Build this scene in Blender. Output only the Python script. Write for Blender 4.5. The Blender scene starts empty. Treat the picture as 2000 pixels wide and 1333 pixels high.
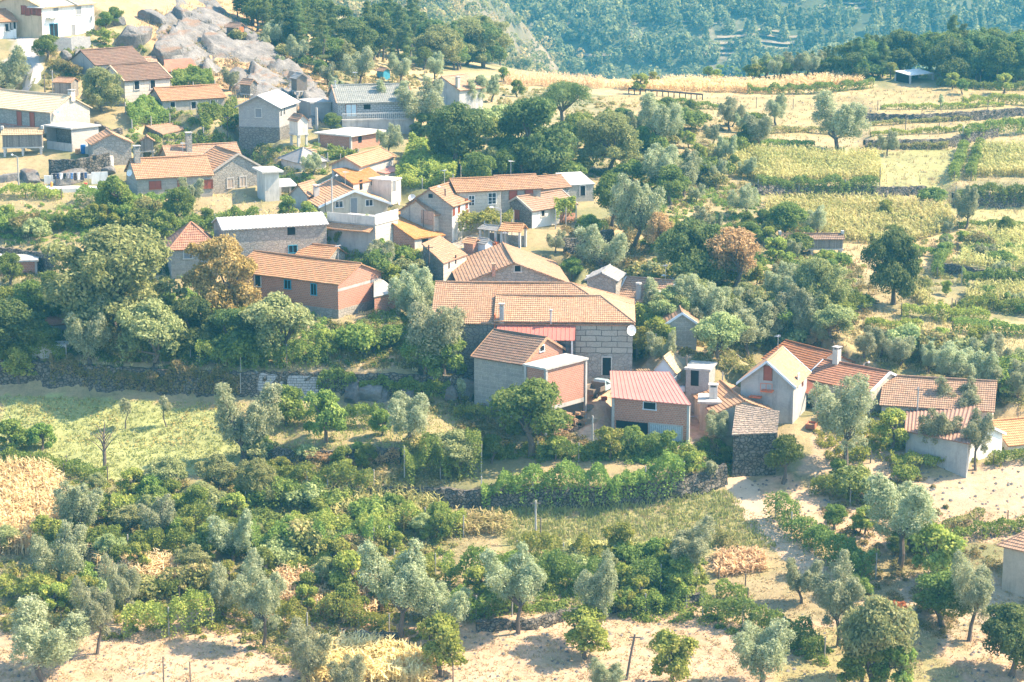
import bpy, math, random
import numpy as np
from mathutils import Vector, Matrix, noise as mnoise
R = math.radians
rnd = random.Random(7)
scene = bpy.context.scene
col = scene.collection
# ------------------------------------------------------------------ camera, world, sun, exposure
CAM = Vector((0, 0, 55.0)); DEP = R(12.5); FOC = 4200.0
cam = bpy.data.cameras.new('camera'); cam.sensor_width = 36.0; cam.lens = 36.0 * FOC / 2000.0
cam.clip_start = 1.0; cam.clip_end = 6000.0
camo = bpy.data.objects.new('camera', cam); col.objects.link(camo)
camo.location = CAM; camo.rotation_euler = (math.pi / 2 - DEP, 0, 0); scene.camera = camo
SUN_EL, SUN_AZ = R(47), R(9)          # azimuth counted from +X towards +Y
world = bpy.data.worlds.new('World'); scene.world = world; world.use_nodes = True
wn = world.node_tree.nodes; bgn = wn['Background']
sky = wn.new('ShaderNodeTexSky'); sky.sky_type = 'NISHITA'; sky.sun_disc = False
sky.sun_elevation = SUN_EL; sky.sun_rotation = math.pi / 2 - SUN_AZ
world.node_tree.links.new(sky.outputs[0], bgn.inputs[0]); bgn.inputs[1].default_value = 0.15
sl = bpy.data.lights.new('sun', 'SUN'); sl.energy = 5.0; sl.angle = R(0.5); sl.color = (1.0, 0.81, 0.59)
so = bpy.data.objects.new('sun', sl); col.objects.link(so)
sdir = Vector((math.cos(SUN_AZ) * math.cos(SUN_EL), math.sin(SUN_AZ) * math.cos(SUN_EL), math.sin(SUN_EL)))
so.rotation_euler = (-sdir).to_track_quat('-Z', 'Y').to_euler(); so.location = (200, 200, 300)
vs = scene.view_settings; vs.view_transform = 'Standard'; vs.look = 'None'; vs.gamma = 1.0
vs.exposure = 1.65
scene.cycles.max_bounces = 6; scene.cycles.volume_bounces = 1; scene.cycles.transparent_max_bounces = 8
scene.cycles.sample_clamp_indirect = 4.0; scene.cycles.use_adaptive_sampling = True

# ------------------------------------------------------------------ picture <-> place
FW = Vector((0, math.cos(DEP), -math.sin(DEP))); UP = Vector((0, math.sin(DEP), math.cos(DEP)))
def ray(px, py):
    return FW + Vector((1, 0, 0)) * ((px - 1000) / FOC) - UP * ((py - 666.5) / FOC)
def proj(p):
    v = Vector(p) - CAM; z = v.dot(FW)
    return (1000 + FOC * v.x / z, 666.5 - FOC * v.dot(UP) / z)
def at_depth(px, py, S): return CAM + ray(px, py) * (FOC / S)
def at_z(px, py, z):
    r = ray(px, py); return CAM + r * ((z - CAM.z) / r.z)
def ppm(p): return FOC / (Vector(p) - CAM).dot(FW)

# ------------------------------------------------------------------ terrain
CP = """-150 1500 23.5;500 1500 23.5;1000 1500 23.5;1500 1500 23.5;2150 1500 23.5;-150 1333 22;500 1333 22;1000 1333 22;1500 1333 22;2150 1333 22
-150 1150 20.2;500 1150 20.2;1000 1150 20.2;1500 1150 20.2;2150 1150 20.2;-150 1000 18.8;350 1000 18.9;700 1000 18.9;1100 1000 18.9;1450 1000 19;2150 1000 19
-150 850 17.6;350 850 17.7;700 850 17.8;1000 850 17.9;1400 850 18;1700 850 18;2150 850 18;-150 700 16.8;350 700 16.8;700 700 16.9;1000 700 17;1400 700 17.1;1700 700 16.8;2150 700 16.4
-150 600 16.2;350 600 16.2;700 600 16.3;1000 600 16.4;1300 600 16.4;1600 600 16.1;1900 600 15.7;2150 600 15.6;-150 500 15.5;350 500 15.6;700 500 15.6;1000 500 15.6;1350 500 15.2;1700 500 14.6;2150 500 14.2
-150 400 14.7;350 400 14.8;700 400 14.9;1000 400 14.7;1350 400 14.2;1700 400 13.5;2150 400 13.2;-150 300 13.9;300 300 14;600 300 13.9;850 300 13.7;1100 300 13.2;1500 300 12.8;1800 300 12.3;2150 300 12.2
-150 210 13.2;200 210 13.2;450 210 13.1;700 210 12.9;1000 210 12;1300 210 11.6;1700 210 11.2;2150 210 11.1;-150 150 12.9;150 150 12.8;400 150 12.4;650 150 11.9;900 150 10.8;1200 160 10.5;1600 140 10.2;2150 130 10.1
-150 100 12.7;150 100 12.6;430 100 12;700 100 10.4;930 118 9.3;-150 50 12.4;120 50 12.3;430 50 11.4;640 50 9.7;-150 0 12;100 0 12;400 0 10.9;560 0 9.3;-150 -60 11.5;80 -60 11.5;380 -60 10.2;500 -60 8.9;200 -120 10"""
pts = []
for ln in CP.replace('\n', ';').split(';'):
    a, b, s = map(float, ln.split()); pts.append(tuple(at_depth(a, b, s)))
for X, Y, Z in ((-10, 500, 2), (40, 455, 4), (90, 470, 3), (140, 480, 2), (40, 520, -22), (140, 540, -25), (-60, 520, 24), (-120, 480, 44),
                (-10, 130, -30), (-80, 130, -30), (80, 130, -30), (190, 420, 8), (190, 300, -4), (190, 200, -18), (-150, 300, 10), (-150, 200, -18)): pts.append((X, Y, Z))
P = np.array(pts)
def tps_k(d2):
    return np.where(d2 > 1e-9, 0.5 * d2 * np.log(np.maximum(d2, 1e-9)), 0)
SC = 100.0
XY = P[:, :2] / SC; n = len(P)
K = tps_k(((XY[:, None, :] - XY[None, :, :]) ** 2).sum(-1)) + np.eye(n) * 0.002
A = np.zeros((n + 3, n + 3)); A[:n, :n] = K; A[:n, n] = 1; A[:n, n + 1:] = XY; A[n, :n] = 1; A[n + 1:, :n] = XY.T
W = np.linalg.solve(A, np.concatenate([P[:, 2], np.zeros(3)]))
X0, X1, Y0, Y1, RES = -150.0, 190.0, 130.0, 530.0, 0.7
gx = np.arange(X0, X1 + .01, RES); gy = np.arange(Y0, Y1 + .01, RES)
GX, GY = np.meshgrid(gx, gy)
GZ = np.zeros_like(GX)
for i in range(n):
    GZ += W[i] * tps_k((GX / SC - XY[i, 0]) ** 2 + (GY / SC - XY[i, 1]) ** 2)
GZ += W[n] + W[n + 1] * GX / SC + W[n + 2] * GY / SC
def vnoise(x, y, s, seed=0):
    x = x / s + seed * 17.3; y = y / s + seed * 9.1
    xi = np.floor(x).astype(int); yi = np.floor(y).astype(int); fx = x - xi; fy = y - yi
    fx = fx * fx * (3 - 2 * fx); fy = fy * fy * (3 - 2 * fy)
    def h(a, b):
        q = np.sin(a * 127.1 + b * 311.7 + seed * 3.3) * 43758.5453
        return q - np.floor(q)
    return (h(xi, yi) * (1 - fx) + h(xi + 1, yi) * fx) * (1 - fy) + (h(xi, yi + 1) * (1 - fx) + h(xi + 1, yi + 1) * fx) * fy
GZ += (vnoise(GX, GY, 9, 1) - .5) * .5 + (vnoise(GX, GY, 3, 2) - .5) * .18
def ground_z(x, y):
    fx = min(max((x - X0) / RES, 0), len(gx) - 1.001); fy = min(max((y - Y0) / RES, 0), len(gy) - 1.001)
    i, j = int(fx), int(fy); u, v = fx - i, fy - j
    return float((GZ[j, i] * (1 - u) + GZ[j, i + 1] * u) * (1 - v) + (GZ[j + 1, i] * (1 - u) + GZ[j + 1, i + 1] * u) * v)
TT = np.arange(120, 560, 0.35)
def hit(px, py):
    r = ray(px, py)
    x = CAM.x + r.x * TT; y = CAM.y + r.y * TT; z = CAM.z + r.z * TT
    fx = np.clip((x - X0) / RES, 0, len(gx) - 1.001); fy = np.clip((y - Y0) / RES, 0, len(gy) - 1.001)
    i = fx.astype(int); j = fy.astype(int); u = fx - i; v = fy - j
    g = (GZ[j, i] * (1 - u) + GZ[j, i + 1] * u) * (1 - v) + (GZ[j + 1, i] * (1 - u) + GZ[j + 1, i + 1] * u) * v
    below = np.nonzero(z < g)[0]
    k = below[0] if len(below) else len(TT) - 1
    if k > 0 and len(below):
        d0 = z[k - 1] - g[k - 1]; d1 = z[k] - g[k]; f = d0 / (d0 - d1); t = TT[k - 1] + f * .35
    else: t = TT[k]
    return CAM + r * float(t)
# terrace steps: the foot of each wall in the picture, its height and how far behind it the level ground reaches
TERR = [([(-80, 745), (60, 750), (100, 757), (300, 768), (470, 775), (620, 775), (760, 778), (905, 782)], 2.6, 26),
        ([(540, 985), (800, 990), (1000, 995), (1200, 990), (1330, 975), (1420, 945)], 1.8, 20),
        ([(470, 905), (700, 908), (870, 900)], 1.4, 12),
        ([(1690, 238), (1800, 240), (2080, 222)], 1.2, 25), ([(1690, 292), (1850, 290), (1950, 268)], 1.3, 16),
        ([(1480, 382), (1600, 383), (1700, 385), (1810, 384)], 1.3, 22), ([(1860, 405), (1930, 408), (2080, 402)], 2.0, 18),
        ([(1840, 535), (1930, 550), (2080, 553)], 1.2, 16), ([(930, 1235), (1040, 1232), (1130, 1205), (1380, 1180)], .8, 14)]
TW = []
for foot, hh, L in TERR:
    w = [hit(*p) for p in foot]
    xs = np.array([p.x for p in w]); ys = np.array([p.y for p in w])
    fy = np.interp(GX, xs, ys); e = 2.0
    inside = np.clip((GX - xs[0]) / e, 0, 1) * np.clip((xs[-1] - GX) / e, 0, 1)
    dd = GY - fy
    GZ += hh * inside * np.clip(dd / .7, 0, 1) * np.clip(1 - (dd - 1) / L, 0, 1)
    TW.append((w, hh))
HAZE = 0.00023
# ------------------------------------------------------------------ materials
def newmat(name):
    m = bpy.data.materials.new(name); m.use_nodes = True
    nt = m.node_tree; b = nt.nodes['Principled BSDF']
    b.inputs['Roughness'].default_value = .85; b.inputs['Specular IOR Level'].default_value = .25
    return m, nt, nt.nodes, nt.links, b
def ramp(nt, fac, stops):
    r = nt.nodes.new('ShaderNodeValToRGB'); e = r.color_ramp.elements
    while len(e) < len(stops): e.new(.5)
    for k, (p, c) in enumerate(stops): e[k].position = p; e[k].color = (*c, 1)
    nt.links.new(fac, r.inputs[0]); return r.outputs[0]
def nnoise(nt, vec, scale, detail=4, rough=.6):
    n_ = nt.nodes.new('ShaderNodeTexNoise'); n_.inputs['Scale'].default_value = scale
    n_.inputs['Detail'].default_value = detail; n_.inputs['Roughness'].default_value = rough
    nt.links.new(vec, n_.inputs['Vector']); return n_.outputs['Fac']
def mixc(nt, fac, a, b, mode='MIX'):
    m = nt.nodes.new('ShaderNodeMix'); m.data_type = 'RGBA'; m.blend_type = mode
    for v, s in ((fac, m.inputs[0]), (a, m.inputs[6]), (b, m.inputs[7])):
        if isinstance(v, (int, float)): s.default_value = v
        elif isinstance(v, tuple): s.default_value = (*v, 1)
        else: nt.links.new(v, s)
    return m.outputs[2]
def mth(nt, op, a, b=0.0):
    m = nt.nodes.new('ShaderNodeMath'); m.operation = op
    for v, s in ((a, m.inputs[0]), (b, m.inputs[1])):
        if isinstance(v, (int, float)): s.default_value = v
        else: nt.links.new(v, s)
    return m.outputs[0]
def coords(nt):
    t = nt.nodes.new('ShaderNodeTexCoord'); return t
def objpos(nt):
    g = nt.nodes.new('ShaderNodeNewGeometry'); return g.outputs['Position']
def bump(nt, b, h, strength=.5, dist=.05):
    n_ = nt.nodes.new('ShaderNodeBump'); n_.inputs['Strength'].default_value = strength; n_.inputs['Distance'].default_value = dist
    nt.links.new(h, n_.inputs['Height']); nt.links.new(n_.outputs[0], b.inputs['Normal'])
def m_tile(name, c1, c2, stain, amt=.5, tw=.24, th=.4):
    m, nt, N, L, b = newmat(name); uv = coords(nt).outputs['UV']; pos = objpos(nt)
    br = N.new('ShaderNodeTexBrick'); br.offset = 0; br.inputs['Scale'].default_value = 1
    br.inputs['Brick Width'].default_value = tw; br.inputs['Row Height'].default_value = th
    br.inputs['Mortar Size'].default_value = .003; br.inputs['Color1'].default_value = (*c1, 1); br.inputs['Color2'].default_value = (*c2, 1)
    br.inputs['Mortar'].default_value = (c1[0] * .7, c1[1] * .65, c1[2] * .65, 1); L.new(uv, br.inputs['Vector'])
    n1 = nnoise(nt, pos, .9, 6, .7); f = ramp(nt, n1, [(.42, (0, 0, 0)), (.66, (1, 1, 1))])
    f = mth(nt, 'MULTIPLY', f, amt); c = mixc(nt, f, br.outputs['Color'], stain)
    n2 = nnoise(nt, pos, 7, 3); f2 = ramp(nt, n2, [(.3, (.7, .7, .7)), (.7, (1.2, 1.2, 1.2))])
    c = mixc(nt, 1.0, c, f2, 'MULTIPLY'); oi = N.new('ShaderNodeObjectInfo'); hs = N.new('ShaderNodeHueSaturation'); L.new(c, hs.inputs['Color']); L.new(mth(nt, 'ADD', mth(nt, 'MULTIPLY', oi.outputs['Random'], .36), .86), hs.inputs['Value'])
    rr = mth(nt, 'FRACT', mth(nt, 'MULTIPLY', oi.outputs['Random'], 7.31)); L.new(mth(nt, 'ADD', mth(nt, 'MULTIPLY', rr, .26), .86), hs.inputs['Saturation']); hs.inputs['Hue'].default_value = .514; L.new(hs.outputs[0], b.inputs['Base Color'])
    sx = N.new('ShaderNodeSeparateXYZ'); L.new(uv, sx.inputs[0])
    s = mth(nt, 'SINE', mth(nt, 'MULTIPLY', sx.outputs[0], 2 * math.pi / tw)); bump(nt, b, s, .45, .04)
    return m
def m_flat(name, c, var=.25, rough=.85, scale=2.0, dirt=None, bmp=.2, spec=.25, metal=0, streak=0):
    m, nt, N, L, b = newmat(name); pos = objpos(nt)
    n1 = nnoise(nt, pos, scale, 6, .65)
    d = dirt or tuple(x * (1 - var) * .8 for x in c)
    cc = ramp(nt, n1, [(.3, d), (.62, c)]); n2 = nnoise(nt, pos, scale * 9, 3)
    cc = mixc(nt, .5, cc, ramp(nt, n2, [(.25, tuple(x * (1 - var) for x in c)), (.75, tuple(min(1, x * (1 + var * .5)) for x in c))]))
    if streak:
        mp = N.new('ShaderNodeMapping'); mp.inputs['Scale'].default_value = (1.1, 1.1, .16); L.new(pos, mp.inputs[0]); n3 = nnoise(nt, mp.outputs[0], 1.6, 6, .7)
        cc = mixc(nt, mth(nt, 'MULTIPLY', ramp(nt, n3, [(.5, (0, 0, 0)), (.7, (1, 1, 1))]), streak), cc, tuple(x * .42 for x in c))
    L.new(cc, b.inputs['Base Color']); b.inputs['Roughness'].default_value = rough; b.inputs['Specular IOR Level'].default_value = spec
    b.inputs['Metallic'].default_value = metal
    if bmp: bump(nt, b, n2, bmp, .03)
    return m
def m_brick(name, c1, c2, mortar, w, h, ms, off=.5, distort=0.0, var=.3, dirt=(.3, .29, .27), damt=.5):
    m, nt, N, L, b = newmat(name); uv = coords(nt).outputs['UV']; pos = objpos(nt)
    vec = uv
    if distort:
        nz = N.new('ShaderNodeTexNoise'); nz.inputs['Scale'].default_value = .9; L.new(uv, nz.inputs['Vector'])
        vm = N.new('ShaderNodeVectorMath'); vm.operation = 'MULTIPLY_ADD'; L.new(nz.outputs['Color'], vm.inputs[0])
        vm.inputs[1].default_value = (distort * 1.5, distort, 0); L.new(uv, vm.inputs[2]); vec = vm.outputs[0]
    br = N.new('ShaderNodeTexBrick'); br.offset = off; br.inputs['Scale'].default_value = 1
    br.inputs['Brick Width'].default_value = w; br.inputs['Row Height'].default_value = h; br.inputs['Mortar Size'].default_value = ms
    br.inputs['Mortar Smooth'].default_value = .3; br.inputs['Bias'].default_value = 0
    br.inputs['Color1'].default_value = (*c1, 1); br.inputs['Color2'].default_value = (*c2, 1); br.inputs['Mortar'].default_value = (*mortar, 1)
    L.new(vec, br.inputs['Vector'])
    n1 = nnoise(nt, pos, 1.1, 7, .7); f = mth(nt, 'MULTIPLY', ramp(nt, n1, [(.45, (0, 0, 0)), (.72, (1, 1, 1))]), damt)
    c = mixc(nt, f, br.outputs['Color'], dirt)
    n2 = nnoise(nt, pos, 9, 4); c = mixc(nt, 1.0, c, ramp(nt, n2, [(.25, (1 - var,) * 3), (.75, (1 + var * .5,) * 3)]), 'MULTIPLY')
    L.new(c, b.inputs['Base Color'])
    h_ = mth(nt, 'SUBTRACT', mth(nt, 'MULTIPLY', n2, .4), br.outputs['Fac']); bump(nt, b, h_, .6, .04)
    return m
def m_rubble(name, c1, c2, mortar, scale, edge=.06, dirt=(.2, .19, .17), damt=.4, uvc=True, asp=1.5, bs=.7):
    m, nt, N, L, b = newmat(name); pos = objpos(nt)
    vec = coords(nt).outputs['UV'] if uvc else pos
    nz = N.new('ShaderNodeTexNoise'); nz.inputs['Scale'].default_value = 1.3; L.new(vec, nz.inputs['Vector'])
    vm = N.new('ShaderNodeVectorMath'); vm.operation = 'MULTIPLY_ADD'; L.new(nz.outputs['Color'], vm.inputs[0])
    vm.inputs[1].default_value = (.35, .25, .25); L.new(vec, vm.inputs[2])
    mp = N.new('ShaderNodeMapping'); mp.inputs['Scale'].default_value = (scale / asp, scale, scale); L.new(vm.outputs[0], mp.inputs[0])
    dims = '2D' if uvc else '3D'
    v1 = N.new('ShaderNodeTexVoronoi'); v1.voronoi_dimensions = dims; v1.inputs['Scale'].default_value = 1; L.new(mp.outputs[0], v1.inputs['Vector'])
    v2 = N.new('ShaderNodeTexVoronoi'); v2.voronoi_dimensions = dims; v2.feature = 'DISTANCE_TO_EDGE'; v2.inputs['Scale'].default_value = 1; L.new(mp.outputs[0], v2.inputs['Vector'])
    sc_ = N.new('ShaderNodeSeparateColor'); L.new(v1.outputs['Color'], sc_.inputs[0])
    cc = ramp(nt, sc_.outputs[0], [(0, c1), (1, c2)])
    n1 = nnoise(nt, pos, .8, 7, .7); f = mth(nt, 'MULTIPLY', ramp(nt, n1, [(.42, (0, 0, 0)), (.7, (1, 1, 1))]), damt); cc = mixc(nt, f, cc, dirt)
    n2 = nnoise(nt, pos, 8, 4); cc = mixc(nt, 1.0, cc, ramp(nt, n2, [(.25, (.7,) * 3), (.75, (1.15,) * 3)]), 'MULTIPLY')
    e = ramp(nt, v2.outputs['Distance'], [(0, (0, 0, 0)), (edge, (1, 1, 1))]); cc = mixc(nt, e, mortar, cc)
    L.new(cc, b.inputs['Base Color']); h_ = mth(nt, 'ADD', e, mth(nt, 'MULTIPLY', n2, .5)); bump(nt, b, h_, bs, .06)
    return m
def m_wood(name, c, var=.4, board=.14):
    m, nt, N, L, b = newmat(name); uv = coords(nt).outputs['UV']; pos = objpos(nt)
    br = N.new('ShaderNodeTexBrick'); br.offset = 0; br.inputs['Scale'].default_value = 1; br.inputs['Brick Width'].default_value = board
    br.inputs['Row Height'].default_value = 30; br.inputs['Mortar Size'].default_value = .012
    br.inputs['Color1'].default_value = (*c, 1); br.inputs['Color2'].default_value = (*[x * (1 - var) for x in c], 1); br.inputs['Mortar'].default_value = (.02, .02, .02, 1)
    L.new(uv, br.inputs['Vector']); n2 = nnoise(nt, pos, 6, 4)
    cc = mixc(nt, 1.0, br.outputs['Color'], ramp(nt, n2, [(.25, (.7,) * 3), (.75, (1.2,) * 3)]), 'MULTIPLY'); L.new(cc, b.inputs['Base Color']); return m
M = {}
M['t_old'] = m_tile('weathered_roof_tile', (0.353, 0.190, 0.122), (0.252, 0.137, 0.092), (0.218, 0.152, 0.111), .6)
M['t_brown'] = m_tile('brown_roof_tile', (0.210, 0.114, 0.081), (0.151, 0.084, 0.063), (0.143, 0.106, 0.081), .6)
M['t_orange'] = m_tile('orange_roof_tile', (0.504, 0.228, 0.111), (0.420, 0.175, 0.081), (0.378, 0.213, 0.133), .4)
M['t_red'] = m_tile('red_roof_tile', (0.370, 0.144, 0.085), (0.286, 0.099, 0.059), (0.210, 0.122, 0.089), .5)
M['t_mid'] = m_tile('clay_roof_tile', (0.420, 0.228, 0.148), (0.328, 0.167, 0.107), (0.286, 0.198, 0.141), .6)
M['t_pale'] = m_tile('pale_roof_tile', (.55, .38, .24), (.5, .33, .19), (.5, .42, .3), .5)
M['t_grey'] = m_tile('grey_roof_tile', (.31, .31, .28), (.24, .25, .23), (.36, .36, .32), .5, .3, .36)
M['slate'] = m_flat('grey_slate', (.3, .29, .27), .4, .8, 1.5)
M['debris'] = m_rubble('broken_roof_debris', (.42, .33, .26), (.28, .22, .17), (.12, .1, .08), 3.2, .12, dirt=(.3, .24, .15), uvc=False)
M['brownsheet'] = m_flat('brown_corrugated_sheet', (.34, .2, .14), .35, .7, 1.0, streak=.5)
M['fibro'] = m_flat('fibre_cement_sheet', (.5, .5, .47), .25, .8, 1.2, streak=.4)
M['redmetal'] = m_flat('red_metal_sheet', (.47, .16, .115), .15, .5, .6, spec=.4, bmp=0)
M['pinkmetal'] = m_flat('faded_red_metal_sheet', (.50, .22, .17), .15, .5, .6, spec=.4, bmp=0)
M['rustmetal'] = m_flat('rusty_metal_sheet', (.4, .15, .085), .35, .6, 1.0, spec=.3, streak=.5)
M['concrete'] = m_flat('concrete', (.45, .43, .39), .3, .9, 1.2, streak=.6)
M['conc_light'] = m_flat('pale_concrete', (.6, .57, .5), .2, .9, 1.0, streak=.6)
M['white'] = m_flat('white_plaster', (.78, .76, .7), .12, .9, .8, dirt=(.6, .57, .5), streak=.6)
M['offwhite'] = m_flat('offwhite_plaster', (.62, .58, .5), .2, .9, .8, dirt=(.4, .38, .33), streak=.6)
M['cream'] = m_flat('cream_plaster', (.62, .47, .29), .15, .9, .8, streak=.6)
M['grey_pl'] = m_flat('grey_plaster', (.42, .41, .38), .25, .9, .8, streak=.6)
M['beige_pl'] = m_flat('beige_plaster', (.5, .45, .36), .2, .9, .8, streak=.6)
M['bluegrey'] = m_flat('blue_white_paint', (.6, .66, .7), .15, .7, 1)
M['brick'] = m_brick('hollow_clay_brick', (.5, .21, .125), (.4, .16, .095), (.46, .37, .3), .32, .21, .022, dirt=(.35, .22, .16), damt=.5)
M['block'] = m_brick('grey_concrete_block', (.4, .39, .36), (.34, .33, .31), (.3, .29, .27), .42, .21, .016, damt=.4)
M['blockpale'] = m_brick('pale_concrete_block', (.5, .47, .42), (.44, .42, .38), (.4, .38, .34), .42, .21, .016, damt=.3)
M['ashlar'] = m_brick('granite_ashlar', (.36, .34, .29), (.3, .285, .25), (.45, .42, .36), 1.1, .45, .022, .4, .12, dirt=(.2, .19, .16), damt=.55)
M['ashlar_dk'] = m_brick('granite_dark_joints', (.4, .375, .31), (.34, .32, .265), (.07, .065, .06), 1.75, .66, 0.04, .37, .22, dirt=(.26, .24, .19), damt=.4)
M['ashlar_blue'] = m_brick('small_granite_blocks', (.4, .41, .4), (.32, .33, .32), (.13, .13, .12), .55, .3, .035, .5, .08, damt=.3)
M['ashlar_lime'] = m_brick('limewashed_granite', (.58, .52, .42), (.52, .47, .39), (.36, .32, .27), 1.3, .5, .022, .4, .1, dirt=(.42, .38, .32), damt=.5)
M['rubble'] = m_rubble('granite_rubble', (.40, .37, .31), (.3, .28, .24), (.21, .19, .16), 2.7, .1)
M['rubble_lt'] = m_rubble('pale_granite_rubble', (.55, .5, .41), (.46, .42, .35), (.4, .36, .29), 2.7, .09, damt=.3)
M['rubble_dk'] = m_rubble('dark_granite_rubble', (.25, .235, .2), (.17, .16, .14), (.08, .075, .065), 2.8, .12)
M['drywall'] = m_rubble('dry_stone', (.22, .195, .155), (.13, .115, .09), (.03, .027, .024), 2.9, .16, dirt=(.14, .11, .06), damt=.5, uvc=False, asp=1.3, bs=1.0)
M['rock'] = None
M['frame_w'] = m_flat('white_frame', (.75, .74, .7), .1, .6, 3, bmp=0)
M['frame_s'] = m_flat('stone_surround', (.5, .48, .43), .2, .85, 3)
M['frame_b'] = m_flat('brown_frame', (.24, .09, .05), .2, .6, 3, bmp=0)
M['shutter'] = m_wood('pale_shutter', (.5, .4, .31), .2, .2)
M['redwood'] = m_flat('red_painted_wood', (.33, .085, .045), .2, .6, 3, bmp=0)
M['orangepaint'] = m_flat('orange_painted_metal', (.6, .15, .05), .15, .5, 3, bmp=0)
M['greydoor'] = m_flat('grey_painted_door', (.22, .23, .24), .15, .6, 3, bmp=0)
M['bluedoor'] = m_flat('pale_blue_paint', (.42, .55, .6), .1, .6, 3, bmp=0)
M['teal'] = m_flat('teal_paint', (.06, .3, .42), .15, .6, 3, bmp=0)
M['garagedoor'] = m_wood('grey_blue_metal_door', (.42, .48, .5), .1, .22)
M['dark'] = m_flat('painted_interior_shade', (.012, .012, .014), .3, .9, 3, bmp=0)  # near-black colour that paints the shade inside holes and open sheds
M['wood'] = m_wood('weathered_boards', (.3, .27, .23), .4)
M['wood_pink'] = m_wood('pinkish_boards', (.5, .36, .27), .25, .18)
M['timber'] = m_flat('old_timber', (.2, .165, .13), .4, .9, 4)
M['post'] = m_flat('concrete_post', (.42, .4, .36), .25, .9, 3)
M['darkpost'] = m_flat('tarred_wood_pole', (.09, .075, .065), .3, .9, 3)
M['metal'] = m_flat('galvanised_metal', (.5, .52, .53), .15, .4, 3, bmp=0, metal=.6)
M['blackmetal'] = m_flat('black_metal', (.04, .04, .045), .2, .5, 3, bmp=0)
M['dishwhite'] = m_flat('white_dish', (.8, .8, .78), .05, .5, 3, bmp=0)
M['mortar'] = m_flat('ridge_mortar', (.46, .4, .33), .3, .9, 3)
gm, gnt, gN, gL, gb = newmat('window_glass'); gb.inputs['Base Color'].default_value = (.025, .04, .06, 1); gb.inputs['Roughness'].default_value = .08; gb.inputs['Specular IOR Level'].default_value = .6
M['glass'] = gm

# ------------------------------------------------------------------ mesh builder
class MB:
    def __init__(s): s.v = []; s.f = []; s.uv = []; s.mi = []; s.sm = []
    def face(s, ps, uv=None, mi=0, smooth=False):
        b0 = len(s.v); s.v += [tuple(p) for p in ps]; s.f.append(tuple(range(b0, b0 + len(ps)))); s.mi.append(mi); s.sm.append(smooth)
        if uv is None:
            a, b, c = Vector(ps[0]), Vector(ps[1]), Vector(ps[2]); nn = (b - a).cross(c - a)
            if nn.length > 1e-9: nn.normalize()
            if abs(nn.z) < .75:
                t = Vector((0, 0, 1)).cross(nn); t = t.normalized() if t.length > 1e-6 else Vector((1, 0, 0))
                uv = [(Vector(p).dot(t), p[2]) for p in ps]
            else: uv = [(p[0], p[1]) for p in ps]
        s.uv.append(uv)
    def box(s, lo, hi, mi=0, xf=None):
        x0, y0, z0 = lo; x1, y1, z1 = hi
        c = [Vector(p) for p in ((x0, y0, z0), (x1, y0, z0), (x1, y1, z0), (x0, y1, z0), (x0, y0, z1), (x1, y0, z1), (x1, y1, z1), (x0, y1, z1))]
        if xf: c = [xf @ p for p in c]
        for q in ((3, 2, 1, 0), (4, 5, 6, 7), (0, 1, 5, 4), (1, 2, 6, 5), (2, 3, 7, 6), (3, 0, 4, 7)): s.face([c[k] for k in q], mi=mi)
    def prism(s, poly, z0, z1, mi=0, top=None):
        n_ = len(poly)
        for k in range(n_):
            a, b = poly[k], poly[(k + 1) % n_]; s.face([(a[0], a[1], z0), (b[0], b[1], z0), (b[0], b[1], z1), (a[0], a[1], z1)], mi=mi)
        s.face([(p[0], p[1], z1) for p in poly], mi=mi if top is None else top); s.face([(p[0], p[1], z0) for p in reversed(poly)], mi=mi)
    def tube(s, pts, rad, nseg=6, mi=0, cap=True):
        pts = [Vector(p) for p in pts]; rad = rad if isinstance(rad, (list, tuple)) else [rad] * len(pts); rings = []
        for k, p in enumerate(pts):
            d = (pts[min(k + 1, len(pts) - 1)] - pts[max(k - 1, 0)]).normalized()
            u = d.cross(Vector((0, 0, 1))) if abs(d.z) < .95 else d.cross(Vector((1, 0, 0))); u.normalize(); w = d.cross(u)
            rings.append([p + (u * math.cos(2 * math.pi * q / nseg) + w * math.sin(2 * math.pi * q / nseg)) * rad[k] for q in range(nseg)])
        for k in range(len(pts) - 1):
            for q in range(nseg):
                a, b, c, d = rings[k][q], rings[k][(q + 1) % nseg], rings[k + 1][(q + 1) % nseg], rings[k + 1][q]
                s.face([a, d, c, b], [(q / nseg, k), (q / nseg, k + 1), ((q + 1) / nseg, k + 1), ((q + 1) / nseg, k)], mi, nseg > 5)
        if cap: s.face(rings[0], mi=mi); s.face(list(reversed(rings[-1])), mi=mi)
    def build(s, name, mats, parent=None, loc=None):
        me = bpy.data.meshes.new(name); me.from_pydata(s.v, [], s.f)
        for m in (mats if isinstance(mats, (list, tuple)) else [mats]): me.materials.append(M[m] if isinstance(m, str) else m)
        ul = me.uv_layers.new(name='UVMap'); flat = [c for f in s.uv for p in f for c in p]; ul.data.foreach_set('uv', flat)
        me.polygons.foreach_set('material_index', s.mi); me.polygons.foreach_set('use_smooth', s.sm); me.update()
        o = bpy.data.objects.new(name, me); col.objects.link(o)
        if parent: o.parent = parent
        if loc is not None: o.location = loc
        return o
def empty(name, loc, rz=0):
    o = bpy.data.objects.new(name, None); o.empty_display_size = .3; col.objects.link(o); o.location = loc; o.rotation_euler = (0, 0, rz); return o
def tag(o, label=None, cat=None, group=None, kind=None):
    if label: o['label'] = label
    if cat: o['category'] = cat
    if group: o['group'] = group
    if kind: o['kind'] = kind
    return o
def lerp(a, b, t): return Vector(a) + (Vector(b) - Vector(a)) * t
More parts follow.
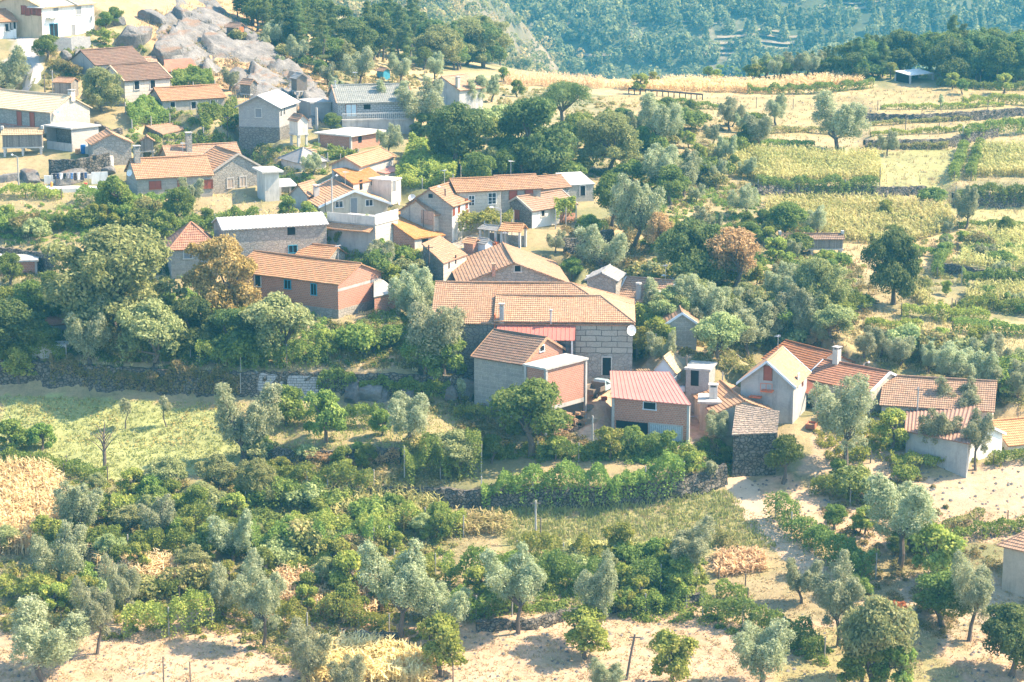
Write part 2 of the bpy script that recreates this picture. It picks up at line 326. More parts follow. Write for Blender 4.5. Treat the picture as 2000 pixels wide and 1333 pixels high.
# ------------------------------------------------------------------ roofs
def roof_plane(mb, e0, e1, r1, r0, style='tile', thick=.12, rng=rnd, mi=0, row=.4, jit=.026):
    e0, e1, r1, r0 = map(Vector, (e0, e1, r1, r0)); ud = (e1 - e0).normalized(); nn = ud.cross(((r0 + r1) * .5 - (e0 + e1) * .5)).normalized()
    if nn.z < 0: nn = -nn
    sl_ = ((r0 + r1) * .5 - (e0 + e1) * .5); SL = (sl_ - ud * sl_.dot(ud)).length
    def uvp(p): return ((p - e0).dot(ud), (p - e0 - ud * (p - e0).dot(ud)).length)
    def quad(a, b, c, d): mb.face([a, b, c, d], [uvp(a), uvp(b), uvp(c), uvp(d)], mi)
    if style == 'tile':
        nr = max(2, round(SL / row)); st = .055
        nu = max(1, int((e1 - e0).length / 1.0))
        sag = min(.13, .012 * (e1 - e0).length); J = [[nn * (rng.uniform(-jit, jit) - sag * 4 * (q / nu) * (1 - q / nu) * (k / nr) ** .5 * (.5 + .5 * k / nr)) for q in range(nu + 1)] for k in range(nr + 1)]
        for k in range(nr):
            t0, t1 = k / nr, (k + 1) / nr
            a0, b0 = lerp(e0, r0, t0), lerp(e1, r1, t0); a1, b1 = lerp(e0, r0, t1), lerp(e1, r1, t1)
            for q in range(nu):
                s0, s1 = q / nu, (q + 1) / nu
                p0 = lerp(a0, b0, s0) + nn * st + J[k][q]; p1 = lerp(a0, b0, s1) + nn * st + J[k][q + 1]
                p2 = lerp(a1, b1, s1) + J[k + 1][q + 1]; p3 = lerp(a1, b1, s0) + J[k + 1][q]
                quad(p0, p1, p2, p3); b_0 = p0 - nn * st; b_1 = p1 - nn * st
                quad(b_0, b_1, p1, p0)
    elif style in ('seam', 'corr'):
        wl = .5 if style == 'seam' else .42; Lu = (e1 - e0).length
        us = []
        nw = max(2, round(Lu / wl))
        for k in range(nw):
            if style == 'seam': us += [(k / nw, 0), ((k + .8) / nw, 0), ((k + .84) / nw, .05), ((k + .96) / nw, .05)]
            else: us += [((k + q / 6) / nw, .045 * math.sin(2 * math.pi * q / 6)) for q in range(6)]
        us.append((1, 0))
        for (s0, h0), (s1, h1) in zip(us, us[1:]):
            quad(lerp(e0, e1, s0) + nn * h0, lerp(e0, e1, s1) + nn * h1, lerp(r0, r1, s1) + nn * h1, lerp(r0, r1, s0) + nn * h0)
    else: quad(e0, e1, r1, r0)
    dn = nn * thick
    for a, b in ((e0, e1), (e1, r1), (r1, r0), (r0, e0)):
        if (a - b).length > .05: mb.face([a - dn, b - dn, b, a], mi=mi)
    mb.face([r0 - dn, r1 - dn, e1 - dn, e0 - dn], mi=mi)
def ridge_cap(mb, a, b, mi=0, r=.13):
    a, b = Vector(a), Vector(b); n_ = max(1, int((b - a).length / .45))
    for k in range(n_):
        p, q = lerp(a, b, k / n_), lerp(a, b, (k + 1.06) / n_); mb.tube([p + Vector((0, 0, .02)), q + Vector((0, 0, .02))], [r, r * .88], 6, mi)
def raytri(o, d, a, b, c):
    e1, e2 = b - a, c - a; pv = d.cross(e2); det = e1.dot(pv)
    if abs(det) < 1e-9: return None
    tv = o - a; u = tv.dot(pv) / det
    if u < -.001 or u > 1.001: return None
    qv = tv.cross(e1); v = d.dot(qv) / det
    if v < -.001 or u + v > 1.001: return None
    t = e2.dot(qv) / det; return t if t > 0 else None
STY = {'win': ('frame_w', 'glass', 1), 'sash': ('frame_w', 'glass', 2), 'dark': ('frame_s', 'dark', 0), 'hole': (None, 'dark', 0), 'red': ('frame_b', 'redwood', 0), 'shut': ('frame_s', 'shutter', 1),  # dark panes are black sheets painting unlit rooms on uncut walls
       'redshut': ('frame_b', 'redwood', 1), 'white': ('frame_s', 'frame_w', 1), 'grey': ('frame_s', 'greydoor', 0), 'teal': ('teal', 'dark', 1), 'gar': ('concrete', 'garagedoor', 0), 'board': ('frame_s', 'wood', 0),
       'pale': ('frame_b', 'bluedoor', 1), 'sill': ('bluegrey', 'dark', 0)}
class House: pass
def opening_panel(h, px, py, w, hh, style, door=None):
    """door / window where the picture's point (px,py) falls on one of the walls"""
    o, d = CAM, ray(px, py); best = None
    for nm, A, B in h.walls:
        A3 = h.mw @ Vector((A[0], A[1], -6)); B3 = h.mw @ Vector((B[0], B[1], -6)); up_ = Vector((0, 0, 20))
        nrm = (B3 - A3).cross(up_)
        if nrm.dot(d) >= 0: continue
        t = raytri(o, d, A3, B3, B3 + up_) or raytri(o, d, A3, B3 + up_, A3 + up_)
        if t and (best is None or t < best[0]): best = (t, A, B)
    if not best: print('opening missed', h.root.name, px, py); return None
    t, A, B = best; p = h.mw.inverted() @ (o + d * t)
    ax = (Vector((B[0], B[1], 0)) - Vector((A[0], A[1], 0))).normalized(); ny = Vector((ax.y, -ax.x, 0))
    def P3(u, v, out): return p + ax * u + Vector((0, 0, v)) + ny * out
    def bx(mb, u0, u1, v0, v1, o0, o1):
        c = [P3(u, v, q) for q in (o0, o1) for u, v in ((u0, v0), (u1, v0), (u1, v1), (u0, v1))]
        for q in ((4, 5, 6, 7), (0, 4, 7, 3), (5, 1, 2, 6), (7, 6, 2, 3), (0, 1, 5, 4)): mb.face([c[k] for k in q])
    fm, pm, mull = STY[style]; kind = door or ('door' if hh / w > 1.7 or style in ('red', 'gar', 'grey') else 'window'); par = h.root
    if fm:
        mb = MB(); fw = .13 if fm in ('frame_s', 'concrete') else .08
        bx(mb, -w / 2 - fw, -w / 2, -hh / 2, hh / 2, -.02, .07); bx(mb, w / 2, w / 2 + fw, -hh / 2, hh / 2, -.02, .07)
        bx(mb, -w / 2 - fw, w / 2 + fw, hh / 2, hh / 2 + fw, -.02, .075)
        if kind == 'window': bx(mb, -w / 2 - fw - .05, w / 2 + fw + .05, -hh / 2 - fw, -hh / 2, -.02, .12)
        if mull: bx(mb, -.03, .03, -hh / 2, hh / 2, 0, .05)
        if mull == 2: bx(mb, -w / 2, w / 2, .1, .15, 0, .045); bx(mb, -w / 2, w / 2, -hh / 4, -hh / 4 + .04, 0, .045)
        par = mb.build(kind, fm, h.root)
    mb = MB(); bx(mb, -w / 2, w / 2, -hh / 2, hh / 2, -.02, .022)
    mb.build({'window': 'pane', 'door': 'door_leaf'}[kind] if fm else 'opening_panel', pm, par); return par  # without a frame: flat panel, its black colour paints a hole's shade
def on_roof(h, px, py):
    o, d = CAM, ray(px, py); best = None
    for q in h.rp:
        q = [h.mw @ Vector(p) for p in q]
        for tri in ((0, 1, 2), (0, 2, 3)):
            if len(q) <= max(tri): continue
            t = raytri(o, d, *[q[k] for k in tri])
            if t and (best is None or t < best): best = t
    if best is None: print('roof missed', h.root.name, px, py); return None
    return h.mw.inverted() @ (o + d * best)
def chimney(h, px, pyb, pyt, w=.6, style='plain', dep_=None):
    p = on_roof(h, px, pyb)
    if p is None: return
    H_ = (pyb - pyt) / ppm(h.mw @ p); x, y, z = p; d_ = dep_ or w; mb = MB()
    if style == 'pipe':
        mb.tube([(x, y, z - .3), (x, y, z + H_ - .2)], .1, 8); mb.tube([(x, y, z + H_ - .25), (x, y, z + H_ - .08)], [.16, .2], 8); mb.tube([(x, y, z + H_ - .06), (x, y, z + H_)], [.24, .05], 8)
        c = mb.build('flue_pipe', 'metal', h.root)
    elif style == 'round':
        mb.tube([(x, y, z - .4), (x, y, z + H_ - .25), (x, y, z + H_ - .2), (x, y, z + H_)], [w * .5, w * .45, w * .6, w * .55], 10); c = mb.build('chimney', 'concrete', h.root)
    else:
        mats = {'plain': 'offwhite', 'stone': 'rubble', 'brick': 'brick', 'grey': 'grey_pl', 'cream': 'beige_pl'}
        mb.box((x - w / 2, y - d_ / 2, z - .6), (x + w / 2, y + d_ / 2, z + H_ - .35)); c = mb.build('chimney', mats[style], h.root)
        mb = MB()
        for sx in (-1, 1):
            for sy in (-1, 1): mb.box((x + sx * (w / 2 - .09) - .07, y + sy * (d_ / 2 - .09) - .07, z + H_ - .35), (x + sx * (w / 2 - .09) + .07, y + sy * (d_ / 2 - .09) + .07, z + H_ - .1))
        mb.box((x - w / 2 - .1, y - d_ / 2 - .1, z + H_ - .1), (x + w / 2 + .1, y + d_ / 2 + .1, z + H_ - .02)); mb.box((x - w / 2 + .1, y - d_ / 2 + .1, z + H_ - .36), (x + w / 2 - .1, y + d_ / 2 - .1, z + H_ - .3))
        mb.build('chimney_cap', 'concrete' if style != 'brick' else 't_mid', c)
    return c
def dish(par, loc, r=.45, face=(.6, -.7, .4), nm='satellite_dish'):
    f = Vector(face).normalized(); u = f.cross(Vector((0, 0, 1))).normalized(); w = u.cross(f); mb = MB(); rings = []
    loc = Vector(loc)
    for k in range(5):
        a = k / 4; rings.append([loc + f * (.22 * a * a * r / .45) + (u * math.cos(q * math.pi / 6) + w * math.sin(q * math.pi / 6)) * r * a for q in range(12)])
    for k in range(4):
        for q in range(12): mb.face([rings[k][q], rings[k][(q + 1) % 12], rings[k + 1][(q + 1) % 12], rings[k + 1][q]], mi=0, smooth=True)
    o = mb.build(nm, 'dishwhite', par); mb = MB(); mb.tube([loc + f * .05 - w * r, loc + f * .5 - w * .1], .02, 5); mb.tube([loc + f * .46 - w * .1, loc + f * .56 - w * .08], .05, 6)
    mb.tube([loc - f * .3 - w * .1, loc + f * .02], .03, 5); mb.build('dish_arm', 'metal', o); return o
def house(name, label, cat, E0, E1, yb, d, roof='a', rise=1.8, wall='rubble', rmat='t_old', at=0, eave=.35, rake=.25, plinth=None, back=None, gmat=None, wins=(), chims=(), style='tile',
          verge=None, apex=None, hw=None, root=None, slab=.22, openfront=None, pad=3.0, columns=None, extra_z=0, thick=.12, cap=True, cut=2.5):
    """E0, E1: picture points of the two eave corners of the wall towards us; yb: picture row of that wall's foot under corner `at`"""
    K = (E0, E1)[at]
    if root is None or yb is not None:
        g = hit(K[0], yb); g0 = Vector(g)
        # the corner stands over g: raise until it meets the picture row of the eave
        r = ray(*K); t = (g0.xy.length) / Vector((r.x, r.y)).length; ez = CAM.z + r.z * t; ez += extra_z
    else: ez = root['eave_z']; g0 = None
    if hw is not None and g0 is not None: ez = g0.z + hw
    p0, p1 = at_z(*E0, ez), at_z(*E1, ez)
    if p0.y > 700 or p1.y > 700: print('bad', name, p0, p1)
    a = p1 - p0; La = a.length; yaw = math.atan2(a.y, a.x); base = min(ground_z(p0.x, p0.y), ground_z(p1.x, p1.y))
    foot = Vector((p0.x, p0.y, g0.z if g0 is not None else base)); H_ = ez - foot.z
    h = House(); h.La, h.d, h.H = La, d, H_
    h.mw = Matrix.Translation(foot) @ Matrix.Rotation(yaw, 4, 'Z')
    if root is None:
        h.root = empty(name, foot, yaw); tag(h.root, label, cat); par = h.root; loc = None; h.root['eave_z'] = ez; sub = None
    else:
        h.root = root; inv = (Matrix.Translation(root.location) @ Matrix.Rotation(root.rotation_euler.z, 4, 'Z')).inverted() @ h.mw; sub = inv
    print(f'{name:26s} La {La:5.1f} d {d:4.1f} H {H_:5.2f} yaw {math.degrees(yaw):6.1f} foot {foot.x:6.1f} {foot.y:6.1f} {foot.z:5.1f}')
    if True:
        cz = foot.z if root is None else root.location.z; ca, sa = math.cos(yaw), math.sin(yaw); dx, dy = GX - foot.x, GY - foot.y; lx, ly = dx * ca + dy * sa, -dx * sa + dy * ca
        out = np.maximum(np.maximum(-1.0 - lx, lx - La - 1.0), np.maximum(-cut - ly, (ly - d - .2) * 5)); GZ[:] = np.minimum(GZ, cz - .03 + np.maximum(out, 0) * 1.1)
    z0 = -pad; F = [(0, 0), (La, 0), (La, d), (0, d)]
    if back:
        inv = h.mw.inverted(); bq = [inv @ at_z(*q, ez + rise) for q in back]; F[3] = (bq[0].x, bq[0].y); F[2] = (bq[1].x, bq[1].y)
    h.walls = [('front', F[0], F[1]), ('right', F[1], F[2]), ('back', F[2], F[3]), ('left', F[3], F[0])]
    c2 = lambda a_, b_: ((a_[0] + b_[0]) / 2, (a_[1] + b_[1]) / 2)
    if apex is not None:   # ridge height from the picture row of the gable's tip
        mid = h.mw @ Vector((La / 2, 0, H_)) if roof == 'b' else h.mw @ Vector((La, d / 2, H_)); rise = (proj(mid)[1] - apex) / ppm(mid)
    h.rise = rise
    W_, G_ = wall, gmat or wall; wm = [W_, G_]; mb = MB(); top = [H_] * 4
    if roof == 'shed': top = [H_, H_, H_ + rise, H_ + rise]
    for k in range(4):
        a_, b_ = F[k], F[(k + 1) % 4]; ta, tb = top[k], top[(k + 1) % 4]
        gab = (roof == 'a' and k in (1, 3)) or (roof == 'b' and k in (0, 2))
        if openfront and k in openfront: continue
        mi = 1 if (gmat and (gab or (roof in ('flat', 'shed', 'hip') and k in (1, 3)))) else 0
        if gab:
            m_ = c2(a_, b_); mb.face([(a_[0], a_[1], z0), (b_[0], b_[1], z0), (b_[0], b_[1], tb), (m_[0], m_[1], H_ + rise - .02), (a_[0], a_[1], ta)], mi=mi)
        else: mb.face([(a_[0], a_[1], z0), (b_[0], b_[1], z0), (b_[0], b_[1], tb), (a_[0], a_[1], ta)], mi=mi)
    wob = mb.build('wall', wm, h.root)
    if plinth:
        ph, pm = plinth; mb = MB(); g_ = .04; mb.prism([(-g_, -g_), (La + g_, -g_), (La + g_, d + g_), (-g_, d + g_)], z0, ph); pl = mb.build('plinth', pm, h.root)
        if sub is not None: pl.matrix_local = sub
    mb = MB(); h.rp = []; e, rk = eave, rake; mats = [rmat, 'mortar']
    if roof == 'a':
        s = rise / (d / 2); ze = H_ - e * s; yr = d / 2; zr = H_ + rise
        A_ = [(-rk, -e, ze + .1), (La + rk, -e, ze + .1), (La + rk, yr, zr + .1), (-rk, yr, zr + .1)]; B_ = [(La + rk, d + e, ze + .1), (-rk, d + e, ze + .1), (-rk, yr, zr + .1), (La + rk, yr, zr + .1)]
        for q in (A_, B_): roof_plane(mb, *q, style=style, thick=thick); h.rp.append(q)
        if cap: ridge_cap(mb, A_[3], A_[2], 0)
    elif roof == 'b':
        s = rise / (La / 2); ze = H_ - e * s; xr = La / 2; zr = H_ + rise
        A_ = [(-e, d + rk, ze + .1), (-e, -rk, ze + .1), (xr, -rk, zr + .1), (xr, d + rk, zr + .1)]; B_ = [(La + e, -rk, ze + .1), (La + e, d + rk, ze + .1), (xr, d + rk, zr + .1), (xr, -rk, zr + .1)]
        for q in (A_, B_): roof_plane(mb, *q, style=style, thick=thick); h.rp.append(q)
        if cap: ridge_cap(mb, A_[2], A_[3], 0)
    elif roof in ('hip', 'hipr'):
        L_, l0 = La, (d / 2 if roof == 'hip' else -rk); l1 = d / 2
        if L_ < d + .2 and roof == 'hip': l0 = l1 = L_ / 2 - .01
        zr = H_ + rise; s = rise / (d / 2); ze = H_ - e * s; x0 = -e if roof == 'hip' else -rk
        R0, R1 = (l0, d / 2, zr + .1), (L_ - l1, d / 2, zr + .1); q = [(x0, -e, ze + .1), (L_ + e, -e, ze + .1), (L_ + e, d + e, ze + .1), (x0, d + e, ze + .1)]
        pl = [[q[0], q[1], R1, R0], [q[2], q[3], R0, R1], [q[1], q[2], R1, R1]]
        if roof == 'hip': pl.append([q[3], q[0], R0, R0])
        for w_ in pl: roof_plane(mb, *w_, style=style, thick=thick); h.rp.append(w_)
        for a_, b_ in ((q[1], R1), (q[2], R1)) + (((q[0], R0), (q[3], R0)) if roof == 'hip' else ()): ridge_cap(mb, a_, b_, 0, .11)
        if (Vector(R0) - Vector(R1)).length > .3: ridge_cap(mb, R0, R1, 0)
    elif roof == 'shed':
        q = [Vector((*F[0], H_)), Vector((*F[1], H_)), Vector((*F[2], H_ + rise)), Vector((*F[3], H_ + rise))]; cen = sum(q, Vector()) / 4
        q = [cen + (p - cen) * 1.06 + Vector((0, 0, .1)) for p in q]; roof_plane(mb, *q, style=style, thick=thick); h.rp.append(q)
    elif roof == 'flat':
        g_ = e; mb.prism([(-g_, -g_), (La + g_, -g_), (La + g_, d + g_), (-g_, d + g_)], H_, H_ + slab); h.rp.append([(-g_, -g_, H_ + slab), (La + g_, -g_, H_ + slab), (La + g_, d + g_, H_ + slab), (-g_, d + g_, H_ + slab)])
    rob = None
    if mb.f: rob = mb.build('roof', mats, h.root)
    if verge and roof in ('a', 'b'):
        wv = .2
        for q in h.rp:
            for (i, j) in ((0, 3), (1, 2)):
                mb = MB()
                a_, b_ = Vector(q[i]), Vector(q[j]); out = Vector((a_.x - Vector(q[1 - i if i < 2 else 0]).x, a_.y - Vector(q[1 - i if i < 2 else 0]).y, 0)).normalized() * .03
                a_, b_ = a_ + out, b_ + out; mb.face([a_ - Vector((0, 0, wv)), b_ - Vector((0, 0, wv)), b_ + Vector((0, 0, .09)), a_ + Vector((0, 0, .09))])
                i2 = -out * 5; mb.face([a_ + Vector((0, 0, .1)), b_ + Vector((0, 0, .1)), b_ + i2 + Vector((0, 0, .1)), a_ + i2 + Vector((0, 0, .1))]); mb.build('bargeboard', verge, rob)
    if columns:
        for x in (0, La):
            for y in ((0,) if columns == 1 else (0, d)): mb = MB(); mb.box((x - .14, y - .14, z0), (x + .14, y + .14, H_)); mb.build('corner_column', 'concrete', h.root)
    if sub is not None:
        for o in (wob, rob):
            if o: o.matrix_local = sub
    before = set(h.root.children)
    for w in wins: opening_panel(h, *w)
    for c in chims: chimney(h, *c)
    if sub is not None:
        for o in h.root.children:
            if o not in before: o.matrix_local = sub
    return h
# ------------------------------------------------------------------ the houses
HOUSES = {}
def HB(key, *a, **k):
    HOUSES[key] = house(*a, **k); return HOUSES[key]
h = HB('white', 'house', 'white two-storey house with small balcony and pediment at the top of the village road', 'house', (81, 15), (183, 6), 75, 10, 'a', 1.9, 'white', 't_pale', gmat='cream', eave=.5,
   wins=[(109, 25, 1.1, 1.9, 'grey'), (153, 21, 1.2, 1.2, 'grey', 'window'), (105, 62, 1.9, 2.4, 'teal', 'door'), (143, 62, .8, 2.1, 'grey'), (46, 20, .8, 1.3, 'redshut'), (54, 22, .8, 1.3, 'redshut'), (64, 21, .8, 1.2, 'redshut'), (70, 22, .8, 1.2, 'redshut'), (77, 24, .6, 1.2, 'redshut')])
mb = MB(); mb.box((.9, -.95, 3.0), (3.3, 0, 3.15)); bal = mb.build('balcony', 'conc_light', h.root); mb = MB()
for k in range(13): mb.box((.95 + k * .19, -.93, 3.15), (.99 + k * .19, -.89, 4.0))
mb.box((.9, -.95, 4.0), (3.3, -.87, 4.07)); mb.build('railing', 'frame_w', bal)
mb = MB(); mb.face([(-.3, -.55, h.H), (h.La * .62, -.55, h.H), (h.La * .31, -.55, h.H + 1.5)]); roof_plane(mb, (-.5, -.7, h.H), (-.5, 2.5, h.H), (h.La * .31, 2.5, h.H + 1.65), (h.La * .31, -.7, h.H + 1.65), 'plain')
roof_plane(mb, (h.La * .62 + .2, 2.5, h.H), (h.La * .62 + .2, -.7, h.H), (h.La * .31, -.7, h.H + 1.65), (h.La * .31, 2.5, h.H + 1.65), 'plain'); mb.build('pediment', 'offwhite', h.root)
dish(h.root, (h.La - .7, -.35, 2.7), .4)
HB('cottage', 'house', 'white cottage with orange tile roof at the left edge beside the dark lane', 'house', (-34, 44), (31, 41), 78, 6, 'a', 1.6, 'white', 't_mid', wins=[(14, 54, .7, 1.1, 'dark'), (21, 52, .6, 1.1, 'dark'), (27, 50, .6, 1.1, 'dark')])
HB('brown_up', 'house', 'upper grey house with long brown tile roof below the white two-storey house', 'house', (186, 127), (283, 119.5), 156, 7, 'a', 1.9, 'grey_pl', 't_brown')
HB('brown_low', 'house', 'granite house with brown tile roof and two dark windows in its long front', 'house', (243, 158), (332, 151.5), 208, 7.5, 'a', 1.9, 'ashlar_lime', 't_brown', wins=[(267, 167, .8, 1.2, 'dark'), (298, 165, .8, 1.2, 'dark')], verge='cream')
HB('orange_bit', 'shed', 'low shed with small orange tile roof right of the brown roofed grey house', 'shed', (277, 128), (307, 127), 136, 4, 'a', 1.0, 'rubble', 't_mid')
HB('redshed', 'shed', 'rough stone shed under a flat red metal sheet against the grey boulder', 'shed', (324, 141), (388, 138.5), 153, 5, 'shed', 1.5, 'rubble_dk', 'rustmetal', back=[(322, 119), (372, 116)], style='plain')
HB('lowgranite', 'house', 'long low granite house with ribbed tile roof and three small windows above the vines', 'house', (317, 196.5), (438, 189.5), 218, 5.5, 'a', 1.5, 'ashlar', 't_mid', wins=[(337, 205, .7, .8, 'dark'), (378, 206, .7, 1.0, 'dark'), (416, 202, .7, .9, 'dark')])
h = HB('yellow', 'house', 'stone house with pale yellow tile roof and two red doors near the left edge', 'house', (-45, 205), (98, 219), 268, 7.5, 'a', 1.9, 'rubble', 't_pale', at=1, gmat='rubble_lt',  # gables in a paler copy of the rubble, sunlight painted into the stone
   wins=[(38, 232, .9, 2.0, 'red'), (63, 234, .9, 2.0, 'red')], chims=[(140, 190, 175, .7, 'plain')])
mb = MB(); mb.box((0, -1.4, .35), (h.La - 1, 0, .5)); g_ = mb.build('gallery', 'concrete', h.root); mb = MB()
for k in range(40): mb.box((k * .28, -1.38, .5), (k * .28 + .04, -1.34, 1.4))
mb.box((0, -1.4, 1.4), (h.La - 1, -1.32, 1.46)); mb.build('railing', 'redwood', g_); dish(h.root, (h.La + .3, .9, h.H - .2), .42, (.8, -.5, .3))
HB('slabgarage', 'shed', 'grey block shelter with open dark front and flat concrete roof below the pale yellow roof', 'shed', (90, 247), (139, 253), 297, 4.8, 'flat', 0, 'blockpale', 'concrete', at=1, eave=.3, openfront=(0,))
h = HOUSES['slabgarage']; mb = MB(); mb.box((.3, 1.5, -.5), (h.La - .2, 1.6, h.H - .02)); mb.build('back_wall', 'rubble_dk', h.root); mb = MB(); mb.box((0, .05, -1), (h.La, .2, 1.1)); mb.build('front_parapet', 'concrete', h.root)  # back_wall is an added dark sheet, painting the shade inside the shelter
HB('gable1', 'house', 'small stone gable house with orange tiles beside the blue barrel', 'house', (181, 282), (256, 279), 325, 5, 'b', 1.5, 'rubble', 't_mid', apex=262)
# granite farmhouse with two wings
h = HB('twowing', 'house', 'granite house with ribbed orange roof, red shutters and a stone gable on its right', 'house', (268, 348.5), (414, 341), 392, 7.5, 'a', 2.0, 'ashlar', 't_mid', wins=[(303, 362, 1.5, 1.0, 'redshut'), (354, 361, .9, 1.0, 'redshut'), (405, 360, 1.4, 1.1, 'redshut')], chims=[(268, 316, 284, .8, 'stone')])
house('twowing_gable', '', '', (413, 337), (517, 330), None, 8.5, 'b', 2.3, 'rubble', 't_mid', apex=301, pad=5, root=h.root, verge='mortar', wins=[(450, 358, .8, 1.25, 'shut', 'window'), (474.5, 354.5, .8, 1.25, 'shut', 'window'), (447, 391, .35, .5, 'hole')])
house('twowing_rear', '', '', (330, 313), (470, 306), None, 6, 'a', 1.5, 'rubble', 't_mid', root=h.root, chims=[(369, 293, 258, .8, 'stone')])
dish(h.root, (-.6, 1.5, h.H + .5), .45, (-.7, -.6, .3))
HB('plasterblock', 'shed', 'smooth pale plaster block with flat white roof beside the stone gable', 'shed', (517, 338), (545, 336.5), 394, 4, 'flat', 0, 'conc_light', 'conc_light', eave=.5)
HB('canopy1', 'shed', 'small open shelter with pale sheet roof right of the pale plaster block', 'shed', (547, 366), (581, 364), 385, 3.5, 'shed', .5, 'grey_pl', 'fibro', openfront=(0, 1), style='plain', columns=2)
HB('brownbit', 'shed', 'little brown tiled shed tucked behind the grey gable house', 'shed', (567, 379), (600, 381), 398, 4, 'b', 1.2, 'grey_pl', 't_old')
HB('tall', 'house', 'tall grey block house with pale sheet roof and two bright windows on its right side', 'house', (466, 207), (545, 209), 277, 7.9, 'b', 1.6, 'block', 'fibro', apex=187, plinth=(2.2, 'rubble_dk'), style='plain', gmat='block', eave=.5, rake=.6,
   wins=[(505, 221, .9, 1.2, 'grey', 'window'), (548.5, 219, .5, 1.1, 'dark'), (555, 216, .5, 1.1, 'dark'), (506, 257, .4, .4, 'hole')], cap=False)
h = HB('greytile', 'house', 'long granite block house with grey tile roof and a balcony railing', 'house', (660, 201.5), (806, 198), 251, 10, 'a', 2.0, 'ashlar_blue', 't_grey', verge='t_mid',
   wins=[(686, 216, 1.5, 1.7, 'pale', 'door'), (717, 209, 1.0, .7, 'hole'), (678, 245, .6, .6, 'hole'), (706, 245, .8, .6, 'hole'), (742, 249, .7, .5, 'hole')], chims=[(655, 172, 158, .35, 'pipe')])
zb = h.H * .30; mb = MB(); mb.box((.4, -1.3, zb), (h.La, 0, zb + .22)); mb.box((.4, -1.15, -3), (h.La, -.9, zb)); bal = mb.build('balcony', 'concrete', h.root); mb = MB()
for k in range(38): mb.box((.5 + k * .29, -1.28, zb + .22), (.58 + k * .29, -1.2, zb + 1.05))
mb.box((.4, -1.3, zb + 1.05), (h.La, -1.18, zb + 1.15)); mb.build('railing', 'conc_light', bal)
HB('flatannex', 'shed', 'flat roofed grey annex in the shade at the left end of the grey tiled house', 'shed', (607, 203), (647, 201), 243, 5, 'flat', 0, 'grey_pl', 'concrete', eave=.15)
HB('hilltop', 'house', 'grey gable house with pink tile slope and two chimneys among the olives', 'house', (832, 170), (897, 176), 197, 5.5, 'b', 1.7, 'grey_pl', 't_mid', apex=151, chims=[(874, 168, 150, .5, 'plain'), (894, 171, 149, .55, 'cream')])
HB('slabbrick', 'house', 'unfinished red brick house with a wide flat concrete roof and dark square window', 'house', (685, 267), (744, 257.5), 293, 5.8, 'flat', 0, 'brick', 'conc_light', eave=.55, columns=2, wins=[(703, 273, .8, .9, 'hole')])
h = HB('creamroof', 'house', 'mauve gable house with broad pale orange roof and slim chimney below the flat brick house', 'house', (648, 322), (702, 325), 356, 11, 'b', 1.2, 'grey_pl', 't_orange', apex=309, verge='t_mid', chims=[(716, 327, 303, .4, 'cream')])
HB('pinkannex', 'shed', 'low annex with pale pink roof at the foot of the broad orange roof', 'shed', (752, 340), (788, 333), 348, 4, 'shed', .5, 'offwhite', 'pinkmetal', style='plain')
HB('orangemono', 'house', 'small stone house with plain orange roof tilting towards the grey gable house', 'house', (690, 360), (747, 349.5), 392, 4.5, 'shed', 1.2, 'ashlar_lime', 't_orange', back=[(652, 333), (714, 324)], gmat='rubble_dk', wins=[(705, 361.5, .6, 1.3, 'hole'), (727, 357, .6, .7, 'hole')])  # side walls in dark rubble, their shade painted into the stone colour
h = HB('greygable', 'house', 'grey plaster gable house with orange left slope, grey door and two windows', 'house', (625, 403), (757, 396), 430, 10.4, 'b', 2, 'beige_pl', 't_orange', apex=373, verge='bluegrey', rake=.5, chims=[(618, 383, 361, .7, 'plain')],
   wins=[(662, 399.5, .95, .8, 'win'), (691, 403, .85, 2.1, 'grey'), (721, 396.5, .9, .75, 'win')])
h = HB('terrace', 'terrace', 'white terrace on a pale stone base in front of the grey gable house', 'terrace', (640, 431), (733, 440), 478, 5.2, 'flat', 0, 'grey_pl', 'conc_light', gmat='ashlar_lime', eave=.1)
mb = MB(); mb.box((0, -.1, h.H + .22), (h.La, 0, h.H + 1.1)); mb.build('parapet', 'offwhite', h.root); mb = MB(); roof_plane(mb, (-.3, -1.2, h.H - .75), (h.La - .2, -1.2, h.H - .75), (h.La - .2, -.05, h.H - .2), (-.3, -.05, h.H - .2), 'tile'); mb.build('awning', 't_orange', h.root)
mb = MB()
for k in range(6): mb.box((h.La + .02, k, h.H + .22), (h.La + .06, k + .05, h.H + 1.3))
mb.box((h.La, 0, h.H + 1.25), (h.La + .07, 5.2, h.H + 1.32)); mb.box((h.La + .025, 0, h.H + .3), (h.La + .045, 5.2, h.H + 1.2)); mb.build('railing', 'bluegrey', h.root)
HB('whitetower', 'house', 'small white rendered house with a roof terrace behind the round satellite dish', 'house', (764, 355), (783, 350), 400, 3.4, 'flat', 0, 'offwhite', 'conc_light', eave=.1, wins=[(769, 362, .8, 1.6, 'grey')])
dish(HOUSES['whitetower'].root, (.4, -.6, .4), .55, (.3, -.9, .2))
h = HB('barn', 'barn', 'long dark granite barn with white corrugated sheet roof', 'barn', (436, 449), (638, 437.5), 494, 5.6, 'a', 1.0, 'rubble', 'fibro', at=1, style='corr', cap=False, eave=.3, wins=[(569, 451.5, 1.0, 1.0, 'hole'), (572, 487, 1.0, .9, 'teal')])
HB('pyramid', 'house', 'small granite house with red pyramid roof beside the yellow tree', 'house', (333, 486.5), (424, 483), 545, 6.4, 'hip', 2.6, 'ashlar', 't_red', eave=.3, wins=[(367, 497, .95, 1.0, 'grey', 'window')])
